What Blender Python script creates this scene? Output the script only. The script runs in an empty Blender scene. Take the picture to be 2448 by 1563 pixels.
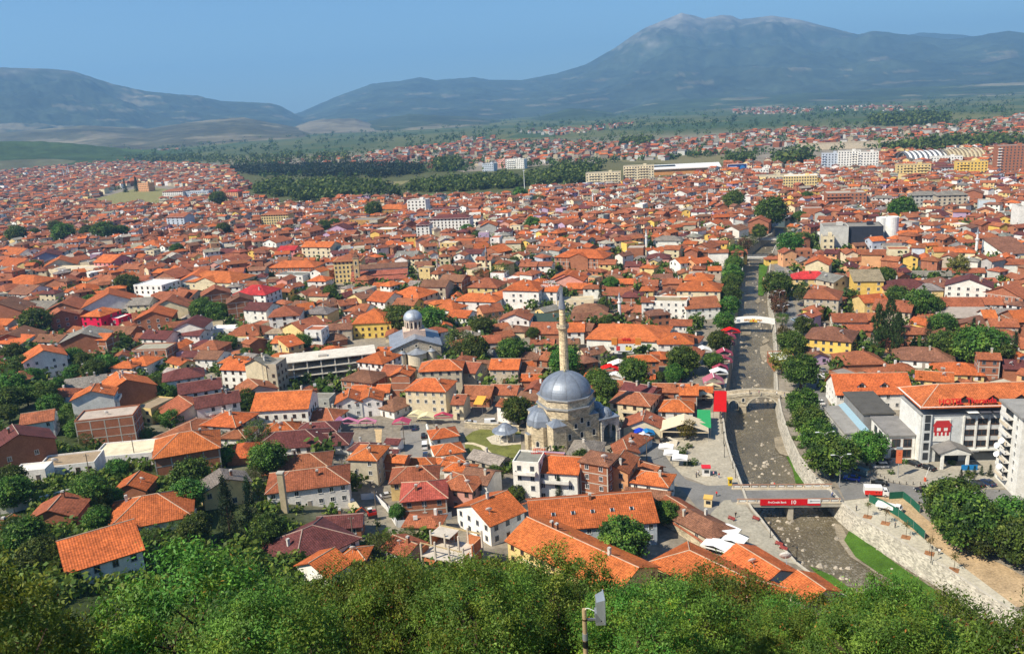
import bpy, math, random
import numpy as np
from mathutils import Vector, Matrix, noise
from mathutils.geometry import delaunay_2d_cdt
R = math.radians
rnd = random.Random(7)
scene = bpy.context.scene
COL = scene.collection

# ------------------------------------------------------------------ camera
F, W0, H0, CH = 2000.0, 2448.0, 1563.0, 105.0
PITCH, ROLL = R(14.75), R(3.2)
_f = Vector((0, math.cos(PITCH), -math.sin(PITCH)))
_u = Vector((0, math.sin(PITCH), math.cos(PITCH)))
_r = Vector((1, 0, 0))
UP = _u * math.cos(ROLL) + _r * math.sin(ROLL)
RT = _r * math.cos(ROLL) - _u * math.sin(ROLL)
CAM = Vector((0, 0, CH))
cd = bpy.data.cameras.new('camera')
cam = bpy.data.objects.new('camera', cd)
COL.objects.link(cam)
m = Matrix((RT, UP, -_f)).transposed().to_4x4()
m.translation = CAM
cam.matrix_world = m
cd.sensor_width = 36
cd.lens = 36 * F / W0
cd.clip_start = 0.5
cd.clip_end = 60000
scene.camera = cam

def ray(u, v):
    return (_f + RT * ((u - W0 / 2) / F) + UP * ((H0 / 2 - v) / F)).normalized()

def proj(x, y, z):
    d = Vector((x, y, z)) - CAM
    w = d.dot(_f)
    if w <= 0.1:
        return None
    return (W0 / 2 + F * d.dot(RT) / w, H0 / 2 - F * d.dot(UP) / w)

# ------------------------------------------------------------------ terrain height
_AZ = [-35, -20, -10, 0, 10]
_RR = [0, 30, 60, 100, 140, 180, 230, 300, 400, 520]
_HT = [[103, 82, 60, 38, 27, 21, 16, 10, 4, 0],
       [103, 81.5, 59, 33, 19, 11, 6, 2, 0, 0],
       [103, 82, 60, 34, 14, 4, 0, 0, 0, 0],
       [103, 81.5, 59.5, 31, 7, 1, 0, 0, 0, 0],
       [103, 81, 58, 27, 3, 0, 0, 0, 0, 0]]

def _ip(xs, x):
    if x <= xs[0]:
        return 0, 0.0
    for i in range(len(xs) - 1):
        if x < xs[i + 1]:
            return i, (x - xs[i]) / (xs[i + 1] - xs[i])
    return len(xs) - 2, 1.0

def hgt(x, y):
    r = math.hypot(x, y)
    if r >= 520:
        return 0.0
    a = math.degrees(math.atan2(x, y))
    i, s = _ip(_AZ, a)
    j, t = _ip(_RR, r)
    s = s * s * (3 - 2 * s)
    p = _HT[i][j] * (1 - t) + _HT[i][j + 1] * t
    q = _HT[i + 1][j] * (1 - t) + _HT[i + 1][j + 1] * t
    return p * (1 - s) + q * s

def P(u, v, z=None, dz=0.0):
    """The place whose picture falls on pixel (u, v): at height z, or dz above the terrain."""
    d = ray(u, v)
    if z is not None:
        t = (z - CH) / d.z
        return CAM + d * t
    t = 118.0 if dz > 2 else 20.0
    lo = hi = t
    while t < 20000:
        q = CAM + d * t
        if q.z < hgt(q.x, q.y) + dz:
            hi = t
            break
        lo = t
        t = t * 1.02 + 0.5
    else:
        return CAM + d * 20000
    for _ in range(22):
        t = (lo + hi) / 2
        q = CAM + d * t
        if q.z < hgt(q.x, q.y) + dz:
            hi = t
        else:
            lo = t
    return CAM + d * hi

CROPS = {}
for i, x0 in enumerate((0, 400, 800, 1200, 1600, 1998)):
    CROPS['A%d' % (i + 1)] = (x0, 640, 5.3)
    CROPS['B%d' % (i + 1)] = (x0, 880, 5.3)
CROPS.update(C1=(0, 1150, 3.722), C2=(450, 1150, 3.722), C3=(900, 1120, 4.27), C4=(1350, 1120, 4.27),
             C5=(1700, 1100, 4.27), C6=(2048, 1080, 4.8025))
for i, x0 in enumerate((0, 500, 1000, 1500, 1948)):
    CROPS['M%d' % (i + 1)] = (x0, 380, 4.804)
CROPS.update(T1=(0, 0, 2.833), T2=(800, 0, 2.833), T3=(1600, 0, 2.84), F=(0, 0, 1.0), Z=(0, 0, 0.9833))

def px(c, cx, cy):
    x0, y0, s = CROPS[c]
    return x0 + cx / s, y0 + cy / s

# ------------------------------------------------------------------ materials
MATS = {}

def node(nt, typ, **kw):
    n = nt.nodes.new(typ)
    for k, v in kw.items():
        if k in n.inputs:
            n.inputs[k].default_value = v
        else:
            setattr(n, k, v)
    return n

def mat(name, rough=0.8, spec=0.3, metal=0.0, color=None, noise_s=0.6, noise_a=0.35, fine_s=0, fine_a=0.0,
        extra=None, bump=0.0, alpha=None):
    """Base colour = the face's own tint (or color) times two layers of noise."""
    M = bpy.data.materials.new(name)
    M.use_nodes = True
    nt = M.node_tree
    b = nt.nodes['Principled BSDF']
    b.inputs['Roughness'].default_value = rough
    b.inputs['Specular IOR Level'].default_value = spec
    b.inputs['Metallic'].default_value = metal
    if color is None:
        base = node(nt, 'ShaderNodeAttribute', attribute_name='tint').outputs['Color']
    else:
        c = node(nt, 'ShaderNodeRGB')
        c.outputs[0].default_value = (*color, 1)
        base = c.outputs[0]
    tc = node(nt, 'ShaderNodeNewGeometry').outputs['Position']

    def layer(base, scale, amt, detail=4.0):
        n = node(nt, 'ShaderNodeTexNoise', Scale=scale, Detail=detail, Roughness=0.65)
        nt.links.new(tc, n.inputs['Vector'])
        mr = node(nt, 'ShaderNodeMapRange')
        mr.inputs['From Min'].default_value = 0.3
        mr.inputs['From Max'].default_value = 0.7
        mr.inputs['To Min'].default_value = 1 - amt
        mr.inputs['To Max'].default_value = 1 + amt * 0.6
        nt.links.new(n.outputs['Fac'], mr.inputs['Value'])
        mx = node(nt, 'ShaderNodeVectorMath', operation='MULTIPLY')
        nt.links.new(base, mx.inputs[0])
        nt.links.new(mr.outputs[0], mx.inputs[1])
        return mx.outputs[0], n.outputs['Fac']
    fac = None
    if noise_a:
        base, fac = layer(base, noise_s, noise_a)
    if fine_s:
        base, fac = layer(base, fine_s, fine_a, 2.0)
    if extra:
        base = extra(nt, base, b) or base
    nt.links.new(base, b.inputs['Base Color'])
    if bump and fac:
        bp = node(nt, 'ShaderNodeBump', Strength=bump, Distance=0.2)
        nt.links.new(fac, bp.inputs['Height'])
        nt.links.new(bp.outputs[0], b.inputs['Normal'])
    MATS[name] = M
    return M

def mul(nt, base, fac_out, lo, hi):
    mr = node(nt, 'ShaderNodeMapRange')
    mr.inputs['To Min'].default_value = lo
    mr.inputs['To Max'].default_value = hi
    nt.links.new(fac_out, mr.inputs['Value'])
    mx = node(nt, 'ShaderNodeVectorMath', operation='MULTIPLY')
    nt.links.new(base, mx.inputs[0])
    nt.links.new(mr.outputs[0], mx.inputs[1])
    return mx.outputs[0]

def x_tiles(nt, base, b):
    uv = node(nt, 'ShaderNodeUVMap').outputs[0]
    w = node(nt, 'ShaderNodeTexWave', wave_type='BANDS', bands_direction='X', Scale=0.62, Distortion=0.3)
    nt.links.new(uv, w.inputs['Vector'])
    base = mul(nt, base, w.outputs['Fac'], 0.8, 1.08)
    w2 = node(nt, 'ShaderNodeTexWave', wave_type='BANDS', bands_direction='Y', Scale=0.5, Distortion=0.4)
    nt.links.new(uv, w2.inputs['Vector'])
    base = mul(nt, base, w2.outputs['Fac'], 0.86, 1.06)
    # patches of replaced and lichen covered tiles
    v = node(nt, 'ShaderNodeTexVoronoi', Scale=2.6)
    nt.links.new(uv, v.inputs['Vector'])
    sx = node(nt, 'ShaderNodeSeparateColor')
    nt.links.new(v.outputs['Color'], sx.inputs[0])
    base = mul(nt, base, sx.outputs[0], 0.78, 1.14)
    bp = node(nt, 'ShaderNodeBump', Strength=0.5, Distance=0.08)
    nt.links.new(w.outputs['Fac'], bp.inputs['Height'])
    nt.links.new(bp.outputs[0], b.inputs['Normal'])
    return base

def x_brick(nt, base, b):
    pos = node(nt, 'ShaderNodeNewGeometry').outputs['Position']
    sp = node(nt, 'ShaderNodeSeparateXYZ')
    nt.links.new(pos, sp.inputs[0])
    ad = node(nt, 'ShaderNodeMath', operation='ADD')
    nt.links.new(sp.outputs[0], ad.inputs[0])
    nt.links.new(sp.outputs[1], ad.inputs[1])
    cb = node(nt, 'ShaderNodeCombineXYZ')
    nt.links.new(ad.outputs[0], cb.inputs[0])
    nt.links.new(sp.outputs[2], cb.inputs[1])
    t = node(nt, 'ShaderNodeTexBrick', Scale=1.0)
    t.inputs['Brick Width'].default_value = 0.5
    t.inputs['Row Height'].default_value = 0.28
    t.inputs['Mortar Size'].default_value = 0.02
    t.inputs['Color1'].default_value = (1, 1, 1, 1)
    t.inputs['Color2'].default_value = (0.8, 0.76, 0.72, 1)
    t.inputs['Mortar'].default_value = (1.25, 1.6, 1.8, 1)
    nt.links.new(cb.outputs[0], t.inputs['Vector'])
    mx = node(nt, 'ShaderNodeVectorMath', operation='MULTIPLY')
    nt.links.new(base, mx.inputs[0])
    nt.links.new(t.outputs['Color'], mx.inputs[1])
    return mx.outputs[0]

def x_stone(nt, base, b):
    pos = node(nt, 'ShaderNodeNewGeometry').outputs['Position']
    v = node(nt, 'ShaderNodeTexVoronoi', Scale=1.5)
    mp = node(nt, 'ShaderNodeMapping')
    mp.inputs['Scale'].default_value = (1, 1, 1.9)
    nt.links.new(pos, mp.inputs['Vector'])
    nt.links.new(mp.outputs[0], v.inputs['Vector'])
    s = node(nt, 'ShaderNodeSeparateColor')
    nt.links.new(v.outputs['Color'], s.inputs[0])
    base = mul(nt, base, s.outputs[0], 0.62, 1.22)
    bp = node(nt, 'ShaderNodeBump', Strength=0.5, Distance=0.12)
    nt.links.new(v.outputs['Distance'], bp.inputs['Height'])
    nt.links.new(bp.outputs[0], b.inputs['Normal'])
    return base

def x_lead(nt, base, b):
    # standing seams: bands across the sheet's own UV
    uv = node(nt, 'ShaderNodeUVMap').outputs[0]
    w = node(nt, 'ShaderNodeTexWave', wave_type='BANDS', bands_direction='X', wave_profile='SAW', Scale=1.0)
    nt.links.new(uv, w.inputs['Vector'])
    mt = node(nt, 'ShaderNodeMath', operation='POWER')
    mt.inputs[1].default_value = 8.0
    nt.links.new(w.outputs['Fac'], mt.inputs[0])
    base = mul(nt, base, mt.outputs[0], 1.0, 0.6)
    bp = node(nt, 'ShaderNodeBump', Strength=0.6, Distance=0.12)
    nt.links.new(mt.outputs[0], bp.inputs['Height'])
    nt.links.new(bp.outputs[0], b.inputs['Normal'])
    return base

mat('roof_tile', 0.85, 0.2, noise_s=0.3, noise_a=0.32, fine_s=1.6, fine_a=0.3, extra=x_tiles)
mat('plaster', 0.9, 0.2, noise_s=0.45, noise_a=0.2, fine_s=2.5, fine_a=0.12)
mat('brick', 0.9, 0.2, noise_s=0.5, noise_a=0.18, extra=x_brick)
mat('stone', 0.9, 0.2, noise_s=0.3, noise_a=0.25, fine_s=4.0, fine_a=0.12, extra=x_stone)
mat('lead', 0.5, 0.5, metal=0.35, noise_s=0.5, noise_a=0.22, fine_s=2.5, fine_a=0.1, extra=x_lead)
mat('paint', 0.5, 0.4, noise_s=1.5, noise_a=0.06)
mat('carpaint', 0.22, 0.5, noise_a=0)
mat('cloth', 0.9, 0.1, noise_s=1.2, noise_a=0.12)
mat('metal', 0.4, 0.5, metal=0.6, noise_s=1.0, noise_a=0.12)
mat('wood', 0.8, 0.2, noise_s=1.5, noise_a=0.3, fine_s=8, fine_a=0.2)
mat('glass', 0.08, 0.6, color=(0.03, 0.037, 0.045), noise_s=0.25, noise_a=0.5)
mat('concrete', 0.9, 0.2, noise_s=0.4, noise_a=0.22, fine_s=3.0, fine_a=0.12)
mat('asphalt', 0.85, 0.25, noise_s=0.15, noise_a=0.2, fine_s=1.5, fine_a=0.15)
mat('paving', 0.85, 0.25, noise_s=0.2, noise_a=0.2, fine_s=1.2, fine_a=0.22)
mat('dirt', 0.95, 0.1, noise_s=0.25, noise_a=0.3, fine_s=2.0, fine_a=0.25, bump=0.5)
mat('grass', 0.95, 0.1, noise_s=0.3, noise_a=0.35, fine_s=3.0, fine_a=0.35, bump=0.6)
mat('bark', 0.9, 0.1, color=(0.10, 0.075, 0.05), noise_s=2.0, noise_a=0.4)
mat('skin', 0.6, 0.3, noise_a=0)

def leafmat(name):
    M = bpy.data.materials.new(name)
    M.use_nodes = True
    nt = M.node_tree
    b = nt.nodes['Principled BSDF']
    b.inputs['Roughness'].default_value = 0.55
    b.inputs['Specular IOR Level'].default_value = 0.25
    a = node(nt, 'ShaderNodeAttribute', attribute_name='tint')
    oi = node(nt, 'ShaderNodeObjectInfo')
    hs = node(nt, 'ShaderNodeHueSaturation')
    mr = node(nt, 'ShaderNodeMapRange')
    mr.inputs['To Min'].default_value = 0.455
    mr.inputs['To Max'].default_value = 0.525
    nt.links.new(oi.outputs['Random'], mr.inputs['Value'])
    mr2 = node(nt, 'ShaderNodeMapRange')
    mr2.inputs['To Min'].default_value = 0.62
    mr2.inputs['To Max'].default_value = 1.45
    nt.links.new(oi.outputs['Random'], mr2.inputs['Value'])
    nt.links.new(mr.outputs[0], hs.inputs['Hue'])
    nt.links.new(mr2.outputs[0], hs.inputs['Value'])
    nt.links.new(a.outputs['Color'], hs.inputs['Color'])
    nt.links.new(hs.outputs[0], b.inputs['Base Color'])
    t = node(nt, 'ShaderNodeBsdfTranslucent')
    nt.links.new(hs.outputs[0], t.inputs['Color'])
    mx = node(nt, 'ShaderNodeMixShader', Fac=0.3)
    nt.links.new(b.outputs[0], mx.inputs[1])
    nt.links.new(t.outputs[0], mx.inputs[2])
    nt.links.new(mx.outputs[0], nt.nodes['Material Output'].inputs['Surface'])
    MATS[name] = M
leafmat('leaf')

# ------------------------------------------------------------------ mesh builder
class MB:
    def __init__(s):
        s.v, s.f, s.m, s.t, s.uv, s.slots = [], [], [], [], [], []

    def slot(s, name):
        if name not in s.slots:
            s.slots.append(name)
        return s.slots.index(name)

    def face(s, pts, mname, tint=(.5, .5, .5), uv=None):
        i = len(s.v)
        s.v.extend([tuple(p) for p in pts])
        s.f.append(tuple(range(i, i + len(pts))))
        s.m.append(s.slot(mname))
        s.t.append(tint)
        s.uv.extend(uv if uv else [(0, 0)] * len(pts))

    def box(s, c, size, mname, tint=(.5, .5, .5), yaw=0.0, top=1.0, skip=''):
        cx, cy, cz = c
        a, b, h = size[0] / 2, size[1] / 2, size[2] / 2
        co, si = math.cos(yaw), math.sin(yaw)

        def T(x, y, z):
            return (cx + x * co - y * si, cy + x * si + y * co, cz + z)
        k = top
        p = [T(-a, -b, -h), T(a, -b, -h), T(a, b, -h), T(-a, b, -h), T(-a * k, -b * k, h), T(a * k, -b * k, h), T(a * k, b * k, h), T(-a * k, b * k, h)]
        for key, q in (('b', (3, 2, 1, 0)), ('t', (4, 5, 6, 7)), ('f', (0, 1, 5, 4)), ('r', (1, 2, 6, 5)), ('k', (2, 3, 7, 6)), ('l', (3, 0, 4, 7))):
            if key not in skip:
                s.face([p[i] for i in q], mname, tint)

    def prism(s, poly, z0, z1, mname, tint, topm=None, topt=None, bottom=False):
        """poly: list of (x, y) counter-clockwise."""
        n = len(poly)
        for i in range(n):
            a, b = poly[i], poly[(i + 1) % n]
            s.face([(a[0], a[1], z0), (b[0], b[1], z0), (b[0], b[1], z1), (a[0], a[1], z1)], mname, tint)
        s.face([(a[0], a[1], z1) for a in poly], topm or mname, topt or tint)
        if bottom:
            s.face([(a[0], a[1], z0) for a in reversed(poly)], mname, tint)

    def tube(s, pts, rads, n, mname, tint=(.5, .5, .5), cap=True):
        rings = []
        for i, p in enumerate(pts):
            p = Vector(p)
            d = (Vector(pts[min(i + 1, len(pts) - 1)]) - Vector(pts[max(i - 1, 0)])).normalized()
            a = d.orthogonal().normalized() if abs(d.z) < 0.99 else Vector((1, 0, 0))
            b = d.cross(a).normalized()
            a = b.cross(d).normalized()
            r = rads[i] if isinstance(rads, (list, tuple)) else rads
            rings.append([p + a * (r * math.cos(2 * math.pi * k / n)) + b * (r * math.sin(2 * math.pi * k / n)) for k in range(n)])
        for i in range(len(rings) - 1):
            for k in range(n):
                s.face([rings[i][k], rings[i][(k + 1) % n], rings[i + 1][(k + 1) % n], rings[i + 1][k]], mname, tint)
        if cap:
            s.face(rings[-1], mname, tint)
            s.face(list(reversed(rings[0])), mname, tint)

    def lathe(s, prof, n, mname, tint=(.5, .5, .5), c=(0, 0, 0), a0=0.0, a1=2 * math.pi, seams=None):
        """prof: list of (radius, z) going up; seams: number of seams round (UV)."""
        cx, cy, cz = c
        for i in range(len(prof) - 1):
            (r0, z0), (r1, z1) = prof[i], prof[i + 1]
            for k in range(n):
                t0, t1 = a0 + (a1 - a0) * k / n, a0 + (a1 - a0) * (k + 1) / n
                q = [(cx + r0 * math.cos(t0), cy + r0 * math.sin(t0), cz + z0), (cx + r0 * math.cos(t1), cy + r0 * math.sin(t1), cz + z0),
                     (cx + r1 * math.cos(t1), cy + r1 * math.sin(t1), cz + z1), (cx + r1 * math.cos(t0), cy + r1 * math.sin(t0), cz + z1)]
                u0, u1 = k / n, (k + 1) / n
                sc = (seams or 8) / 6.2832 * 0.314 * 1.0
                uv = [(u0 * sc, z0), (u1 * sc, z0), (u1 * sc, z1), (u0 * sc, z1)]
                if r1 < 1e-4:
                    q, uv = q[:3], uv[:3]
                elif r0 < 1e-4:
                    q, uv = [q[0], q[2], q[3]], [uv[0], uv[2], uv[3]]
                s.face(q, mname, tint, uv)

    def build(s, name, parent=None, smooth=False, loc=None, rot=0.0):
        me = bpy.data.meshes.new(name)
        me.from_pydata(s.v, [], s.f)
        for n in s.slots:
            me.materials.append(MATS[n])
        if s.f:
            me.polygons.foreach_set('material_index', s.m)
            at = me.attributes.new('tint', 'FLOAT_COLOR', 'FACE')
            at.data.foreach_set('color', np.array([(*t[:3], 1.0) for t in s.t], dtype=np.float32).ravel())
            if any(u != (0, 0) for u in s.uv[:200]) or any(u != (0, 0) for u in s.uv):
                ul = me.uv_layers.new(name='UVMap')
                ul.data.foreach_set('uv', np.array(s.uv, dtype=np.float32).ravel())
        if smooth:
            import bmesh
            bm = bmesh.new()
            bm.from_mesh(me)
            bmesh.ops.remove_doubles(bm, verts=bm.verts, dist=0.002)
            bm.to_mesh(me)
            bm.free()
            me.polygons.foreach_set('use_smooth', [True] * len(me.polygons))
        return add(name, me, parent, loc, rot)

def add(name, me, parent=None, loc=None, rot=0.0):
    o = bpy.data.objects.new(name, me)
    COL.objects.link(o)
    if parent is not None:
        o.parent = parent
    if loc is not None:
        o.location = loc
    if rot:
        o.rotation_euler = (0, 0, rot)
    return o

def thing(name, label, cat, loc=(0, 0, 0), rot=0.0, group=None):
    o = bpy.data.objects.new(name, None)
    o.empty_display_size = 0.5
    COL.objects.link(o)
    o.location = loc
    o.rotation_euler = (0, 0, rot)
    return tag(o, label, cat, group)

def tag(o, label=None, cat=None, group=None, kind=None):
    if label:
        o['label'] = label
    if cat:
        o['category'] = cat
    if group:
        o['group'] = group
    if kind:
        o['kind'] = kind
    return o

def dup(o, parent=None):
    c = o.copy()
    COL.objects.link(c)
    c.parent = parent
    for ch in KIDS.get(o.name, []):
        dup(ch, c)
    return c
KIDS = {}

def note_kids(o):
    """children listed once (o.children walks the whole file every time)"""
    def rec(q):
        KIDS[q.name] = list(q.children)
        for c in KIDS[q.name]:
            rec(c)
    rec(o)

def sheet(name, pix, z, mname, tint, kind='structure', sub=0):
    """a flat patch of ground given by picture points (crop, x, y)"""
    b = MB()
    pts = [P(*px(c, x, y), z=z) for c, x, y in pix]
    pts = [(p.x, p.y, z) for p in pts]
    ar = sum(pts[i][0] * pts[(i + 1) % len(pts)][1] - pts[(i + 1) % len(pts)][0] * pts[i][1] for i in range(len(pts)))
    if ar < 0:
        pts.reverse()
    v, e, f, *_ = delaunay_2d_cdt([Vector((p[0], p[1])) for p in pts], [], [list(range(len(pts)))], 1, 1e-4)
    for t in f:
        b.face([(v[i].x, v[i].y, z) for i in t], mname, tint)
    o = b.build(name)
    return tag(o, kind=kind)

def inpoly(x, y, poly):
    ins = False
    j = len(poly) - 1
    for i in range(len(poly)):
        xi, yi = poly[i]
        xj, yj = poly[j]
        if (yi > y) != (yj > y) and x < (xj - xi) * (y - yi) / (yj - yi) + xi:
            ins = not ins
        j = i
    return ins

def jit(c, a=0.1, r=rnd):
    k = 1 + r.uniform(-a, a)
    return tuple(max(0.0, min(1.0, x * k * (1 + r.uniform(-a, a) * 0.3))) for x in c)

OCC = []          # taken ground: (x, y, radius)

def taken(x, y, rad):
    for a, b, q in OCC:
        if abs(a - x) < rad + q and abs(b - y) < rad + q and (a - x) ** 2 + (b - y) ** 2 < (rad + q) ** 2:
            return True
    return False

LM = []           # landmarks for the labels: (phrase, u, v)

SHORT = {'brown brick minaret among': 'the brown brick minaret', 'stocky white minaret': 'the stocky white minaret', 'tall white minaret by': 'the tall channel-side minaret', 'short white minaret left': 'the short riverside minaret',
         'slim white minaret under': 'the slim white minaret', 'white minaret with a pointed': 'the grey-capped minaret', 'small white minaret right': 'the small school minaret', 'slender grey clock': 'the grey clock tower',
         'pale yellow school with': 'the white-roofed school', 'unfinished brick block': 'the unfinished brick block', 'grey apartment block with two': 'the grey gabled flats', 'grey-blue apartment': 'the grey-blue block',
         'long pale yellow school': 'the long yellow school', 'grand yellow': 'the grand yellow school', 'big white hotel-like': 'the white maroon-roofed block', 'dark glass-fronted': 'the dark glass hall', 'white tower with black': 'the wave-striped tower',
         'low grey flat bridge': 'the grey flat bridge', 'farthest small flat': 'the farthest flat bridge', 'taller half of the long': 'the terraced flats', 'tall red brick apartment': 'the red brick tower', 'white school hall with a red': 'the red-roofed school', 'wide orange-roofed shopping': 'the shopping centre', 'hotel with red roof': 'the big hotel', 'road bridge with': 'the road bridge', 'white-roofed market': 'the market hall'}

def landmark(phrase, x, y, z):
    q = proj(x, y, z)
    ph = phrase[4:] if phrase.startswith('the ') else phrase
    for k, n in SHORT.items():
        if ph.startswith(k):
            phrase = n
    if q and len(phrase.split()) <= 4 and -100 < q[0] < 2550 and -50 < q[1] < 1620:
        LM.append((phrase, q[0], q[1]))

TOLABEL = []      # (object, look, x, y, z)
ORD = ['nearest'] + [w + ' nearest' for w in ('second third fourth fifth sixth seventh eighth ninth tenth eleventh twelfth thirteenth fourteenth fifteenth sixteenth seventeenth eighteenth nineteenth twentieth '
       'twenty-first twenty-second twenty-third twenty-fourth twenty-fifth twenty-sixth twenty-seventh twenty-eighth twenty-ninth thirtieth').split()]

def label_all():
    groups = {}
    for o, look, x, y, z in TOLABEL:
        q = proj(x, y, z) or (0, 0)
        best = min(LM, key=lambda l: (l[1] - q[0]) ** 2 + 2.2 * (l[2] - q[1]) ** 2)
        dx, dy = q[0] - best[1], (q[1] - best[2]) * 1.6
        side = ('right of' if dx > 0 else 'left of') if abs(dx) > abs(dy) else ('in front of' if dy > 0 else 'beyond')
        groups.setdefault((look, best[0], side), []).append((dx * dx + dy * dy, o))
    for (look, ph, side), l in groups.items():
        l.sort(key=lambda t: t[0])
        for i, (_, o) in enumerate(l):
            o['label'] = '%s %s %s' % (look, side, ph) if len(l) == 1 else '%s, %s %s %s' % (look, ORD[min(i, 29)], side, ph)
# ------------------------------------------------------------------ light
SUN_EL, SUN_AZ = R(47), R(-120)          # azimuth of the sun from +Y towards +X
to_sun = Vector((math.sin(SUN_AZ) * math.cos(SUN_EL), math.cos(SUN_AZ) * math.cos(SUN_EL), math.sin(SUN_EL)))
sl = bpy.data.lights.new('sun', 'SUN')
sl.energy = 5.0
sl.angle = R(0.5)
sl.color = (1.0, 0.905, 0.74)
so = bpy.data.objects.new('sun', sl)
COL.objects.link(so)
so.rotation_euler = to_sun.to_track_quat('Z', 'Y').to_euler()
wd = bpy.data.worlds.new('World')
scene.world = wd
wd.use_nodes = True
nt = wd.node_tree
sky = nt.nodes.new('ShaderNodeTexSky')
sky.sky_type = 'NISHITA'
sky.sun_disc = False
sky.sun_elevation = SUN_EL
sky.sun_rotation = SUN_AZ
sky.altitude = 400
sky.air_density = 1.0
sky.dust_density = 0.6
sky.ozone_density = 4.0
bg = nt.nodes['Background']
bg.inputs['Strength'].default_value = 0.086
tn = nt.nodes.new('ShaderNodeMix')
tn.data_type, tn.blend_type = 'RGBA', 'MULTIPLY'
tn.inputs[0].default_value = 1.0
tn.inputs[7].default_value = (0.70, 0.89, 1.0, 1)
nt.links.new(sky.outputs[0], tn.inputs[6])
nt.links.new(tn.outputs[2], bg.inputs['Color'])
vs = scene.view_settings
vs.view_transform = 'Standard'
vs.look = 'None'
vs.gamma = 1.0
vs.exposure = 0.62
scene.render.film_transparent = False
cy = scene.cycles
cy.max_bounces = 6
cy.diffuse_bounces = 2
cy.glossy_bounces = 2
cy.transmission_bounces = 3
cy.transparent_max_bounces = 8
cy.volume_bounces = 1
cy.use_denoising = True
cy.sample_clamp_indirect = 4.0

# ------------------------------------------------------------------ river lines (picture points of the bank tops)
BANK_L = [(1838, 527), (1852, 545), (1845, 560), (1815, 575), (1790, 595), (1773, 613), (1768, 660), (1764, 700), (1760, 740), (1752, 765), (1750, 800),
          (1748, 840), (1741, 890), (1735, 930), (1731, 960), (1730, 1000), (1737, 1050), (1750, 1095), (1762, 1125), (1774, 1157), (1785, 1190), (1800, 1217),
          (1820, 1240), (1865, 1300), (1905, 1345), (1945, 1375), (1990, 1405), (2060, 1450), (2150, 1500)]
BANK_R = [(1893, 530), (1885, 548), (1868, 572), (1852, 590), (1842, 613), (1838, 660), (1838, 700), (1842, 735), (1850, 765), (1853, 800), (1855, 840),
          (1855, 900), (1857, 935), (1866, 985), (1884, 1040), (1908, 1090), (1937, 1130), (1964, 1155), (1990, 1180), (2008, 1200), (2048, 1234), (2080, 1255),
          (2152, 1296), (2200, 1325), (2256, 1357), (2319, 1399), (2400, 1450), (2480, 1500)]
BL = [P(u, v, 0) for u, v in BANK_L]
BR = [P(u, v, 0) for u, v in BANK_R]
RIVER = [(p.x, p.y) for p in BL] + [(p.x, p.y) for p in reversed(BR)]
BED = -5.0

def near_river(x, y, d=6):
    if inpoly(x, y, RIVER):
        return True
    for p in BL + BR:
        if (p.x - x) ** 2 + (p.y - y) ** 2 < d * d:
            return True
    return False

# ------------------------------------------------------------------ ground sheet
rad = [4.0]
while rad[-1] < 24000:
    rad.append(rad[-1] * (1.055 if rad[-1] < 600 else 1.1) + 0.6)
pts = []
for r in rad:
    for k in range(-44, 45):
        a = R(k * 1.4)
        pts.append((r * math.sin(a), r * math.cos(a)))
n0 = len(pts)
pts = [p for p in pts if not inpoly(p[0], p[1], RIVER)]
nb = len(pts)
pts += RIVER
pts += [(0, -30), (-40, -20), (40, -20)]
edges = [(nb + i, nb + (i + 1) % len(RIVER)) for i in range(len(RIVER))]
V, E, Fc, *_ = delaunay_2d_cdt([Vector(p) for p in pts], edges, [], 0, 1e-4)
gv, gc = [], []
for p in V:
    x, y = p.x, p.y
    r = math.hypot(x, y)
    inr = min((p - Vector(q)).length for q in RIVER) < 0.5
    h = 0.0 if inr else hgt(x, y)
    if 1900 < r < 14000:
        h += 0 if inr else 14 * noise.noise(Vector((x / 900, y / 900, 3))) * min(1, (r - 1900) / 1500)
    gv.append((x, y, h))
    q = proj(x, y, h)
    town = (0.27, 0.235, 0.185)
    green = (0.055, 0.075, 0.025)
    g = min(1, max(0, (h - 1.5) / 6)) if r < 600 else 0.0
    c = [town[i] * (1 - g) + green[i] * g for i in range(3)]
    f = min(1, max(0, (r - 2100) / 700))
    c = [c[i] * (1 - f) + (0.088, 0.105, 0.045)[i] * f for i in range(3)]
    gc.append((*c, f))
faces = []
for t in Fc:
    cx = sum(V[i].x for i in t) / 3
    cy_ = sum(V[i].y for i in t) / 3
    if not inpoly(cx, cy_, RIVER):
        faces.append(tuple(t))
me = bpy.data.meshes.new('ground')
me.from_pydata(gv, [], faces)
at = me.attributes.new('tint', 'FLOAT_COLOR', 'POINT')
at.data.foreach_set('color', np.array(gc, dtype=np.float32).ravel())

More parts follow.
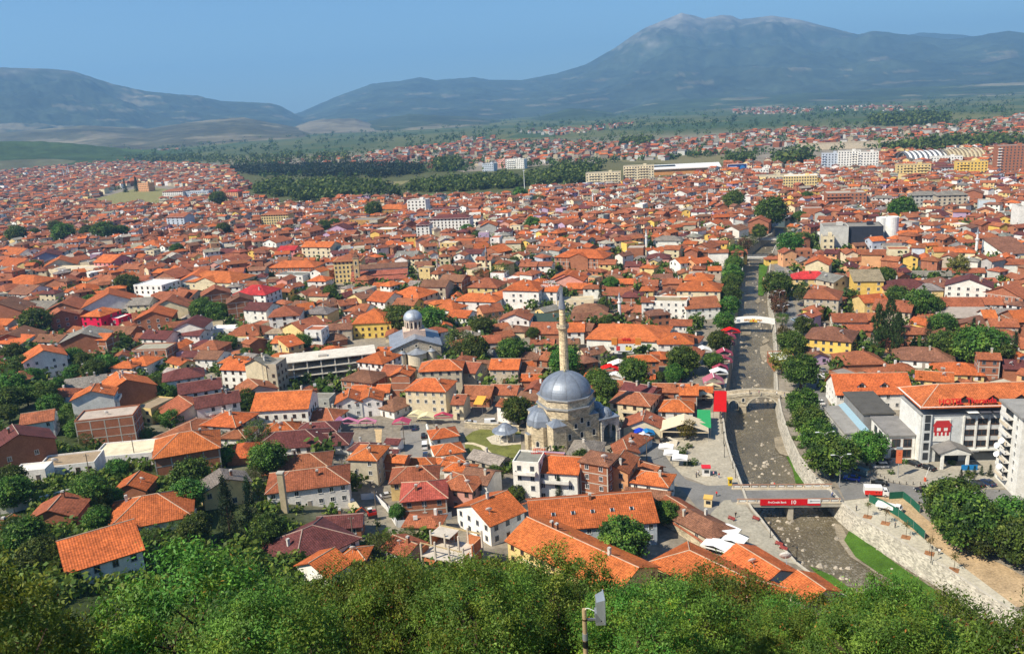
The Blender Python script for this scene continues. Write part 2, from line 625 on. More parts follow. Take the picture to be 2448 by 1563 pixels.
def x_fields(nt, base, b):
    a = node(nt, 'ShaderNodeAttribute', attribute_name='tint')
    pos = node(nt, 'ShaderNodeNewGeometry').outputs['Position']
    mp = node(nt, 'ShaderNodeMapping')
    mp.inputs['Scale'].default_value = (0.004, 0.0022, 0)
    mp.inputs['Rotation'].default_value = (0, 0, 0.5)
    nt.links.new(pos, mp.inputs[0])
    v = node(nt, 'ShaderNodeTexVoronoi', Scale=1.0, Randomness=0.9)
    nt.links.new(mp.outputs[0], v.inputs['Vector'])
    s = node(nt, 'ShaderNodeSeparateColor')
    nt.links.new(v.outputs['Color'], s.inputs[0])
    cr = node(nt, 'ShaderNodeValToRGB')
    e = cr.color_ramp.elements
    e[0].position, e[0].color = 0.0, (0.6, 0.85, 0.6, 1)
    e[1].position, e[1].color = 1.0, (1.5, 1.35, 1.05, 1)
    k = e.new(0.55)
    k.color = (0.95, 1.0, 0.85, 1)
    nt.links.new(s.outputs[0], cr.inputs[0])
    mx = node(nt, 'ShaderNodeVectorMath', operation='MULTIPLY')
    nt.links.new(base, mx.inputs[0])
    nt.links.new(cr.outputs[0], mx.inputs[1])
    mi = node(nt, 'ShaderNodeMix', data_type='RGBA')
    nt.links.new(a.outputs['Alpha'], mi.inputs[0])
    nt.links.new(base, mi.inputs[6])
    nt.links.new(mx.outputs[0], mi.inputs[7])
    return mi.outputs[2]
mat('ground', 0.95, 0.1, noise_s=0.05, noise_a=0.3, fine_s=0.6, fine_a=0.3, extra=x_fields)
me.materials.append(MATS['ground'])
tag(add('ground', me), kind='structure')

# ------------------------------------------------------------------ river bed, water, gravel, grass strips, walls
def x_river(nt, base, b):
    pos = node(nt, 'ShaderNodeNewGeometry').outputs['Position']
    v = node(nt, 'ShaderNodeTexVoronoi', Scale=1.7)
    nt.links.new(pos, v.inputs['Vector'])
    n = node(nt, 'ShaderNodeTexNoise', Scale=0.07, Detail=3.0)
    nt.links.new(pos, n.inputs['Vector'])
    sb = node(nt, 'ShaderNodeMath', operation='MULTIPLY_ADD')
    sb.inputs[1].default_value = -1.3
    sb.inputs[2].default_value = 1.02
    nt.links.new(n.outputs['Fac'], sb.inputs[0])
    lt = node(nt, 'ShaderNodeMath', operation='GREATER_THAN')
    sp = node(nt, 'ShaderNodeSeparateColor')
    nt.links.new(v.outputs['Color'], sp.inputs[0])
    ds = node(nt, 'ShaderNodeMath', operation='SUBTRACT')
    nt.links.new(sp.outputs[0], ds.inputs[0])
    nt.links.new(v.outputs['Distance'], ds.inputs[1])
    nt.links.new(ds.outputs[0], lt.inputs[0])
    nt.links.new(sb.outputs[0], lt.inputs[1])
    mi = node(nt, 'ShaderNodeMix', data_type='RGBA')
    mi.inputs[7].default_value = (0.21, 0.185, 0.14, 1)
    nt.links.new(lt.outputs[0], mi.inputs[0])
    nt.links.new(base, mi.inputs[6])
    rg = node(nt, 'ShaderNodeMapRange')
    rg.inputs['To Min'].default_value = 0.28
    rg.inputs['To Max'].default_value = 0.9
    nt.links.new(lt.outputs[0], rg.inputs['Value'])
    nt.links.new(rg.outputs[0], b.inputs['Roughness'])
    bp = node(nt, 'ShaderNodeBump', Strength=0.6, Distance=0.3)
    nt.links.new(v.outputs['Distance'], bp.inputs['Height'])
    nt.links.new(bp.outputs[0], b.inputs['Normal'])
    return mi.outputs[2]
mat('river', 0.3, 0.4, noise_s=0.12, noise_a=0.3, fine_s=1.2, fine_a=0.3, extra=x_river)
b = MB()
ring = [(p[0], p[1]) for p in RIVER]
V, E, Fc, *_ = delaunay_2d_cdt([Vector(p) for p in ring], [], [list(range(len(ring)))], 1, 1e-4)
for t in Fc:
    b.face([(V[i].x, V[i].y, BED) for i in t], 'river', (0.15, 0.125, 0.078))
tag(b.build('river_water'), kind='structure')

def bank_wall(line, sgn, name, label, tint):
    b = MB()
    n = len(line)
    off = []
    for i in range(n):
        d = (line[min(i + 1, n - 1)] - line[max(i - 1, 0)])
        d.z = 0
        d.normalize()
        off.append(Vector((-d.y, d.x, 0)) * sgn)
    inn = [line[i] + off[i] * 0.02 for i in range(n)]          # the face towards the water
    bat = [line[i] + off[i] * 0.75 for i in range(n)]
    out = [line[i] - off[i] * 0.55 for i in range(n)]
    for i in range(n - 1):
        q = [(bat[i].x, bat[i].y, BED - 0.3), (bat[i + 1].x, bat[i + 1].y, BED - 0.3), (inn[i + 1].x, inn[i + 1].y, 0.35), (inn[i].x, inn[i].y, 0.35)]
        b.face(q, 'stone', tint)
        b.face([(inn[i].x, inn[i].y, 0.35), (inn[i + 1].x, inn[i + 1].y, 0.35), (out[i + 1].x, out[i + 1].y, 0.35), (out[i].x, out[i].y, 0.35)], 'concrete', (0.5, 0.46, 0.38))
        b.face([(out[i].x, out[i].y, 0.35), (out[i + 1].x, out[i + 1].y, 0.35), (out[i + 1].x, out[i + 1].y, -0.5), (out[i].x, out[i].y, -0.5)], 'concrete', (0.45, 0.42, 0.35))
    o = b.build(name)
    tag(o, label, 'wall')
    return o
bank_wall(BL, 1, 'embankment_wall', 'long stone river wall on the left bank under the promenade', (0.36, 0.31, 0.23))
bank_wall(BR, -1, 'embankment_wall', 'pale stone river wall on the right bank with grass at its foot', (0.52, 0.48, 0.40))

GR = (0.075, 0.16, 0.02)
def strip(name, pix, z, mname, tint):
    o = sheet(name, pix, z, mname, tint)
    return o
strip('river_grass', [('F', 2018, 1290), ('F', 2030, 1268), ('F', 2080, 1300), ('F', 2152, 1353), ('F', 2225, 1402), ('F', 2300, 1455), ('F', 2250, 1440), ('F', 2170, 1408), ('F', 2100, 1368), ('F', 2045, 1330)], BED + 0.35, 'grass', GR)
strip('river_grass', [('B5', 1480, 1120), ('B5', 1570, 1095), ('B5', 1690, 1270), ('B5', 1800, 1455), ('B5', 1600, 1455), ('B5', 1565, 1280)], BED + 0.35, 'grass', GR)
strip('river_grass', [('A5', 1135, -60), ('A5', 1225, -60), ('A5', 1222, 280), ('A5', 1185, 355), ('A5', 1125, 345)], BED + 0.35, 'grass', GR)
strip('river_grass', [('M4', 1590, 1165), ('M4', 1620, 1180), ('M4', 1590, 1340), ('M4', 1505, 1340), ('M4', 1520, 1230)], BED + 0.3, 'grass', GR)
strip('river_grass', [('C5', 1000, 1075), ('C5', 1230, 1170), ('C5', 1400, 1290), ('C5', 1560, 1420), ('C5', 1400, 1420), ('C5', 1150, 1230)], BED + 0.35, 'grass', GR)
GV = (0.30, 0.255, 0.185)
strip('gravel_bar', [('B5', 1330, 880), ('B5', 1440, 850), ('B5', 1500, 960), ('B5', 1560, 1100), ('B5', 1480, 1110), ('B5', 1400, 1080), ('B5', 1340, 1000)], BED + 0.25, 'dirt', GV)
strip('gravel_bar', [('C5', 1250, 640), ('C5', 1330, 660), ('C5', 1380, 760), ('C5', 1480, 960), ('C5', 1800, 1150), ('C5', 2080, 1300), ('C5', 2050, 1330), ('C5', 1700, 1160), ('C5', 1420, 980), ('C5', 1290, 800)], BED + 0.22, 'dirt', GV)
strip('gravel_bar', [('A5', 1150, 1000), ('A5', 1240, 960), ('A5', 1310, 1050), ('A5', 1300, 1180), ('A5', 1180, 1180), ('A5', 1150, 1080)], BED + 0.25, 'dirt', GV)
strip('gravel_bar', [('A5', 910, 790), ('A5', 970, 755), ('A5', 1040, 790), ('A5', 1030, 850), ('A5', 930, 850)], BED + 0.25, 'dirt', GV)
strip('gravel_bar', [('A5', 1170, 930), ('A5', 1220, 890), ('A5', 1275, 920), ('A5', 1190, 970)], BED + 0.25, 'dirt', GV)
strip('gravel_bar', [('A5', 1080, 430), ('A5', 1140, 365), ('A5', 1160, 430), ('A5', 1120, 450)], BED + 0.2, 'dirt', GV)

ASP, PAV = (0.20, 0.195, 0.185), (0.42, 0.375, 0.29)
sheet('pavement', [('F', 1600, 1050), ('F', 1650, 1020), ('F', 1700, 985), ('F', 1724, 985), ('F', 1724, 1000), ('F', 1731, 1050), ('F', 1744, 1095), ('F', 1768, 1157), ('F', 1755, 1167), ('F', 1690, 1160), ('F', 1630, 1135), ('F', 1590, 1090)], 0.03, 'paving', PAV)
sheet('pavement', [('F', 2014, 1197), ('F', 2077, 1190), ('F', 2140, 1238), ('F', 2210, 1288), ('F', 2300, 1352), ('F', 2430, 1450), ('F', 2405, 1450), ('F', 2325, 1397), ('F', 2262, 1355), ('F', 2206, 1322), ('F', 2158, 1293), ('F', 2086, 1252), ('F', 2054, 1232)], 0.03, 'paving', (0.50, 0.455, 0.35))
sheet('dirt_strip', [('F', 2077, 1190), ('F', 2120, 1181), ('F', 2158, 1184), ('F', 2198, 1226), ('F', 2215, 1240), ('F', 2308, 1309), ('F', 2402, 1351), ('F', 2470, 1390), ('F', 2470, 1450), ('F', 2430, 1450), ('F', 2300, 1352), ('F', 2210, 1288), ('F', 2140, 1238)], 0.05, 'dirt', (0.47, 0.34, 0.20))
sheet('pavement', [('F', 1795, 1225), ('F', 1765, 1180), ('F', 1740, 1180), ('F', 1700, 1190), ('F', 1700, 1240), ('F', 1745, 1260), ('F', 1800, 1310), ('F', 1880, 1355), ('F', 1900, 1346), ('F', 1860, 1303), ('F', 1815, 1242)], 0.03, 'paving', (0.36, 0.33, 0.26))
sheet('road', [('F', 1848, 613), ('F', 1858, 680), ('F', 1872, 740), ('F', 1888, 800), ('F', 1910, 850), ('F', 1932, 900), ('F', 1945, 940), ('F', 1958, 1000), ('F', 1972, 1060), ('F', 1990, 1110), ('F', 2000, 1150), ('F', 2005, 1163), ('F', 2020, 1195), ('F', 2080, 1187), ('F', 2130, 1178),
               ('F', 2200, 1200), ('F', 2260, 1240), ('F', 2460, 1360), ('F', 2460, 1172), ('F', 2330, 1168), ('F', 2200, 1165), ('F', 2110, 1150), ('F', 2050, 1112), ('F', 2005, 1060), ('F', 1988, 1000), ('F', 1974, 935), ('F', 1950, 870),
               ('F', 1927, 810), ('F', 1902, 740), ('F', 1882, 680), ('F', 1868, 613)], 0.04, 'asphalt', ASP)
sheet('road', [('F', 1766, 1157), ('F', 1690, 1161), ('F', 1640, 1146), ('F', 1605, 1110), ('F', 1582, 1075), ('F', 1560, 1045), ('F', 1520, 1040), ('F', 1530, 1068), ('F', 1550, 1105), ('F', 1580, 1130), ('F', 1615, 1155), ('F', 1640, 1180),
               ('F', 1660, 1205), ('F', 1690, 1235), ('F', 1730, 1195), ('F', 1780, 1192)], 0.04, 'asphalt', ASP)
sheet('road', [('B3', 980, 690), ('B3', 1150, 700), ('B3', 1165, 800), ('B3', 1240, 1110), ('B3', 1000, 1130), ('B3', 900, 1090), ('B3', 830, 820), ('B3', 850, 740)], 0.04, 'asphalt', (0.25, 0.235, 0.21))
sheet('dirt_square', [('B3', 130, 780), ('B3', 600, 770), ('B3', 590, 960), ('B3', 500, 1000), ('B3', 300, 930), ('B3', 150, 920)], 0.05, 'dirt', (0.58, 0.42, 0.23))
sheet('lawn', [('B3', 1650, 870), ('B3', 1750, 800), ('B3', 1900, 760), ('B3', 2060, 800), ('B3', 2360, 800), ('B3', 2360, 1130), ('B3', 2100, 1160), ('B3', 1720, 1140), ('B3', 1650, 1000)], 0.04, 'grass', (0.17, 0.18, 0.05))
sheet('path', [('B3', 1650, 935), ('B3', 1760, 940), ('B3', 1900, 985), ('B3', 2000, 1080), ('B3', 2130, 1140), ('B3', 2060, 1150), ('B3', 1930, 1090), ('B3', 1850, 1000), ('B3', 1740, 965), ('B3', 1650, 960)], 0.07, 'paving', (0.66, 0.56, 0.38))
sheet('path', [('B3', 1920, 880), ('B3', 2060, 830), ('B3', 2360, 840), ('B3', 2360, 960), ('B3', 2150, 975), ('B3', 1990, 960)], 0.08, 'paving', (0.6, 0.53, 0.4))
sheet('pavement', [('F', 2055, 1105), ('F', 2110, 1148), ('F', 2200, 1163), ('F', 2330, 1166), ('F', 2400, 1168), ('F', 2400, 1090), ('F', 2180, 1085), ('F', 2110, 1060), ('F', 2060, 1070), ('F', 2030, 1080)], 0.03, 'paving', (0.36, 0.33, 0.27))
sheet('dirt_site', [('C2', 1560, 190), ('C2', 1680, 150), ('C2', 1800, 250), ('C2', 1861, 400), ('C2', 1861, 520), ('C2', 1600, 470), ('C2', 1480, 330)], 0.9, 'dirt', (0.5, 0.33, 0.18))
sheet('meadow', [('F', 218, 478), ('F', 280, 462), ('F', 345, 446), ('F', 400, 452), ('F', 385, 488), ('F', 330, 488), ('F', 290, 496)], 0.5, 'grass', (0.26, 0.24, 0.10))
sheet('meadow', [('F', 560, 445), ('F', 770, 447), ('F', 960, 442), ('F', 980, 432), ('F', 800, 442)], 0.6, 'grass', (0.24, 0.22, 0.10))
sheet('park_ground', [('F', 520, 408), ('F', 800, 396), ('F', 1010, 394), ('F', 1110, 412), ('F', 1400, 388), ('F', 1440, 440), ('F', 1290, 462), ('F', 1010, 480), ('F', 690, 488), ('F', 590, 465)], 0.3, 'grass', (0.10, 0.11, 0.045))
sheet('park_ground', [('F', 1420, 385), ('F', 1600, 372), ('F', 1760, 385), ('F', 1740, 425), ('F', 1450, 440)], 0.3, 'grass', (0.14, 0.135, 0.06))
sheet('sports_pitch', [('M3', 70, 420), ('M3', 170, 400), ('M3', 240, 465), ('M3', 110, 478)], 0.6, 'grass', (0.16, 0.22, 0.06))
sheet('meadow', [('T3', -600, 1080), ('T3', 0, 1050), ('T3', 150, 1040), ('T3', 420, 1060), ('T3', 380, 1110), ('T3', 0, 1112), ('T3', -250, 1105)], 0.6, 'grass', (0.2, 0.18, 0.09))

# ------------------------------------------------------------------ mountains and hills
mat('mountain', 0.95, 0.05, noise_s=0.0018, noise_a=0.35, fine_s=0.008, fine_a=0.3)

def mountain(name, ridge, D, W, tops, base, rock=0.0, gul=0.05, seed=0, bz=0.0, patch=0.0):
    """ridge: picture points of the skyline; D: distance (number or (left, right)); W: how far the foot comes forward."""
    us = [p[0] for p in ridge]
    n = int((us[-1] - us[0]) / 5)
    NT = 90
    vv, cc, ff = [], [], []
    for i in range(n + 1):
        u = us[0] + (us[-1] - us[0]) * i / n
        k, t = _ip(us, u)
        v = ridge[k][1] * (1 - t) + ridge[k + 1][1] * t
        v += 1.2 * noise.noise(Vector((u / 22.0, seed, 1))) + 0.7 * noise.noise(Vector((u / 8.0, seed, 5)))
        f = (u - us[0]) / (us[-1] - us[0])
        dist = D if not isinstance(D, tuple) else D[0] * (1 - f) + D[1] * f
        d = ray(u, v)
        hd = math.hypot(d.x, d.y)
        rx, ry = d.x / hd, d.y / hd
        zr = CH + d.z / hd * dist
        for j in range(-6, NT + 1):
            if j < 0:
                s = -j / 6
                r = dist + W * 0.5 * s
                z = zr * (1 - s) + bz * s - 5
            else:
                s = j / NT
                r = dist - W * s
                z = bz + (zr - bz) * (1 - s) ** 1.25
                a = (zr - bz) * gul * min(1, s * 6) * (1 - s) ** 0.6
                q = Vector((rx * r, ry * r, 0)) / (W * 0.16)
                q.z = seed
                z += a * (noise.noise(q) * 1.6 + 0.8 * noise.noise(q * 2.3) - 0.9 * abs(noise.noise(q * 1.4)) + 0.42 * noise.noise(q * 5.5) + 0.3 * noise.noise(q * 11) + .18 * noise.noise(q * 23))
                if j == NT:
                    z = -6
            vv.append((rx * r, ry * r, z))
            g = (zr and (z - bz) / (zr + 1 - bz))
            q = Vector((rx * r, ry * r, z * 2)) / 700
            nz = noise.noise(q) + 0.5 * noise.noise(q * 3.1) + 0.3 * noise.noise(q * 8)
            c = list(base)
            if patch:
                w = max(0, min(1, (nz - .5 + patch) * 5)) * .8
                c = [c[e] * (1 - w) + (0.2, 0.17, 0.11)[e] * w for e in range(3)]
            if rock:
                q2 = Vector((rx * r, ry * r, z * 3)) / 260
                w = max(0, min(1, (z - rock) / 420 + nz * 0.35 + .5 * noise.noise(q2) + .3 * noise.noise(q2 * 2.7))) * .75
                c = [c[e] * (1 - w) + (0.30, 0.265, 0.22)[e] * w for e in range(3)]
            st = noise.noise(Vector((rx * r / 420, ry * r / 420, z / 40 + seed)))
            if z < 420 and st > .42 and j > 3:
                c = [c[e] * .55 + (0.24, 0.2, 0.13)[e] * .45 for e in range(3)]
            k2 = 1 + 0.4 * nz + .25 * noise.noise(q * 6)
            cc.append((c[0] * k2, c[1] * k2, c[2] * k2, 1))
    NJ = NT + 7
    for i in range(n):
        for j in range(NJ - 1):
            a = i * NJ + j
            ff.append((a, a + 1, a + NJ + 1, a + NJ))
    me = bpy.data.meshes.new(name)
    me.from_pydata(vv, [], ff)
    at = me.attributes.new('tint', 'FLOAT_COLOR', 'POINT')
    at.data.foreach_set('color', np.array(cc, dtype=np.float32).ravel())
    me.materials.append(MATS['mountain'])
    me.polygons.foreach_set('use_smooth', [True] * len(ff))
    return tag(add(name, me), kind='structure')

GREEN = (0.045, 0.06, 0.038)
mountain('mountain', [(600, 300), (720, 268), (800, 233), (888, 201), (955, 194), (1005, 185), (1040, 192), (1132, 185), (1170, 191), (1248, 192), (1330, 176), (1400, 155), (1470, 115), (1534, 71),
                      (1594, 46), (1630, 31), (1684, 45), (1723, 37), (1748, 38), (1769, 47), (1846, 38), (1917, 49), (1987, 67), (2051, 83), (2093, 74), (2163, 83), (2269, 95), (2325, 88),
                      (2410, 74), (2448, 79), (2600, 88), (2800, 130)], 12500, 5200, None, GREEN, rock=760, gul=0.10, seed=3)
mountain('mountain', [(2060, 110), (2177, 83), (2198, 78), (2304, 84), (2400, 100)], 15500, 2500, None, GREEN, gul=0.05, seed=4)
mountain('mountain', [(-420, 190), (-200, 170), (0, 162), (124, 165), (176, 171), (226, 187), (268, 201), (353, 219), (424, 226), (469, 229), (530, 242), (646, 247), (671, 254), (706, 273), (745, 288), (800, 312)],
         (9000, 11000), 3300, None, GREEN, rock=620, gul=0.11, seed=9, patch=0.05)
mountain('hill', [(-250, 330), (0, 318), (200, 300), (350, 308), (460, 292), (540, 283), (582, 281), (640, 292), (700, 303), (780, 320)], 6400, 2000, None, (0.10, 0.095, 0.055), gul=0.09, seed=11, patch=0.42)
mountain('hill', [(690, 310), (740, 290), (800, 284), (850, 284), (900, 300), (940, 312)], 6600, 1300, None, (0.2, 0.175, 0.125), gul=0.08, seed=12, patch=0.1)
mountain('hill', [(860, 300), (885, 289), (976, 273), (1118, 279), (1216, 289), (1300, 300)], 7000, 1600, None, (0.05, 0.065, 0.03), gul=0.06, seed=13, patch=0.16)
mountain('hill', [(1210, 300), (1280, 281), (1365, 259), (1420, 262), (1480, 274), (1560, 290)], 6500, 1200, None, (0.05, 0.075, 0.03), gul=0.05, seed=14)
mountain('hill', [(1400, 285), (1463, 270), (1560, 245), (1640, 238), (1723, 234), (1776, 232), (1882, 225), (2022, 218), (2199, 208), (2448, 197), (2700, 200)], 7600, 1500, None, (0.048, 0.07, 0.03), gul=0.06, seed=15, patch=0.05)
mountain('hill', [(-300, 330), (0, 338), (90, 338), (176, 343), (300, 356), (420, 361), (520, 366), (600, 372)], (3300, 3600), 700, None, (0.05, 0.085, 0.03), gul=0.05, seed=16)

# ------------------------------------------------------------------ the air
hz = MB()
hz.box((0, 9000, 720), (34000, 24000, 1470), 'concrete')
ho = hz.build('haze')
ho.location = (0, 0, -8)
tag(ho, kind='stuff')
hm = bpy.data.materials.new('haze')
hm.use_nodes = True
hn = hm.node_tree
hn.nodes.remove(hn.nodes['Principled BSDF'])
pv = hn.nodes.new('ShaderNodeVolumePrincipled')
pv.inputs['Color'].default_value = (0.27, 0.53, 0.88, 1)
pv.inputs['Density'].default_value = 8.6e-5
pv.inputs['Anisotropy'].default_value = 0.1
hn.links.new(pv.outputs[0], hn.nodes['Material Output'].inputs['Volume'])
ho.data.materials.clear()
ho.data.materials.append(hm)
# ------------------------------------------------------------------ houses
ROOF = {'o': ((0.55, 0.145, 0.042), 'orange'), 'r': ((0.36, 0.118, 0.056), 'weathered red-brown'), 'b': ((0.25, 0.115, 0.068), 'brown'),
        'm': ((0.16, 0.05, 0.045), 'maroon'), 'g': ((0.25, 0.23, 0.20), 'grey'), 'R': ((0.5, 0.04, 0.04), 'red'), 'D': ((0.42, 0.10, 0.07), 'patchy red'),
        'w': ((0.72, 0.70, 0.66), 'white'), 't': ((0.36, 0.29, 0.19), 'tan'), 'G': ((0.11, 0.16, 0.11), 'green'), 'k': ((0.42, 0.37, 0.30), 'concrete'),
        'B': ((0.25, 0.38, 0.55), 'blue'), 'c': ((0.62, 0.54, 0.38), 'cream'), 'O': ((0.4, 0.24, 0.1), 'ochre'), 'x': ((0.5, 0.48, 0.45), 'grey')}
WALL = {'w': ((0.82, 0.79, 0.73), 'plaster', 'white'), 'c': ((0.74, 0.63, 0.42), 'plaster', 'cream'), 'y': ((0.72, 0.54, 0.24), 'plaster', 'buff'),
        'Y': ((0.78, 0.53, 0.13), 'plaster', 'yellow'), 'k': ((0.37, 0.14, 0.075), 'brick', 'bare brick'), 'g': ((0.44, 0.43, 0.40), 'plaster', 'grey'),
        't': ((0.52, 0.44, 0.33), 'plaster', 'beige'), 'p': ((0.66, 0.34, 0.27), 'plaster', 'pink'), 'x': ((0.70, 0.015, 0.08), 'plaster', 'magenta'),
        'o': ((0.70, 0.36, 0.18), 'plaster', 'peach'), 'b': ((0.52, 0.57, 0.64), 'plaster', 'pale'), 'B': ((0.24, 0.28, 0.42), 'plaster', 'slate'),
        'P': ((0.62, 0.24, 0.24), 'plaster', 'rose'), 'v': ((0.50, 0.36, 0.50), 'plaster', 'lilac'), 'O': ((0.46, 0.25, 0.08), 'plaster', 'ochre')}
RIDGE = (0.50, 0.36, 0.26)

def roof_geo(rt, L, D, ze, pitch, o=0.55):
    """top polygons of the roof in local axes (ridge along X) and its ridge lines; rise."""
    if rt in 'hx' and D > L:
        tops, lines, rise = roof_geo('h', D, L, ze, pitch, o)
        rot = lambda p: (-p[1], p[0], p[2])
        return [[rot(p) for p in t] for t in tops], [[rot(p) for p in l] for l in lines], rise
    tp = math.tan(pitch)
    a, c = L / 2 + o, D / 2 + o
    zl = ze - o * tp
    if rt == 'g':
        rise = D / 2 * tp
        zr = ze + rise
        tops = [[(-a, -c, zl), (a, -c, zl), (a, 0, zr), (-a, 0, zr)], [(a, c, zl), (-a, c, zl), (-a, 0, zr), (a, 0, zr)]]
        lines = [[(-a, 0, zr), (a, 0, zr)]]
    elif rt in 'hx':
        rise = D / 2 * tp
        zr = ze + rise
        k = max(0.15, L / 2 - D / 2 * 0.92)
        tops = [[(-a, -c, zl), (a, -c, zl), (k, 0, zr), (-k, 0, zr)], [(a, c, zl), (-a, c, zl), (-k, 0, zr), (k, 0, zr)],
                [(a, -c, zl), (a, c, zl), (k, 0, zr)], [(-a, c, zl), (-a, -c, zl), (-k, 0, zr)]]
        lines = [[(-k, 0, zr), (k, 0, zr)], [(a, -c, zl), (k, 0, zr)], [(-a, -c, zl), (-k, 0, zr)], [(a, c, zl), (k, 0, zr)], [(-a, c, zl), (-k, 0, zr)]]
    elif rt == 's':
        tp = tp * 0.6
        rise = D * tp
        tops = [[(-a, -c, ze - o * tp), (a, -c, ze - o * tp), (a, c, ze + rise + o * tp), (-a, c, ze + rise + o * tp)]]
        lines = []
    else:
        rise = 0.0
        tops = [[(-L / 2 + .25, -D / 2 + .25, ze), (L / 2 - .25, -D / 2 + .25, ze), (L / 2 - .25, D / 2 - .25, ze), (-L / 2 + .25, D / 2 - .25, ze)]]
        lines = []
    return tops, lines, rise

def put_roof(b, tops, tint, mname='roof_tile', th=0.2):
    for t in tops:
        n = (Vector(t[1]) - Vector(t[0])).cross(Vector(t[2]) - Vector(t[0])).normalized()
        ex = Vector((-n.y, n.x, 0))
        ex = ex.normalized() if ex.length > 1e-4 else Vector((1, 0, 0))
        ey = n.cross(ex)
        b.face(t, mname, tint, [(Vector(p).dot(ex), Vector(p).dot(ey) + 0.01) for p in t])
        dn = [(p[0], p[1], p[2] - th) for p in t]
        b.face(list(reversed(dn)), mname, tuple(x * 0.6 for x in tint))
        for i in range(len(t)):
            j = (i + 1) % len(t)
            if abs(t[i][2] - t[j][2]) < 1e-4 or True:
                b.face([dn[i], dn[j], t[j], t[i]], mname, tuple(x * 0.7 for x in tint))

def put_walls(b, rt, L, D, ze, rise, base, mname, tint, parapet=0.45, frame=None):
    x, y = L / 2, D / 2
    ze2 = ze + (parapet if rt == 'f' else -0.02)
    fl = [(-x, -y), (x, -y), (x, y), (-x, y)]
    for i in range(4):
        a, c = fl[i], fl[(i + 1) % 4]
        z0 = z1 = ze2
        if rt == 's':
            z0 = ze + (rise if a[1] > 0 else 0) - 0.05
            z1 = ze + (rise if c[1] > 0 else 0) - 0.05
        if rt == 'g' and i in (1, 3):
            b.face([(*a, base), (*c, base), (*c, z1), ((a[0] + c[0]) / 2, 0, ze + rise - 0.06), (*a, z0)], mname, tint)
        else:
            b.face([(*a, base), (*c, base), (*c, z1), (*a, z0)], mname, tint)
    if rt == 'f':
        w = .25
        inn = [(-x + w, -y + w), (x - w, -y + w), (x - w, y - w), (-x + w, y - w)]
        for i in range(4):
            j = (i + 1) % 4
            b.face([(*fl[i], ze2), (*fl[j], ze2), (*inn[j], ze2), (*inn[i], ze2)], mname, tint)
            b.face([(*inn[i], ze2), (*inn[j], ze2), (*inn[j], ze), (*inn[i], ze)], mname, tint)
    if frame:        # cast concrete frame standing a little proud of the brick
        t = 0.035
        n = max(1, int(L / 4.2))
        m = max(1, int(D / 4.2))
        for s in (-1, 1):
            for k in range(n + 1):
                b.box((-x + 0.16 + (L - .32) * k / n, s * y, (base + ze) / 2), (0.32, 2 * t, ze - base - .1), 'concrete', frame)
            for k in range(1, m):
                b.box((s * x, -y + D * k / m, (base + ze) / 2), (2 * t, 0.32, ze - base - .1), 'concrete', frame)
            z = ze
            while z > 1.5:
                b.box((0, s * (y + .01), z - 0.2), (L, 2 * t, 0.28), 'concrete', frame)
                b.box((s * (x + .01), 0, z - 0.2), (2 * t, D, 0.28), 'concrete', frame)
                z -= 2.9

WIN = {}

def win_mesh(w, h, col, arch=False):
    key = (round(w, 1), round(h, 1), col, arch)
    if key not in WIN:
        c = {'w': (.78, .77, .74), 'n': (.17, .085, .045), 'g': (.25, .26, .28)}[col]
        b = MB()
        b.face([(-w / 2, -.012, -h / 2), (w / 2, -.012, -h / 2), (w / 2, -.012, h / 2), (-w / 2, -.012, h / 2)], 'glass')
        f = 0.09
        b.box((-w / 2, -.03, 0), (f, .09, h + f), 'paint', c)
        b.box((w / 2, -.03, 0), (f, .09, h + f), 'paint', c)
        b.box((0, -.028, h / 2), (w - f, .085, f), 'paint', c)
        b.box((0, -.05, -h / 2), (w + .2, .16, f), 'paint', c)
        b.box((0, -.022, 0), (f * .7, .05, h - f), 'paint', c)
        o = b.build('window')
        WIN[key] = o.data
        bpy.data.objects.remove(o)
    return WIN[key]

def part(name, me, parent, loc, rot=0.0):
    o = bpy.data.objects.new(name, me)
    COL.objects.link(o)
    o.parent = parent
    o.location = loc
    if rot:
        o.rotation_euler = (0, 0, rot)
    return o
CHIM = {}

def chimney_mesh(k):
    if k not in CHIM:
        b = MB()
        c = [(.32, .13, .07), (.55, .48, .38), (.6, .58, .54)][k]
        b.box((0, 0, 0), (.6, .6, 2.0), 'brick' if k == 0 else 'plaster', c)
        b.box((0, 0, 1.05), (.78, .78, .1), 'concrete', (.5, .48, .44))
        b.box((0, 0, 1.32), (.66, .66, .06), 'concrete', (.5, .48, .44))
        for x in (-.27, .27):
            for y in (-.27, .27):
                b.box((x, y, 1.195), (.1, .1, .19), 'concrete', (.5, .48, .44))
        o = b.build('chimney')
        CHIM[k] = o.data
        bpy.data.objects.remove(o)
    return CHIM[k]
DISH = []

def dish_mesh():
    if not DISH:
        b = MB()
        b.lathe([(0.001, 0.0), (.25, .03), (.48, .11), (.62, .2)], 14, 'paint', (.82, .82, .8))
        b.lathe([(0.001, -.03), (.25, 0), (.5, .09), (.62, .2)], 14, 'paint', (.7, .7, .68))
        b.tube([(0, 0, 0), (0, 0, .5)], .025, 5, 'metal', (.5, .5, .5))
        b.tube([(0, 0, -.02), (0, .1, -.5), (0, .1, -.9)], .04, 5, 'metal', (.5, .5, .5))
        o = b.build('satellite_dish')
        DISH.append(o.data)
        bpy.data.objects.remove(o)
    return DISH[0]

NH = [0]

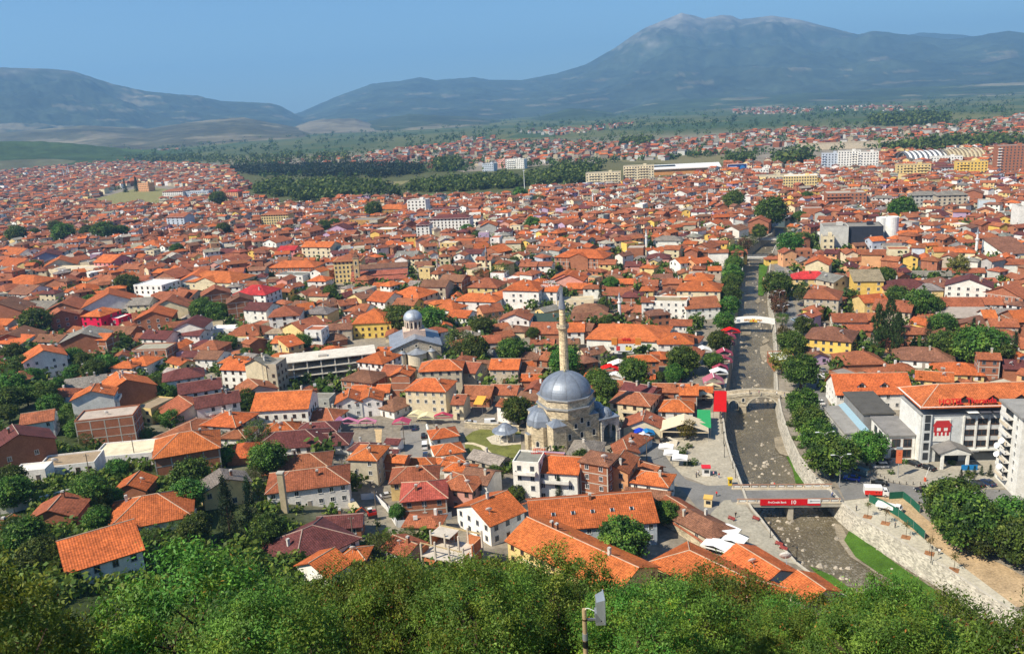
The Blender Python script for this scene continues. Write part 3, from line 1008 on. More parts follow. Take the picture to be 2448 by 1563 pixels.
def house(x, y, z, L, D, yaw, fl, rt, rc, wc, name='house', cat='house', look=None, label=None, pitch=None, wins=True, seed=None,
          chims=None, dish=None, balcony=None, group='houses of the old town', skirt=None, winw=1.0, wincol=None, door=True, dormers=0, sky=0):
    NH[0] += 1
    rr = random.Random(seed if seed is not None else NH[0] * 31 + 5)
    dist = math.hypot(x, y)
    pitch = pitch or R(rr.uniform(21, 26))
    ze = 2.85 * fl + 0.35
    wt, wm, ww = WALL[wc]
    wt = jit(wt, .07, rr)
    rtint, rw = ROOF[rc]
    rtint = jit(rtint, .16, rr)
    root = thing(name, label, cat, (x, y, z), yaw, group)
    if not label:
        kind = {'g': 'gabled', 'h': 'hip-roofed', 'x': 'cross-gabled', 's': 'lean-to', 'f': 'flat-roofed'}[rt]
        size = {1: 'low', 2: 'two-storey', 3: 'three-storey', 4: 'four-storey', 5: 'five-storey'}.get(int(round(fl + .01)), 'low')
        ww2 = ww.replace('bare ', '')
        look = look or ('%s %s flat-roofed house' % (size, ww2) if rt == 'f' else '%s %s %s house with %s roof' % (size, ww2, kind, rw.replace('weathered ', '')))
        TOLABEL.append((root, look, x, y, z + ze))
    else:
        landmark_maybe = None
    tops, lines, rise = roof_geo(rt, L, D, ze, pitch)
    b = MB()
    base = -(skirt if skirt is not None else (2.5 + 0.35 * max(L, D) * min(1, z / 10)))
    frame = (.5, .46, .4) if wc == 'k' and fl >= 2 and rr.random() < .75 else None
    put_walls(b, rt, L, D, ze, rise, base, wm, wt, frame=frame)
    if rt == 'x' or dormers:
        pass
    b.build('wall', root)
    rb = MB()
    rmat = 'concrete' if rt == 'f' or rc in 'kw' else ('roof_tile' if rc not in 'GB' else 'metal')
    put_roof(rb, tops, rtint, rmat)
    if dist < 330 and rc in 'omrD' and lines:
        for l in lines:
            p, q = Vector(l[0]), Vector(l[1])
            rb.tube([p + Vector((0, 0, .03)), q + Vector((0, 0, .03))], 0.13, 5, 'concrete', jit(RIDGE if rc != 'm' else (.42, .3, .25), .1, rr))
    if rt == 'x':       # gabled cross wing to the front
        w = L * 0.38
        g = w / 2 * math.tan(pitch)
        zt = min(ze + g, ze + rise * 0.95)
        yb = -(D / 2 + .9)
        for s in (-1, 1):
            t = [(0, yb, zt), (0, 0, zt), (s * (w / 2 + .4), 0, ze - .15), (s * (w / 2 + .4), yb, ze - .15)]
            if s < 0:
                pass
            else:
                t.reverse()
            put_roof(rb, [t], rtint)
        wb = MB()
        wb.face([(-w / 2, yb + .35, base), (w / 2, yb + .35, base), (w / 2, yb + .35, ze), (0, yb + .35, zt - .1), (-w / 2, yb + .35, ze)], wm, wt)
        wb.face([(-w / 2, -D / 2, base), (-w / 2, yb + .35, base), (-w / 2, yb + .35, ze), (-w / 2, -D / 2, ze)], wm, wt)
        wb.face([(w / 2, yb + .35, base), (w / 2, -D / 2, base), (w / 2, -D / 2, ze), (w / 2, yb + .35, ze)], wm, wt)
        wb.build('gable_wing', root)
    roof = rb.build('roof', root)

    def zroof(px_, py_):
        if rt == 'g':
            return ze + rise * (1 - abs(py_) / (D / 2))
        if rt in 'hx':
            LL, DD, X, Y = (L, D, px_, py_) if L >= D else (D, L, py_, px_)
            k = max(.15, LL / 2 - DD / 2 * .92)
            return ze + rise * min(1 - abs(Y) / (DD / 2), 1 - max(0, abs(X) - k) / (LL / 2 - k))
        return ze
    if rt in 'ghx':
        n = chims if chims is not None else (rr.choice([0, 1, 1, 2]) if dist < 480 else rr.choice([0, 0, 1]))
        for i in range(n):
            cx, cy_ = rr.uniform(-.34, .34) * L, rr.uniform(-.3, .3) * D
            part('chimney', chimney_mesh(rr.choice([0, 0, 1, 2])), roof, (cx, cy_, zroof(cx, cy_) + .35))
        if sky:
            for i in range(sky):
                cx = (-.32 + .64 * i / max(1, sky - 1)) * L
                s = MB()
                yy = -D * .27
                z0 = zroof(cx, yy - .5) + .12
                z1 = zroof(cx, yy + .5) + .12
                s.face([(cx - .42, yy - .5, z0), (cx + .42, yy - .5, z0), (cx + .42, yy + .5, z1), (cx - .42, yy + .5, z1)], 'glass')
                for dx in (-.45, .45):
                    s.box((cx + dx, yy, (z0 + z1) / 2 - .05), (.09, 1.05, abs(z1 - z0) * .9 + .12), 'paint', (.75, .74, .72))
                s.build('skylight', roof)
        for i in range(dormers):
            cx = (-.3 + .6 * (i + .5) / dormers) * L if dormers > 1 else 0
            w, dy = 2.6, D * .5
            yb = -D / 2 * .72
            zb = zroof(cx, yb)
            zt = zb + 1.9
            s = MB()
            for sg in (-1, 1):
                t = [(cx, yb - .3, zt), (cx, yb + 3.6, zt), (cx + sg * (w / 2 + .3), yb + 1.6, zb + .55), (cx + sg * (w / 2 + .3), yb - .3, zb + .55)]
                if sg > 0:
                    t.reverse()
                put_roof(s, [t], rtint, th=.15)
                s.face([(cx + sg * w / 2, yb, zb - .4), (cx + sg * w / 2, yb + 2.4, zb + .7), (cx + sg * w / 2, yb, zb + .75)], wm, wt)
            s.face([(cx - w / 2, yb, zb - .4), (cx + w / 2, yb, zb - .4), (cx + w / 2, yb, zb + .75), (cx, yb, zt - .1), (cx - w / 2, yb, zb + .75)], wm, wt)
            d = s.build('dormer', roof)
            part('window', win_mesh(1.4, 1.0, 'n'), d, (cx, yb, zb + .6))
    if dish if dish is not None else rr.random() < (.3 if dist < 700 else .15):
        cx, cy_ = rr.uniform(-.4, .4) * L, -rr.uniform(.1, .35) * D
        d = part('satellite_dish', dish_mesh(), roof, (cx, cy_, zroof(cx, cy_) + .8))
        d.rotation_euler = (R(55), 0, R(rr.uniform(150, 215)) - yaw)
        d.scale = [rr.uniform(1.0, 1.7)] * 3
    # windows on the sides that can be seen
    if wins:
        wcol = wincol or rr.choice('wwng')
        sides = [(0, -1, L, D / 2, 0.0), (1, 0, D, L / 2, R(90)), (0, 1, L, D / 2, R(180)), (-1, 0, D, L / 2, R(-90))]
        far = dist > 430
        W, Hh = (1.05 * winw, 1.35) if not far else (1.3 * winw, 1.5)
        blank = rr.random() < (.35 if wc in 'kgt' else .12)
        first = True
        for nx, ny, ln, off, ra in sides:
            gx, gy = nx * math.cos(yaw) - ny * math.sin(yaw), nx * math.sin(yaw) + ny * math.cos(yaw)
            face = -(gx * x + gy * y) / (dist + .01)
            if face < 0.12 or (face < .3 and far):
                continue
            if blank and ny == 0 or (wc == 'k' and rr.random() < .45) or (rt == 'g' and nx != 0 and rr.random() < .3):
                continue
            n = max(1, int(ln / (3.0 if not far else 4.0)))
            for st in range(int(math.floor(fl + .3))):
                zc = 1.75 + 2.85 * st
                if far and st == 0 and fl >= 2:
                    continue
                for i in range(n):
                    if rr.random() < .14:
                        continue
                    t = (i + .5) / n * ln - ln / 2
                    if first and st == 0 and i == n // 2 and door and not far:
                        db = MB()
                        db.box((0, -.03, 1.05), (1.0, .1, 2.1), 'wood', rr.choice([(.2, .1, .05), (.12, .1, .09), (.35, .3, .25)]))
                        db.box((0, -.05, 2.14), (1.2, .14, .1), 'paint', (.6, .58, .55))
                        db.build('door', root, loc=(nx * off - ny * -t * 0 + (t if ny == -1 else -t if ny == 1 else 0), ny * off + (t if nx == 1 else -t if nx == -1 else 0), 0), rot=ra)
                        first = False
                        continue
                    p = (nx * off + (t if ny == -1 else -t if ny == 1 else 0), ny * off + (t if nx == 1 else -t if nx == -1 else 0), zc)
                    part('window', win_mesh(W, Hh, wcol), root, p, ra)
    if balcony if balcony is not None else (fl >= 2 and dist < 420 and wc in 'wcyop' and rr.random() < .4):
        w = L * rr.uniform(.4, .8)
        bb = MB()
        zz = 2.85 * (fl - 1 if fl >= 2 else 1) + .2
        bb.box((0, 0, 0), (w, 1.3, .16), 'concrete', (.6, .57, .52))
        bb.box((0, -.62, .5), (w, .08, .85), 'plaster', wt)
        for s in (-1, 1):
            bb.box((s * (w / 2 - .04), 0, .5), (.08, 1.2, .85), 'plaster', wt)
        bb.build('balcony', root, loc=(0, -D / 2 - .66, zz))
    return root

def place_house(c, cx, cy_, lp, dp, yaw, fl, rt, rc, wc, **kw):
    """ridge centre at a picture point; sizes in pixels of that crop, turned into metres at that distance."""
    u, v = px(c, cx, cy_)
    s = CROPS[c][2]
    pitch = R(random.Random(int(cx * 7 + cy_)).uniform(20.5, 25.5))
    ze = 2.85 * fl + .35
    rise = 0
    dist = 300
    for _ in range(3):
        p = P(u, v, None, ze + rise)
        dist = (p - CAM).length
        mpp = dist / F / s
        L, D = lp * mpp * 1.1, dp * mpp * 1.08
        dm = min(L, D) if rt in 'hx' else D
        rise = {'g': dm / 2, 'h': dm / 2, 'x': dm / 2, 's': dm * .3, 'f': 0}[rt] * math.tan(pitch)
    dep = math.asin((CH - p.z) / dist)
    ya = R(yaw) - math.atan2(.056, math.sin(dep)) * abs(math.cos(R(yaw))) - math.atan2(p.x, p.y) * (abs(math.sin(R(yaw))))
    g = hgt(p.x, p.y)
    OCC.append((p.x, p.y, 0.42 * math.sqrt(L * D) + .15 * max(L, D)))
    return house(p.x, p.y, g, L, D, ya, fl, rt, rc, wc, pitch=pitch, **kw)

def ridge_house(c, x1, y1, x2, y2, D, fl, rt, rc, wc, ext=0.0, pitch=R(23), **kw):
    """ridge given by its two ends in the picture; D in metres"""
    ze = 2.85 * fl + .35
    rise = D / 2 * math.tan(pitch)
    a, b_ = P(*px(c, x1, y1), None, ze + rise), P(*px(c, x2, y2), None, ze + rise)
    zz = (a.z + b_.z) / 2
    a, b_ = P(*px(c, x1, y1), zz), P(*px(c, x2, y2), zz)
    if a.x > b_.x:
        a, b_ = b_, a
    L = (b_ - a).length + ext
    yaw = math.atan2(b_.y - a.y, b_.x - a.x)
    mid = (a + b_) / 2
    n = max(1, int(L / D + .5))
    for k in range(n):
        t = (k + .5) / n
        q = a.lerp(b_, t)
        OCC.append((q.x, q.y, D * .55))
    return house(mid.x, mid.y, zz - ze - rise, L, D, yaw, fl, rt, rc, wc, pitch=pitch, **kw)
# ------------------------------------------------------------------ landmarks
def flat(name, color, rough=0.6):
    if name not in MATS:
        mat(name, rough, 0.3, color=color, noise_s=1.5, noise_a=0.05)
    return MATS[name]

def text(parent, s, size, loc, rot, mname, name='lettering', depth=0.03, align='CENTER', bold=0.0):
    cu = bpy.data.curves.new(name, 'FONT')
    cu.body = s
    cu.size = size
    cu.extrude = depth
    cu.offset = bold
    cu.align_x = align
    cu.align_y = 'CENTER'
    cu.resolution_u = 3
    cu.materials.append(MATS[mname])
    tmp = bpy.data.objects.new(name, cu)
    COL.objects.link(tmp)
    me = bpy.data.meshes.new_from_object(tmp.evaluated_get(bpy.context.evaluated_depsgraph_get()))
    bpy.data.objects.remove(tmp)
    o = bpy.data.objects.new(name, me)
    COL.objects.link(o)
    o.parent = parent
    o.location = loc
    o.rotation_euler = rot
    return o
flat('red_letters', (0.62, 0.02, 0.02))
flat('white_letters', (0.85, 0.85, 0.85))
flat('black_letters', (0.03, 0.03, 0.03))
flat('gold_letters', (0.6, 0.3, 0.05))
flat('grey_letters', (0.25, 0.25, 0.27))

def arch_wall(b, x0, x1, zt, z0, ops, y, th, mname, tint, cap=None, n=12):
    """upright wall in the local XZ plane from y-th/2 to y+th/2; zt(x): its top; ops: (centre, half width, spring z, rise)."""
    ops = sorted(ops)
    xs = [x0]
    for c, w, s, r in ops:
        xs += [c - w * math.cos(math.pi * k / n) for k in range(n + 1)]
    xs.append(x1)
    ex = []
    for a, c in zip(xs[:-1], xs[1:]):
        k = max(1, int((c - a) / 2.5))
        ex += [a + (c - a) * i / k for i in range(k)]
    ex.append(x1)

    def bot(x, mid):
        for c, w, s, r in ops:
            if c - w - 1e-6 <= mid <= c + w + 1e-6:
                return s + r * math.sqrt(max(0, 1 - ((x - c) / w) ** 2))
        return z0
    f, k = y - th / 2, y + th / 2
    for a, c in zip(ex[:-1], ex[1:]):
        if c - a < 1e-6:
            continue
        mid = (a + c) / 2
        za, zc = bot(a, mid), bot(c, mid)
        b.face([(a, f, za), (c, f, zc), (c, f, zt(c)), (a, f, zt(a))], mname, tint)
        b.face([(c, k, zc), (a, k, za), (a, k, zt(a)), (c, k, zt(c))], mname, tint)
        b.face([(a, f, zt(a)), (c, f, zt(c)), (c, k, zt(c)), (a, k, zt(a))], mname, cap or tint)
        if za > z0 + 1e-6 or zc > z0 + 1e-6:
            b.face([(a, k, za), (c, k, zc), (c, f, zc), (a, f, za)], mname, tint)
    for c, w, s, r in ops:
        for sx in (-1, 1):
            q = [(c + sx * w, f, z0), (c + sx * w, k, z0), (c + sx * w, k, s), (c + sx * w, f, s)]
            b.face(q if sx > 0 else q[::-1], mname, tint)
    for x in (x0, x1):
        b.face([(x, f, z0), (x, k, z0), (x, k, zt(x)), (x, f, zt(x))], mname, tint)

def ngon(n, r, a0=0.0, cx=0, cy=0):
    return [(cx + r * math.cos(a0 + 2 * math.pi * i / n), cy + r * math.sin(a0 + 2 * math.pi * i / n)) for i in range(n)]

LEAD = (0.25, 0.285, 0.34)
STN = (0.64, 0.52, 0.34)

# ---- the great mosque
mc = P(1352, 939.6, 16.8)
MY = R(22)
OCC += [(mc.x, mc.y, 13), (mc.x + 9, mc.y + 4, 8), (mc.x - 9, mc.y - 4, 7)]
MSC = 1.0
mq = thing('mosque', 'great domed stone mosque with grey lead domes and one tall minaret', 'mosque', (mc.x, mc.y, 0), MY)
landmark('the great domed mosque', mc.x, mc.y, 10)
b = MB()
b.prism([(-7.6, -7.6), (7.6, -7.6), (7.6, 7.6), (-7.6, 7.6)], -3, 11.2, 'stone', STN, 'lead', LEAD)
b.prism(ngon(8, 8.25 / math.cos(R(22.5)), R(22.5)), 11.2, 14.1, 'stone', STN)
b.build('hall_wall', mq)
b = MB()
b.prism(ngon(8, 8.75 / math.cos(R(22.5)), R(22.5)), 14.1, 14.5, 'concrete', (.42, .4, .36), 'lead', LEAD, True)
b.prism(ngon(8, 8.0 / math.cos(R(22.5)), R(22.5)), 14.5, 16.9, 'stone', (.62, .52, .36))
b.prism(ngon(8, 8.45 / math.cos(R(22.5)), R(22.5)), 16.9, 17.25, 'concrete', (.42, .4, .36), 'lead', LEAD, True)
b.build('drum', mq)
b = MB()
pr = [(8.15 * math.cos(t), 17.25 + 6.7 * math.sin(t) ** 1.0) for t in [R(90) * i / 14 for i in range(15)]]
pr[-1] = (0.0, 23.95)
b.lathe(pr, 64, 'lead', LEAD, seams=64)
b.lathe([(.28, 23.8), (.42, 24.3), (.12, 24.7), (.22, 25.1), (0, 26.2)], 8, 'metal', (.5, .45, .25))
dm = b.build('dome', mq, smooth=False)
for p in dm.data.polygons:
    p.use_smooth = True

def turret(x, y, s, h, name):
    b = MB()
    b.prism([(x - s, y - s), (x + s, y - s), (x + s, y + s), (x - s, y + s)], -3, h, 'stone', (.6, .5, .34))
    e = s + .25
    for i in range(4):
        c = [(x - e, y - e), (x + e, y - e), (x + e, y + e), (x - e, y + e)]
        p, q = c[i], c[(i + 1) % 4]
        b.face([(*p, h), (*q, h), (x, y, h + s * .85)], 'lead', LEAD, [(0, 0), (.5, 0), (.25, 1)])
        b.face([(*p, h - .25), (*q, h - .25), (*q, h), (*p, h)], 'concrete', (.42, .4, .36))
    return b.build(name, mq)
turret(-7.0, -7.2, 2.2, 10.2, 'corner_turret')
turret(-7.0, 7.2, 2.2, 10.2, 'corner_turret')
b = MB()
ap = [(-7.5, -4.6), (-7.5, 4.6), (-10.4, 4.6), (-13.0, 2.1), (-13.0, -2.1), (-10.4, -4.6)][::-1]
b.prism(ap[::-1] if False else ap, -3, 8.9, 'stone', (.62, .51, .34), 'lead', LEAD)
b.prism([(-14.2, -1.3), (-12.9, -1.3), (-12.9, 1.3), (-14.2, 1.3)], -3, 6.0, 'stone', (.62, .51, .34), 'lead', LEAD)
b.build('apse', mq)
b = MB()
b.lathe([(5.15, 8.7), (5.1, 9.1), (4.7, 10.6), (3.8, 11.9), (2.4, 12.9), (1.0, 13.35), (0, 13.45)], 8, 'lead', LEAD, c=(-8.6, 0, 0), seams=32)
b.build('apse_half_dome', mq)
b = MB()
POR = (.58, .54, .46)
arch_wall(b, -3.0, 3.0, lambda x: 8.9, -2, [(0, 2.3, 4.6, 2.6)], 0, .7, 'stone', POR)
v = [(x + 11.0, y - 8.0, z) for x, y, z in b.v]
b.v = v
arch_wall(b2 := MB(), -8.3, 8.3, lambda x: 8.9, -2, [(-5.4, 2.3, 4.6, 2.4), (0, 2.3, 4.6, 2.4), (5.4, 2.3, 4.6, 2.4)], 0, .7, 'stone', POR)
b.build('portico_side_arch', mq)
b2.v = [(14.0 - y, x, z) for x, y, z in b2.v]
b2.build('portico_arcade', mq)
b = MB()
b.box((10.8, 0, 9.05), (7.2, 17.4, .3), 'lead', LEAD)
for y in (-5.4, 0, 5.4):
    b.lathe([(2.45, 9.2), (2.4, 9.7), (2.1, 10.6), (1.5, 11.4), (.7, 11.85), (0, 11.95)], 16, 'lead', LEAD, c=(10.8, y, 0), seams=24)
b.build('portico_roof', mq)
for x, y in ((14.4, -8.0), (14.4, -2.7), (14.4, 2.7), (14.4, 8.0)):
    b = MB()
    b.tube([(x, y, -.3), (x, y, 4.6)], .36, 10, 'concrete', (.72, .69, .62))
    b.box((x, y, 4.7), (.95, .95, .35), 'concrete', (.7, .66, .58))
    b.build('column', mq)
AW = {}

def arch_win(w=1.0, h=1.9):
    k = (w, h)
    if k not in AW:
        b = MB()
        n = 8
        top = [(w / 2 * math.cos(math.pi * i / n), -.03, h / 2 - w / 2 + w / 2 * math.sin(math.pi * i / n)) for i in range(n + 1)]
        b.face([(-w / 2, -.03, -h / 2), (w / 2, -.03, -h / 2)] + top, 'glass')
        e = .2
        t2 = [((w / 2 + e) * math.cos(math.pi * i / n), -.06, h / 2 - w / 2 + (w / 2 + e) * math.sin(math.pi * i / n)) for i in range(n + 1)]
        lo, lo2 = [(w / 2, -.06, -h / 2)] + [(p[0], -.06, p[2]) for p in top] + [(-w / 2, -.06, -h / 2)], [(w / 2 + e, -.06, -h / 2)] + t2 + [(-w / 2 - e, -.06, -h / 2)]
        for i in range(len(lo) - 1):
            b.face([lo[i], lo2[i], lo2[i + 1], lo[i + 1]], 'concrete', (.72, .67, .56))
        b.box((0, -.08, -h / 2 - .08), (w + .5, .2, .16), 'concrete', (.72, .67, .56))
        o = b.build('window')
        AW[k] = o.data
        bpy.data.objects.remove(o)
    return AW[k]
for x in (-2.8, 1.4, 5.4):
    part('window', win_mesh(1.1, 1.9, 'g'), mq, (x, -7.62, 1.5))
for x in (-2.8, 1.4, 5.6):
    part('window', arch_win(1.0, 2.0), mq, (x, -7.62, 5.2))
for x in (-.6, 3.8):
    part('window', arch_win(.9, 1.7), mq, (x, -7.62, 8.4))
part('window', arch_win(.9, 1.7), mq, (1.6, -7.62, 10.0))
for y, z in ((-2.6, 3.2), (2.6, 3.2)):
    part('window', arch_win(1.0, 1.8), mq, (-11.8, y * 1.25, z), R(-90) if False else R(-45 if y < 0 else -135))
part('window', arch_win(.9, 1.7), mq, (-9.24, -7.2, 3.0), R(-90))
part('door', win_mesh(1.3, 2.6, 'n'), mq, (-8.9, -4.63, .6))
mq.scale = (MSC, MSC, MSC)
# minaret: stands behind the dome, part of the mosque
ypl = mc.y + 9.5

def zat(u, v, yp):
    d = ray(u, v)
    t = yp / d.y
    return CAM + d * t
mb = zat(1345.3, 781, ypl)
mt, mcn = zat(1340, 690, ypl), zat(1343.5, 737, ypl)
inv = Matrix.Rotation(-MY, 3, 'Z')
ml = inv @ Vector((mb.x - mc.x, mb.y - mc.y, 0)) / MSC
zb, zt_, zc_ = mb.z / MSC, mt.z / MSC, mcn.z / MSC
MN = (.74, .58, .36)
b = MB()
b.prism([(ml.x - 2, ml.y - 2), (ml.x + 2, ml.y - 2), (ml.x + 2, ml.y + 2), (ml.x - 2, ml.y + 2)], -3, 11, 'stone', STN)
b.tube([(ml.x, ml.y, 11), (ml.x, ml.y, 12.5), (ml.x, ml.y, zb - .9)], [1.9, 1.5, 1.38], 14, 'stone', MN)
b.tube([(ml.x, ml.y, zb), (ml.x, ml.y, zc_)], [1.02, .97], 14, 'stone', MN)
mn = b.build('minaret', mq)
b = MB()
b.lathe([(1.38, zb - 1.6), (1.5, zb - 1.0), (1.75, zb - .6), (2.0, zb - .2), (2.0, zb), (1.1, zb)], 16, 'stone', MN, c=(ml.x, ml.y, 0))
b.lathe([(1.97, zb), (1.97, zb + 1.0), (1.85, zb + 1.0), (1.85, zb)], 16, 'stone', (.6, .5, .36), c=(ml.x, ml.y, 0))
b.build('balcony', mn)
b = MB()
b.lathe([(1.2, zc_ - .1), (1.17, zc_ + .2), (.64, zc_ + (zt_ - zc_) * .55), (0.03, zt_)], 14, 'lead', (.27, .29, .33), c=(ml.x, ml.y, 0), seams=20)
b.tube([(ml.x, ml.y, zt_ - .3), (ml.x, ml.y, zt_ + 1.4)], .06, 5, 'metal', (.5, .45, .3))
b.build('spire', mn)

# ---- washing fountain pavilion in the mosque garden
fp = P(*px('B3', 2165, 915), 0)
OCC.append((fp.x, fp.y, 5))
fo = thing('fountain_pavilion', 'open octagonal fountain pavilion with a flared lead roof on slim white columns', 'pavilion', (fp.x, fp.y, 0))
landmark('the fountain pavilion', fp.x, fp.y, 2)
b = MB()
b.lathe([(4.3, 3.5), (4.2, 3.65), (2.9, 4.25), (2.1, 5.1), (1.0, 5.9), (0, 6.15)], 16, 'lead', LEAD, seams=32)
b.lathe([(2.9, 3.4), (4.3, 3.5)], 16, 'wood', (.3, .2, .12))
b.build('roof', fo)
for x, y in ngon(8, 3.1, .2):
    b = MB()
    b.tube([(x, y, 0), (x, y, 3.45)], .14, 8, 'concrete', (.8, .78, .72))
    b.build('column', fo)
b = MB()
b.prism(ngon(8, 1.4), 0, 1.1, 'concrete', (.62, .58, .5))
b.prism(ngon(16, 4.4), 0, .12, 'paving', (.6, .54, .42))
b.build('basin', fo)

# ---- orthodox cathedral with a drum dome
cp = P(*px('A3', 1000, 755), 13.2)
CY = R(9)
OCC += [(cp.x, cp.y, 13), (cp.x + 1, cp.y - 11, 10), (cp.x - 8, cp.y - 4, 8)]
ch = thing('church', 'grey-roofed stone church with one drum and dome beside tall trees', 'church', (cp.x, cp.y, 0), CY)
landmark('the grey-roofed domed church', cp.x, cp.y, 9)
OC = (.5, .43, .33)
W2, yF, yB = 10.5, -12.5, 11.5
b = MB()
for y, fw in ((yF, 1), (yB, -1)):
    q = [(-W2, y, -2), (W2, y, -2), (W2, y, 7.6), (0, y, 11.3), (-W2, y, 7.6)]
    b.face(q if fw > 0 else q[::-1], 'stone', OC)
for s in (-1, 1):
    b.face([(s * W2, yB * s * -1, -2), (s * W2, yF * s * -1 if False else yB * s, -2), (s * W2, yB * s, 7.6), (s * W2, yB * s * -1, 7.6)] if False else [(s * W2, yF if s > 0 else yB, -2), (s * W2, yB if s > 0 else yF, -2), (s * W2, yB if s > 0 else yF, 7.6), (s * W2, yF if s > 0 else yB, 7.6)], 'plaster', (.6, .53, .42))
b.build('wall', ch)
LG = (0.34, 0.37, 0.42)
b = MB()
for s in (-1, 1):
    t = [(s * 11.2, yF - .5, 7.4), (s * 11.2, yB + .5, 7.4), (0, yB + .5, 11.5), (0, yF - .5, 11.5)]
    put_roof(b, [t if s > 0 else t[::-1]], LG, 'lead', .3)
for x, r_ in ((-6.3, 1.7), (0, 4.4), (6.3, 1.7)):
    b.lathe([(r_ + .2, 5.4), (r_ * .6, 6.0), (0, 6.6 if r_ < 3 else 7.3)], 14, 'lead', LG, c=(x, yF - .1, 0), a0=math.pi, a1=2 * math.pi, seams=24)
b.build('roof', ch)
for x, r_ in ((-6.3, 1.6), (0, 4.1), (6.3, 1.6)):
    b = MB()
    b.lathe([(r_, -2), (r_, 5.4)], 14, 'plaster', (.66, .58, .44), c=(x, yF - .1, 0), a0=math.pi, a1=2 * math.pi)
    b.build('apse', ch)
b = MB()
PK = (.66, .48, .38)
b.box((0, 0, 11.0), (9.6, 9.6, 3.4), 'plaster', PK)
for s in (-1, 1):
    b.face([(-4.8, s * 4.82, 12.4), (4.8, s * 4.82, 12.4), (0, s * 4.82, 13.6)][::s * -1 if s < 0 else 1], 'plaster', PK)
b.build('crossing_block', ch)
b = MB()
b.prism(ngon(12, 3.7), 12.6, 17.0, 'plaster', (.72, .58, .46))
for x, y in ngon(12, 3.72):
    b.tube([(x, y, 12.6), (x, y, 16.9)], .22, 6, 'concrete', (.74, .66, .54))
for i in range(12):
    a = R(15 + 30 * i)
    b.box((3.62 * math.cos(a), 3.62 * math.sin(a), 14.9), (.1, .8, 2.6), 'glass', yaw=a)
b.prism(ngon(12, 4.1), 17.0, 17.4, 'concrete', (.6, .56, .5), bottom=True)
b.build('drum', ch)
b = MB()
pr = [(4.2 * math.cos(t), 17.4 + 3.7 * math.sin(t)) for t in [R(90) * i / 8 for i in range(9)]]
pr[-1] = (0, 21.1)
b.lathe(pr, 32, 'lead', (.42, .47, .53), seams=24)
b.tube([(0, 0, 21), (0, 0, 23)], .08, 5, 'metal', (.6, .5, .2))
b.box((0, 0, 22.3), (.9, .1, .12), 'metal', (.6, .5, .2))
d = b.build('dome', ch)
for p in d.data.polygons:
    p.use_smooth = True
for x in (-6, 0, 6):
    part('window', arch_win(1.0, 1.0), ch, (x, yF - .03, 8.2 if x == 0 else 7.1))

# ---- catholic cathedral: stepped basilica with a bell tower
kp = P(*px('M2', 1960, 1195), 12)
KY = R(2)
OCC += [(kp.x - 10, kp.y, 11), (kp.x, kp.y, 12), (kp.x + 10, kp.y, 11)]
ca = thing('basilica', 'long red-roofed basilica with stepped aisle roofs and a square bell tower', 'church', (kp.x, kp.y, 0), KY)
landmark('the stepped red-roofed basilica', kp.x, kp.y, 8)
b = MB()
for hw, z0, z1 in ((4.6, -1, 9.6), (9.2, -1, 6.2), (13.0, -1, 3.8)):
    b.box((0, 0, (z0 + z1) / 2), (34 + (10 - hw) * .1, hw * 2, z1 - z0), 'plaster', (.55, .42, .28) if hw != 4.6 else (.74, .68, .58))
for s in (-1, 1):
    q = [(s * 17.25, -4.6 * s, 9.6), (s * 17.25, 4.6 * s, 9.6), (s * 17.25, 0, 11.6)]
    b.face(q, 'plaster', (.7, .45, .36))
b.build('wall', ca)
for nm, ts, c in (('nave_roof', [[(-18, -5.1, 9.4), (18, -5.1, 9.4), (18, 0, 11.8), (-18, 0, 11.8)], [(18, 5.1, 9.4), (-18, 5.1, 9.4), (-18, 0, 11.8), (18, 0, 11.8)]], (.22, .11, .07)),
                  ('aisle_roof', [[(-18, -9.6, 6.0), (18, -9.6, 6.0), (18, -4.65, 8.2), (-18, -4.65, 8.2)], [(18, 9.6, 6.0), (-18, 9.6, 6.0), (-18, 4.65, 8.2), (18, 4.65, 8.2)]], (.40, .12, .075)),
                  ('outer_aisle_roof', [[(-18, -13.5, 3.6), (18, -13.5, 3.6), (18, -9.25, 5.4), (-18, -9.25, 5.4)], [(18, 13.5, 3.6), (-18, 13.5, 3.6), (-18, 9.25, 5.4), (18, 9.25, 5.4)]], (.40, .12, .075))):
    b = MB()
    put_roof(b, ts, c)
    b.build(nm, ca)
b = MB()
b.box((-13.5, -11, 8.5), (3.4, 3.4, 19), 'plaster', (.62, .44, .22))
b.box((-13.5, -11, 18.2), (3.9, 3.9, .4), 'concrete', (.55, .45, .32))
for i in range(4):
    c = [(-15.4, -12.9), (-11.6, -12.9), (-11.6, -9.1), (-15.4, -9.1)]
    b.face([(*c[i], 18.4), (*c[(i + 1) % 4], 18.4), (-13.5, -11, 22.5)], 'roof_tile', (.2, .1, .06), [(0, 0), (1, 0), (.5, 1)])
tw = b.build('bell_tower', ca)
for z in (6, 10, 15):
    part('window', arch_win(1.1, 2.2), tw, (-13.5, -12.73, z))
for i in range(8):
    part('window', arch_win(.9, 1.6), ca, (-14 + 4 * i, -13.03, 2.0))

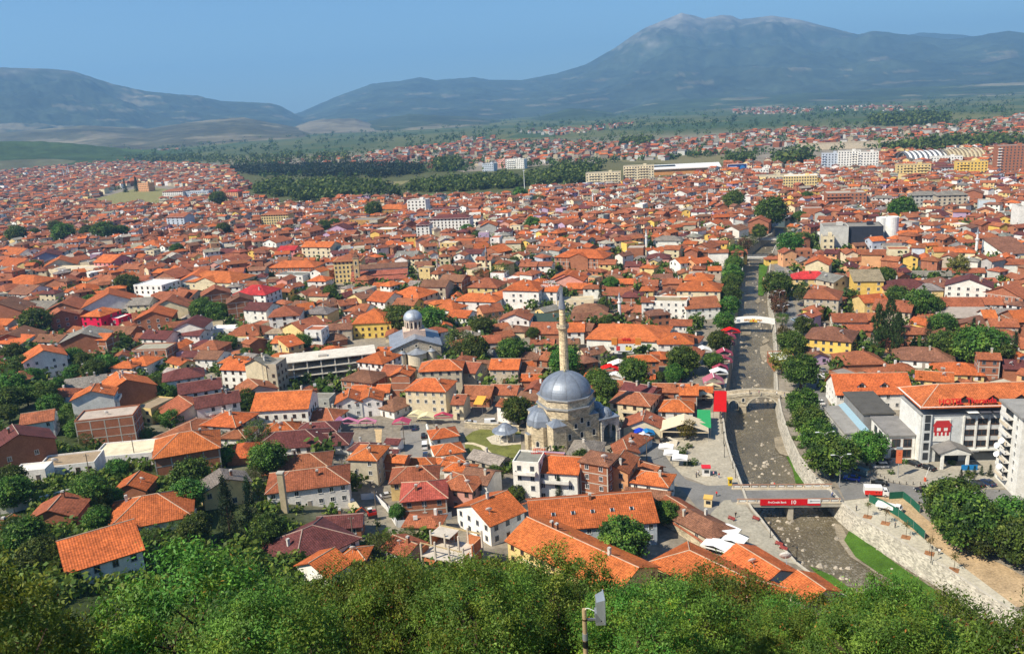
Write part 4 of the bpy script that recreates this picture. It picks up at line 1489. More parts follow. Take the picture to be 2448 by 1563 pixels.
# ---- free-standing minarets of other mosques
def minaret(c, ut, vt, ub, vb, label, tint=(.82, .8, .77), wid=1.0, cone=(.4, .42, .45)):
    g = P(*px(c, ub, vb), None, .5)
    top = zat(*px(c, ut, vt), g.y)
    h = top.z - g.z
    t = thing('minaret', label, 'minaret', (g.x, g.y, hgt(g.x, g.y)), 0, 'minarets across the town')
    r = max(.8, h * .034) * wid
    b = MB()
    b.tube([(0, 0, -1), (0, 0, h * .12), (0, 0, h * .62)], [r * 1.35, r, r * .93], 12, 'plaster', tint)
    b.tube([(0, 0, h * .62), (0, 0, h * .8)], [r * .72, r * .7], 12, 'plaster', tint)
    b.build('shaft', t)
    b = MB()
    b.lathe([(r * .93, h * .57), (r * 1.45, h * .615), (r * 1.45, h * .645), (r * .7, h * .645)], 12, 'plaster', tuple(x * .92 for x in tint))
    b.build('balcony', t)
    b = MB()
    b.lathe([(r * .85, h * .79), (r * .4, h * .9), (0.02, h)], 12, 'lead', cone)
    b.build('spire', t)
    OCC.append((g.x, g.y, 3.5))
    landmark('the ' + label, g.x, g.y, h * .5)
minaret('M3', 765, 985, 790, 1325, 'brown brick minaret among brown roofs in the middle of town', (.34, .2, .13))
minaret('A4', 1483, 290, 1492, 650, 'stocky white minaret beside a dark conifer behind the shopping centre')
minaret('M4', 908, 345, 915, 640, 'tall white minaret by the stone channel wall')
minaret('M4', 218, 785, 218, 1040, 'short white minaret left of the poplar-lined river')
minaret('M3', 2003, 355, 2005, 540, 'slim white minaret under the cream terraced flats')
minaret('M5', 1858, 770, 1845, 1150, 'white minaret with a pointed grey cap at the right side of town')
minaret('M2', 1015, 500, 1030, 680, 'small white minaret right of the long yellow school')
minaret('M4', 1795, 320, 1795, 420, 'tiny white minaret in front of a pink gable')
minaret('T1', 425, 1130, 437, 1210, 'leftmost of three thin white minarets standing together', wid=.8)
minaret('T1', 447, 1125, 460, 1208, 'middle one of three thin white minarets standing together', wid=.8)
minaret('T1', 460, 1105, 470, 1190, 'rightmost and tallest of three thin white minarets standing together', wid=.8)
minaret('M3', 203, 1085, 222, 1290, 'slender grey clock tower with a small white top', (.5, .42, .34), .8)
minaret('T3', 418, 890, 420, 965, 'far white minaret in the suburb on the plain')

# ---- larger blocks
def block(c, x, yb_, w, h, dep, yaw, wc, rc='g', roof='f', label=None, cat='apartment building', name='apartment_building', bands=None, wcol='g', gap=3.4, ww=1.5, tint=None, ledge=True, wins=True):
    """block with its front foot at a picture point; w, h in that crop's pixels"""
    g = P(*px(c, x, yb_), None, .2)
    mpp = (g - CAM).length / F / CROPS[c][2]
    dep_ = math.asin((CH - g.z) / (g - CAM).length)
    W, H = w * mpp, h * mpp / math.cos(dep_) - 0.0
    ya = R(yaw) - math.atan2(.056, math.sin(dep_)) * .6
    cx, cy_ = g.x - math.sin(ya) * dep / 2, g.y + math.cos(ya) * dep / 2
    z = hgt(cx, cy_)
    n = max(1, int(W / dep + .5))
    for k in range(n):
        t = (k + .5) / n - .5
        OCC.append((cx + math.cos(ya) * W * t, cy_ + math.sin(ya) * W * t, dep * .62))
        OCC.append((g.x + math.cos(ya) * W * t + math.sin(ya) * 9, g.y + math.sin(ya) * W * t - math.cos(ya) * 9, min(9, dep * .5)))
    t = thing(name, label, cat, (cx, cy_, z), ya, 'large modern buildings')
    landmark('the ' + label, cx, cy_, H * .6)
    wt, wm, _ = WALL[wc] if tint is None else (tint, 'plaster', '')
    fl = max(1, int(H / 3.0))
    Hh = H if roof == 'f' else H * .82
    b = MB()
    b.box((0, 0, Hh / 2 - 1), (W, dep, Hh + 2), wm, wt, skip='tb')
    for x0, y0, sx, sy in ((0, -dep / 2 + .15, W, .3), (0, dep / 2 - .15, W, .3), (-W / 2 + .15, 0, .3, dep - .6), (W / 2 - .15, 0, .3, dep - .6)):
        b.box((x0, y0, Hh + .2), (sx, sy, .6 if roof == 'f' else .1), wm, wt, skip='b')
    b.build('wall', t)
    b = MB()
    if roof == 'f':
        b.box((0, 0, Hh - .1), (W - .5, dep - .5, .3), 'concrete', ROOF[rc][0])
        b.box((W * .2, 0, Hh + 1.2), (min(4, W * .3), min(3.5, dep * .5), 2.2), wm, wt)
    else:
        tops, lines, rise = roof_geo(roof, W, dep, Hh, math.atan(2 * (H - Hh + .01) / dep), .7)
        if roof == 'g':
            for s in (-1, 1):
                q = [(s * W / 2, -dep / 2 * s, Hh), (s * W / 2, dep / 2 * s, Hh), (s * W / 2, 0, Hh + rise - .05)]
                b.face(q, wm, wt)
        put_roof(b, tops, ROOF[rc][0])
    b.build('roof', t)
    if wins:
        n = max(1, int(W / gap))
        k = int(max(1, 96 / n))
        fls = list(range(fl))[-min(fl, k):]
        for f in fls:
            for i in range(n):
                part('window', win_mesh(ww, 1.5, wcol), t, ((i + .5) / n * W - W / 2, -dep / 2 - .0, 1.7 + f * Hh / fl))
    if bands:
        for f in range(1, fl):
            b = MB()
            for s in bands:
                a, e = s
                b.box(((a + e) / 2 * W - W / 2, -dep / 2 - .55, f * Hh / fl + .45), ((e - a) * W, 1.1, .9), 'plaster', (.8, .78, .74) if wc == 'k' and rc == 'g' else tuple(min(1, q * 1.08) for q in wt))
            b.build('balcony', t)
    return t
block('T2', 1820, 1262, 230, 88, 16, 8, 'c', label='lower half of the long cream terraced flats by the park wood', bands=[(.1, .4), (.55, .9)])
block('T2', 2060, 1248, 200, 118, 16, 8, 'c', label='taller half of the long cream terraced flats by the park wood', bands=[(.05, .35), (.5, .8)])
block('T2', 1222, 1146, 132, 64, 14, 0, 'w', label='white apartment block with dark balcony stripes behind the park wood', bands=[(.05, .5)])
block('T2', 1130, 1136, 50, 52, 14, 0, 'p', label='pinkish slab beside the striped white apartment block')
block('T2', 1040, 1162, 82, 50, 16, 0, 'b', label='grey glass office cube left of the striped white apartment block', cat='office')
block('T3', 1095, 1162, 110, 108, 18, 0, 'b', label='left wing of the pale glassy apartment complex', bands=[(.02, .2)])
block('T3', 1218, 1160, 130, 118, 18, 0, 'w', label='middle wing of the pale glassy apartment complex', bands=[(.6, .8)])
block('T3', 1345, 1160, 120, 112, 18, 0, 'w', label='right wing of the pale glassy apartment complex', bands=[(.02, .15)])
block('T3', 2330, 1198, 170, 172, 22, 0, 'k', label='tall red brick apartment tower at the right edge', bands=[(0, .12), (.88, 1)])
block('T3', 885, 1292, 205, 88, 20, -3, 'y', rc='w', label='pale yellow school with a white roof and rows of windows', cat='school', name='school', gap=2.6)
block('T3', 700, 1240, 200, 44, 14, 6, 'c', rc='g', label='long low cream office with ribbon windows', cat='office', name='office')
block('T3', 615, 1203, 105, 46, 16, 0, 'w', label='white cube of a house left of the long cream office', cat='office', name='office')
block('T3', 1200, 1405, 235, 84, 22, 0, 'k', rc='k', label='unfinished brick block with bare concrete slabs', bands=[(0, .6)])
block('T3', 1740, 1418, 175, 102, 14, 0, 'g', label='grey apartment block with two gabled bays', roof='h')
block('T3', 1915, 1436, 165, 120, 14, 0, 't', label='beige-grey apartment block right of its twin', roof='h')
block('T3', 1655, 1213, 190, 82, 14, 0, 'y', label='pale yellow apartment block in front of the striped sports vault', bands=[(.2, .45), (.6, .9)])
block('T3', 1845, 1188, 190, 54, 14, 0, 'b', rc='m', roof='h', label='low building with blue and orange panels', cat='office', name='office')
block('T3', 2050, 1196, 165, 82, 14, 0, 'Y', label='yellow apartment block below the tan sports vault', bands=[(.1, .4)])
block('T3', 1880, 1120, 170, 48, 14, 0, 'w', label='white apartment row beside the striped sports vault')
block('T3', 1230, 1010, 640, 32, 46, 4, 't', rc='t', label='very long pale factory hall at the edge of the plain', cat='factory', name='factory', wins=False)
block('T3', 1600, 1022, 210, 30, 24, 0, 'p', rc='t', label='low pinkish works building right of the long factory', cat='factory', name='factory', wins=False)
block('M1', 2030, 815, 230, 165, 16, -4, 'b', rc='r', label='grey-blue apartment block with a dark gabled top', roof='g', gap=5, bands=None)
block('T1', 1175, 1352, 145, 62, 18, 6, 'w', rc='r', roof='h', label='white school hall with a red hip roof below the meadow', cat='school', name='school')
block('T1', 1330, 1345, 180, 44, 12, 8, 'b', label='long pale blue school wing beside the meadow', cat='school', name='school')
block('T1', 975, 1300, 84, 52, 14, 0, 'o', label='peach cube at the back of the meadow', cat='house', name='villa')
block('T1', 1575, 1350, 90, 60, 14, 0, 'o', rc='R', roof='h', label='orange building with a red roof left of the wood', cat='school', name='school')
block('M2', 765, 785, 320, 170, 14, 4, 'y', rc='r', roof='h', label='long pale yellow school with a brown hip roof', cat='school', name='school', gap=2.6)
block('M2', 1610, 1420, 310, 300, 16, 10, 'y', rc='r', roof='h', label='grand yellow three-storey school beside the basilica', cat='school', name='school', gap=2.4, ww=1.1)
block('M3', 365, 850, 470, 200, 15, 2, 'w', rc='m', roof='h', label='big white hotel-like block with a maroon roof', gap=3.2, ww=1.1, wcol='n')
block('M3', 300, 660, 330, 100, 14, 2, 'w', rc='m', roof='h', label='upper tier of the big white maroon-roofed block', gap=3.2, ww=1.1, wcol='n')
block('M3', 60, 925, 150, 200, 16, 6, 'w', rc='m', roof='h', label='white wing at the left of the maroon-roofed block', gap=3.2, ww=1.1, wcol='n')
block('T2', 560, 1465, 130, 105, 14, 0, 'w', label='white stepped tower behind the maroon-roofed block', gap=3.4, wcol='n')
block('M5', 560, 1000, 370, 200, 20, -4, 'g', tint=(.03, .035, .05), label='dark glass-fronted cultural hall with a grey roof', cat='hall', name='hall', wins=False)
block('M5', 230, 1010, 260, 210, 18, -4, 'x', tint=(.55, .54, .5), label='blank concrete block left of the dark glass hall', cat='hall', name='hall', wins=False)
block('M5', 150, 1035, 120, 130, 10, -4, 'c', label='cream three-storey house in front of the blank concrete block', cat='house', name='villa')
block('M5', 2390, 860, 110, 260, 14, 0, 'w', label='white tower with black wave stripes at the right edge', wins=False)

def drum_block(c, x, yb_, w, h, label):
    g = P(*px(c, x, yb_), 0)
    mpp = (g - CAM).length / F / CROPS[c][2]
    t = thing('rounded_block', label, 'building', (g.x, g.y + w * mpp / 2, 0), 0, 'large modern buildings')
    b = MB()
    r = w * mpp / 2
    b.lathe([(r, -1), (r, h * mpp), (r - .3, h * mpp), (r - .3, h * mpp - .5), (0, h * mpp - .5)], 20, 'plaster', (.8, .79, .76))
    b.build('wall', t)
    OCC.append((g.x, g.y + r, r + 1))
drum_block('M5', 905, 970, 130, 270, 'white round-fronted block right of the dark glass hall')
drum_block('M5', 790, 930, 120, 230, 'white round tower between the dark glass hall and its taller twin')

def vault(c, x, yb_, w, h, dep, n, c1, c2, label):
    g = P(*px(c, x, yb_), 0)
    mpp = (g - CAM).length / F / CROPS[c][2]
    W, H = w * mpp, h * mpp
    t = thing('sports_hall', label, 'hall', (g.x, g.y + dep / 2, 0), R(-6), 'large modern buildings')
    landmark('the ' + label, g.x, g.y, H)
    OCC.append((g.x, g.y + dep / 2, W * .5))
    b = MB()
    for i in range(n * 2):
        xa, xb = -W / 2 + W * i / (2 * n), -W / 2 + W * (i + 1) / (2 * n)
        for k in range(10):
            a0, a1 = math.pi * k / 10, math.pi * (k + 1) / 10
            r_ = 1.0 if i % 2 else .95
            y0, y1 = -dep / 2 * math.cos(a0) * r_, -dep / 2 * math.cos(a1) * r_
            z0, z1 = H * math.sin(a0) ** .8 * r_ if a0 > .01 else 0, H * math.sin(a1) ** .8 * r_ if a1 < 3.13 else 0
            b.face([(xa, y0, z0), (xb, y0, z0), (xb, y1, z1), (xa, y1, z1)], 'paint', c1 if i % 2 else c2)
    b.build('roof', t)
vault('T3', 1790, 1110, 260, 70, 60, 9, (.82, .81, .79), (.12, .13, .15), 'white and black striped sports vault')
vault('T3', 2040, 1105, 205, 78, 60, 9, (.55, .45, .27), (.3, .24, .15), 'tan ribbed sports vault')
# market hall with a white roof
g = P(*px('T3', 60, 1188), 0)
t = thing('market_hall', 'wide market hall with orange walls and a white roof beside the blue billboard', 'hall', (g.x, g.y + 35, 0), R(-8))
landmark('the white-roofed market hall', g.x, g.y, 6)
b = MB()
b.box((0, 0, 4), (125, 66, 10), 'plaster', (.6, .28, .1))
b.build('wall', t)
b = MB()
put_roof(b, [[(-64, -35, 8.6), (64, -35, 8.6), (64, 0, 12.5), (-64, 0, 12.5)], [(64, 35, 8.6), (-64, 35, 8.6), (-64, 0, 12.5), (64, 0, 12.5)]], (.74, .73, .7), 'paint', .5)
b.box((-18, -12, 11.9), (40, 12, .4), 'glass')
b.build('roof', t)
for k in (-40, 0, 40):
    OCC.append((g.x + k, g.y + 35, 36))
# blue billboard
g = P(*px('T3', 460, 1180), 0)
t = thing('billboard', 'large blue billboard on a white frame facing the town', 'billboard', (g.x, g.y, 0), R(-8))
landmark('the big blue billboard', g.x, g.y, 12)
OCC.append((g.x, g.y, 8))
mpp = (g - CAM).length / F / 2.84
w, h = 122 * mpp, 52 * mpp
b = MB()
b.box((0, 0, h * .66), (w, .5, h), 'paint', (.012, .035, .16))
b.build('panel', t)
b = MB()
for s in (-1, 1):
    b.box((s * w / 2, 0, h * .55), (.7, .8, h * 1.25), 'paint', (.8, .8, .8))
b.box((0, 0, h * 1.17), (w, .8, .5), 'paint', (.8, .8, .8))
b.build('frame', t)
b = MB()
b.lathe([(0.01, 0), (h * .3, 0)], 20, 'paint', (.03, .2, .5))
o = b.build('emblem', t)
o.location, o.rotation_euler = (w * .27, -.3, h * .7), (R(90), 0, 0)
b = MB()
b.box((-w * .2, -.3, h * .85), (w * .4, .08, h * .1), 'paint', (.4, .5, .7))
b.box((-w * .2, -.3, h * .6), (w * .4, .08, h * .07), 'paint', (.3, .4, .65))
b.build('print', t)
# floodlight mast of the stadium
g = P(*px('M3', 1222, 365), 0)
tp = zat(*px('M3', 1213, 135), g.y)
t = thing('light_mast', 'tall thin white mast in front of the park wood', 'mast', (g.x, g.y, 0))
b = MB()
b.tube([(0, 0, 0), (0, 0, tp.z)], [.55, .3], 8, 'paint', (.7, .7, .68))
b.box((0, 0, tp.z), (2.4, .5, 1.4), 'paint', (.6, .6, .6))
b.build('pole', t)

# ---- the hotel with the red roof letters
hp = P(*px('B6', 1040, 1185), 0)
HY = R(-5)
ht = thing('hotel', 'five-storey hotel with an orange roof and red roof letters', 'hotel', (hp.x, hp.y, 0), HY)
landmark('the hotel with red roof letters', hp.x + 14, hp.y, 9)
mpp = (hp - CAM).length / F / 5.3
WH, DH, HH = 44.0, 15.0, 17.3
for k in range(4):
    q = Vector((hp.x, hp.y, 0)) + Matrix.Rotation(HY, 3, 'Z') @ Vector((5 + 11 * k, 8, 0))
    OCC.append((q.x, q.y, 9))
HB = (.60, .62, .62)
HW = (.8, .79, .74)
b = MB()
b.box((WH / 2, DH / 2, 7.0), (WH, DH, 14.4), 'plaster', HB)
b.box((WH / 2 + .9, DH / 2 + 1.2, 15.6), (WH - 2.2, DH - 3.0, 3.0), 'plaster', (.2, .2, .22))
b.box((-.02, DH / 2, 6.9), (.3, DH + .2, 14.0), 'plaster', HW)
b.build('wall', ht)
b = MB()
b.box((WH / 2, DH / 2, 14.35), (WH + .5, DH + .5, .3), 'concrete', (.32, .33, .34))
b.box((WH / 2, -.25, 3.55), (WH - 11, .7, .5), 'plaster', HW)
b.build('cornice', ht)
tops, lines, rise = roof_geo('h', WH, DH + 1, HH, R(24), 1.0)
sh = lambda p: (p[0] + WH / 2, p[1] + DH / 2, p[2])
b = MB()
put_roof(b, [[sh(p) for p in t] for t in tops], (.56, .155, .05))
for l in lines:
    b.tube([sh(l[0]), sh(l[1])], .15, 5, 'concrete', (.6, .42, .3))
hr = b.build('roof', ht)
b = MB()
b.box((WH / 2, DH / 2, HH - .35), (WH + 1.6, DH + 2.4, .3), 'paint', (.8, .79, .75))
b.build('eave', ht)
for x in (11.5, 19.0, 26.5, 34):
    b = MB()
    yb = -.1
    zb = HH + .15
    for s in (-1, 1):
        t = [(x, yb, zb + 2.4), (x, yb + 5.2, zb + 2.4), (x + s * 3.1, yb + .8, zb + .1), (x + s * 3.1, yb, zb + .1)]
        put_roof(b, [t if s < 0 else t[::-1]], (.56, .155, .05), th=.15)
    b.face([(x - 2.8, yb + .35, zb), (x + 2.8, yb + .35, zb), (x, yb + .35, zb + 2.2)], 'wood', (.06, .045, .04))
    b.build('dormer', hr)
for i in range(9):
    x = 12.4 + i * 3.45
    for z in (4.6, 7.9, 11.2):
        part('window', win_mesh(2.6, 1.7, 'n'), ht, (x + 1.0, -.02, z + .8))
b = MB()
for i in range(10):
    b.box((11.7 + i * 3.45, -.2, 8.8), (.45, .4, 10.2), 'plaster', HW)
b.build('pilaster', ht)
for i in range(9):
    b = MB()
    b.box((13.4 + i * 3.45, -.9 + .0, 15.3), (2.9, 2.1, .1), 'cloth', (.82, .82, .8) if i in (0, 3, 4, 5, 7) else (.1, .1, .12))
    o = b.build('terrace_awning', ht)
b = MB()
b.box((5.9, -.1, 9.6), (4.6, .3, 6.6), 'plaster', HW)
b.build('sign_board', ht)
b = MB()
RD = (.5, .03, .035)
b.face([(3.2, -.28, 11.0), (8.6, -.28, 11.0), (7.6, -.28, 12.6), (4.2, -.28, 12.6)], 'paint', RD)
b.box((5.9, -.28, 10.75), (4.6, .06, .5), 'paint', RD)
for x in (4.0, 5.9, 7.8):
    b.box((x, -.28, 9.9), (.8, .06, 1.3), 'paint', RD)
b.box((5.9, -.28, 9.3), (4.6, .06, .35), 'paint', RD)
for x in (4.2, 5.3, 6.4, 7.5):
    b.box((x, -.28, 8.6), (.6, .06, 1.1), 'paint', RD)
b.build('house_emblem', ht)
b = MB()
b.box((1.6, -.35, 7.2), (2.4, .7, 14.6), 'plaster', HB)
for z in (2, 5, 8, 11, 13.4):
    b.box((1.6, -.71, z), (1.5, .06, 2.2), 'glass')
b.build('stair_tower', ht)
b = MB()
for x in (4.4, 11.2):
    b.box((x, -5.2, 2.1), (.7, .7, 4.4), 'plaster', HW)
b.box((7.8, -2.7, 4.6), (8.2, 5.8, .5), 'plaster', HW)
b.face([(3.6, -5.65, 4.85), (12.0, -5.65, 4.85), (7.8, -5.65, 6.4)], 'plaster', HW)
for s in (-1, 1):
    t = [(7.8, -5.9, 6.7), (7.8, 0, 6.7), (7.8 + s * 4.7, 0, 4.9), (7.8 + s * 4.7, -5.9, 4.9)]
    put_roof(b, [t if s < 0 else t[::-1]], (.2, .19, .18), 'concrete', .15)
b.box((7.8, -.04, 2.0), (6.4, .1, 4.2), 'glass')
b.build('entrance_portico', ht)
b = MB()
b.box((28, -.06, 1.8), (30, .1, 3.0), 'glass')
b.build('shop_front', ht)
b = MB()
b.box((14.8, -.2, 3.2), (3.2, .2, .8), 'paint', (.8, .82, .85))
b.build('shop_sign', ht)
text(ht, 'HOTEL', 2.1, (7.4, -.9, HH + 1.15), (R(78), 0, 0), 'red_letters', bold=.04, depth=.1)
text(ht, 'Theranda', 2.1, (15.6, -.9, HH + 1.25), (R(78), 0, 0), 'red_letters', bold=.03, depth=.1)
# its low wings
def wing(x0, y0, x1, y1, h, roofc, name, label, wins=True, wc=HW):
    t = thing(name, label, 'hotel wing', (hp.x, hp.y, 0), HY, 'low hotel buildings')
    b = MB()
    b.box(((x0 + x1) / 2, (y0 + y1) / 2, h / 2 - .5), (x1 - x0, y1 - y0, h + 1), 'plaster', wc)
    b.build('wall', t)
    b = MB()
    b.box(((x0 + x1) / 2, (y0 + y1) / 2, h + .25), (x1 - x0 + .8, y1 - y0 + .8, .5), 'concrete', roofc)
    b.build('roof', t)
    q = Vector((hp.x, hp.y, 0)) + Matrix.Rotation(HY, 3, 'Z') @ Vector(((x0 + x1) / 2, (y0 + y1) / 2, 0))
    OCC.append((q.x, q.y, max(x1 - x0, y1 - y0) * .55))
    return t
t = wing(-7.6, 2.2, -.3, 17, 7.0, (.23, .22, .21), 'hotel_wing', 'two-storey hotel wing with a dark flat roof left of the stair tower')
for x in (-5.6, -2.4):
    for z in (1.7, 5.0):
        part('window', win_mesh(2.3, 2.4, 'n'), t, (x, 2.18, z))
for y in (5, 9, 13):
    for z in (1.7, 5.0):
        part('window', win_mesh(2.3, 2.2, 'g'), t, (-7.62, y, z), R(-90))
wing(-9.5, 18.5, -.5, 38, 7.6, (.10, .095, .085), 'hotel_hall', 'long hall with a black flat roof behind the hotel', wc=(.25, .25, .25))
t = wing(-16.5, 13, -12, 36, 3.6, (.30, .29, .27), 'hotel_terrace', 'low grey terrace roof with a blue glass strip beside the hotel', wc=(.5, .5, .48))
b = MB()
b.face([(-11.9, 12, 3.9), (-9.6, 12, 4.9), (-9.6, 37, 4.9), (-11.9, 37, 3.9)], 'paint', (.28, .42, .5))
b.face([(-9.6, 12, 4.9), (-11.9, 12, 3.9), (-11.9, 12, 3.4), (-9.6, 12, 3.4)], 'paint', (.28, .42, .5))
b.build('glass_strip', t)
# white building with two dormers left behind the hotel
house(*(lambda p: (p.x, p.y, 0))(P(*px('B6', 420, 35), 11.5)), 24, 14, R(-7), 2, 'g', 'o', 'w', name='townhouse', cat='house', label='white building with a bright orange roof and two gabled dormers beside the hotel', dormers=2, chims=0, dish=False, pitch=R(34), group='houses of the old town')
OCC.append((P(*px('B6', 420, 35), 11.5).x, P(*px('B6', 420, 35), 11.5).y, 13))

# ---- white tower block at the right edge
tp = P(2426, 1190, 0)
HT = zat(2431, 1003, tp.y).z
tt = thing('tower_block', 'white tower block with stacked balconies cut by the right edge of the view', 'apartment building', (tp.x, tp.y, 0), R(-9))
landmark('the white tower block', tp.x, tp.y, 10)
OCC += [(tp.x + 9, tp.y + 7, 10)]
b = MB()
b.box((11, 6.5, HT / 2 - .5), (22, 13, HT + 1), 'plaster', (.8, .78, .72))
b.build('wall', tt)
b = MB()
b.box((11, 6.5, HT + .3), (23, 14.2, .6), 'concrete', (.3, .29, .27))
b.build('roof', tt)
for f in range(1, 9):
    z = HT / 9 * f + .2
    b = MB()
    b.box((-.7, 7.6, z), (1.4, 5.0, .18), 'concrete', (.55, .53, .5))
    b.box((-1.36, 7.6, z + .5), (.08, 5.0, .9), 'plaster', (.7, .6, .45) if f % 2 else (.75, .74, .7))
    b.box((-.02, 7.6, z + 1.4), (.1, 4.4, 2.0), 'glass')
    b.build('balcony', tt)
    part('window', win_mesh(1.0, 1.3, 'w'), tt, (-.02, 2.6, z + 1.3), R(-90))
    for x in (3.5, 8.5):
        part('window', win_mesh(1.2, 1.3, 'w'), tt, (x, -.02, z + 1.3))
for f, y in ((5, 6.4), (4, 9), (2, 6.2), (3, 8.8)):
    d = part('satellite_dish', dish_mesh(), tt, (-1.7, y, HT / 9 * f + 1.2))
    d.rotation_euler = (R(60), 0, R(-60))
    d.scale = (1.3, 1.3, 1.3)

# ---- shopping centre with the rooftop sign
vp = P(*px('A4', 1620, 720), 9.5)
vh = house(vp.x, vp.y, 0, 33, 25, R(-20), 2, 'h', 'o', 'w', name='shopping_centre', cat='shop', label='wide orange-roofed shopping centre with a red rooftop sign', chims=0, dish=False, pitch=R(17), group='shops of the old town', wins=False)
OCC += [(vp.x - 8, vp.y, 13), (vp.x + 8, vp.y - 3, 13)]
landmark('the wide orange-roofed shopping centre', vp.x, vp.y, 6)
sp_ = P(*px('A4', 1575, 935), 8.0)
sg = thing('shop_sign', 'orange sign boxes with red letters over a picture panel', 'sign', (sp_.x, sp_.y, 0), R(-12))
OCC.append((sp_.x, sp_.y, 5))
OG = (.62, .22, .04)
b = MB()
b.box((0, 0, 8.2), (11.5, 1.0, 2.0), 'paint', (.66, .13, .03))
for s in (-1, 1):
    b.box((s * 4.9, -.1, 8.2), (2.4, 1.3, 3.0), 'paint', OG)
b.build('sign_box', sg)
b = MB()
b.box((-1, -.3, 5.0), (8.0, .3, 4.2), 'paint', (.72, .72, .70))
b.box((-3.4, -.5, 5.2), (1.5, .06, 2.0), 'paint', (.6, .05, .05))
b.box((.9, -.5, 5.2), (2.6, .06, 1.7), 'paint', (.75, .6, .1))
b.box((.2, -.5, 6.2), (.7, .08, .7), 'paint', (.05, .05, .05))
b.box((1.6, -.5, 6.0), (.7, .08, .7), 'paint', (.05, .05, .05))
b.box((-.5, -.5, 3.6), (6, .06, .5), 'paint', (.1, .1, .1))
b.build('picture_panel', sg)
b = MB()
b.box((-1, 0, 1.5), (9.5, .8, 3.2), 'glass')
b.build('entrance', sg)
text(sg, 'viva', 2.4, (0, -.6, 9.3), (R(90), 0, 0), 'red_letters', bold=.05, depth=.1)

# ---- sign of the small hotel and of the corner house
g = P(*px('A4', 605, 180), 13)
s_ = thing('roof_sign', 'white two-line roof sign above the orange-roofed corner hotel', 'sign', (g.x, g.y, 9.5), R(-6))
text(s_, 'HOTEL', 2.2, (0, 0, 3.4), (R(90), 0, 0), 'white_letters', bold=.03)
text(s_, 'CENTRUM', 2.2, (0, 0, 1.2), (R(90), 0, 0), 'white_letters', bold=.03)
b = MB()
for x in (-4, 0, 4):
    b.box((x, .3, 1.5), (.15, .15, 5), 'metal', (.4, .4, .4))
b.build('frame', s_)
g = P(*px('B4', 465, 1045), 13)
s_ = thing('roof_sign', 'red and white two-line sign on the roof in front of the mosque', 'sign', (g.x, g.y, g.z - 1.6), R(-8))
text(s_, 'HOTEL', 1.1, (0, 0, 1.9), (R(90), 0, R(180)), 'red_letters', bold=.02)
text(s_, 'PRIZREN', 1.1, (0, 0, .7), (R(90), 0, R(180)), 'red_letters', bold=.02)
b = MB()
for z in (.1, 1.3, 2.5):
    b.box((0, .06, z), (4.6, .06, .08), 'paint', (.8, .8, .8))
for x in (-2.2, 2.2):
    b.box((x, .06, 1.0), (.1, .08, 3.2), 'metal', (.5, .5, .5))
b.build('frame', s_)
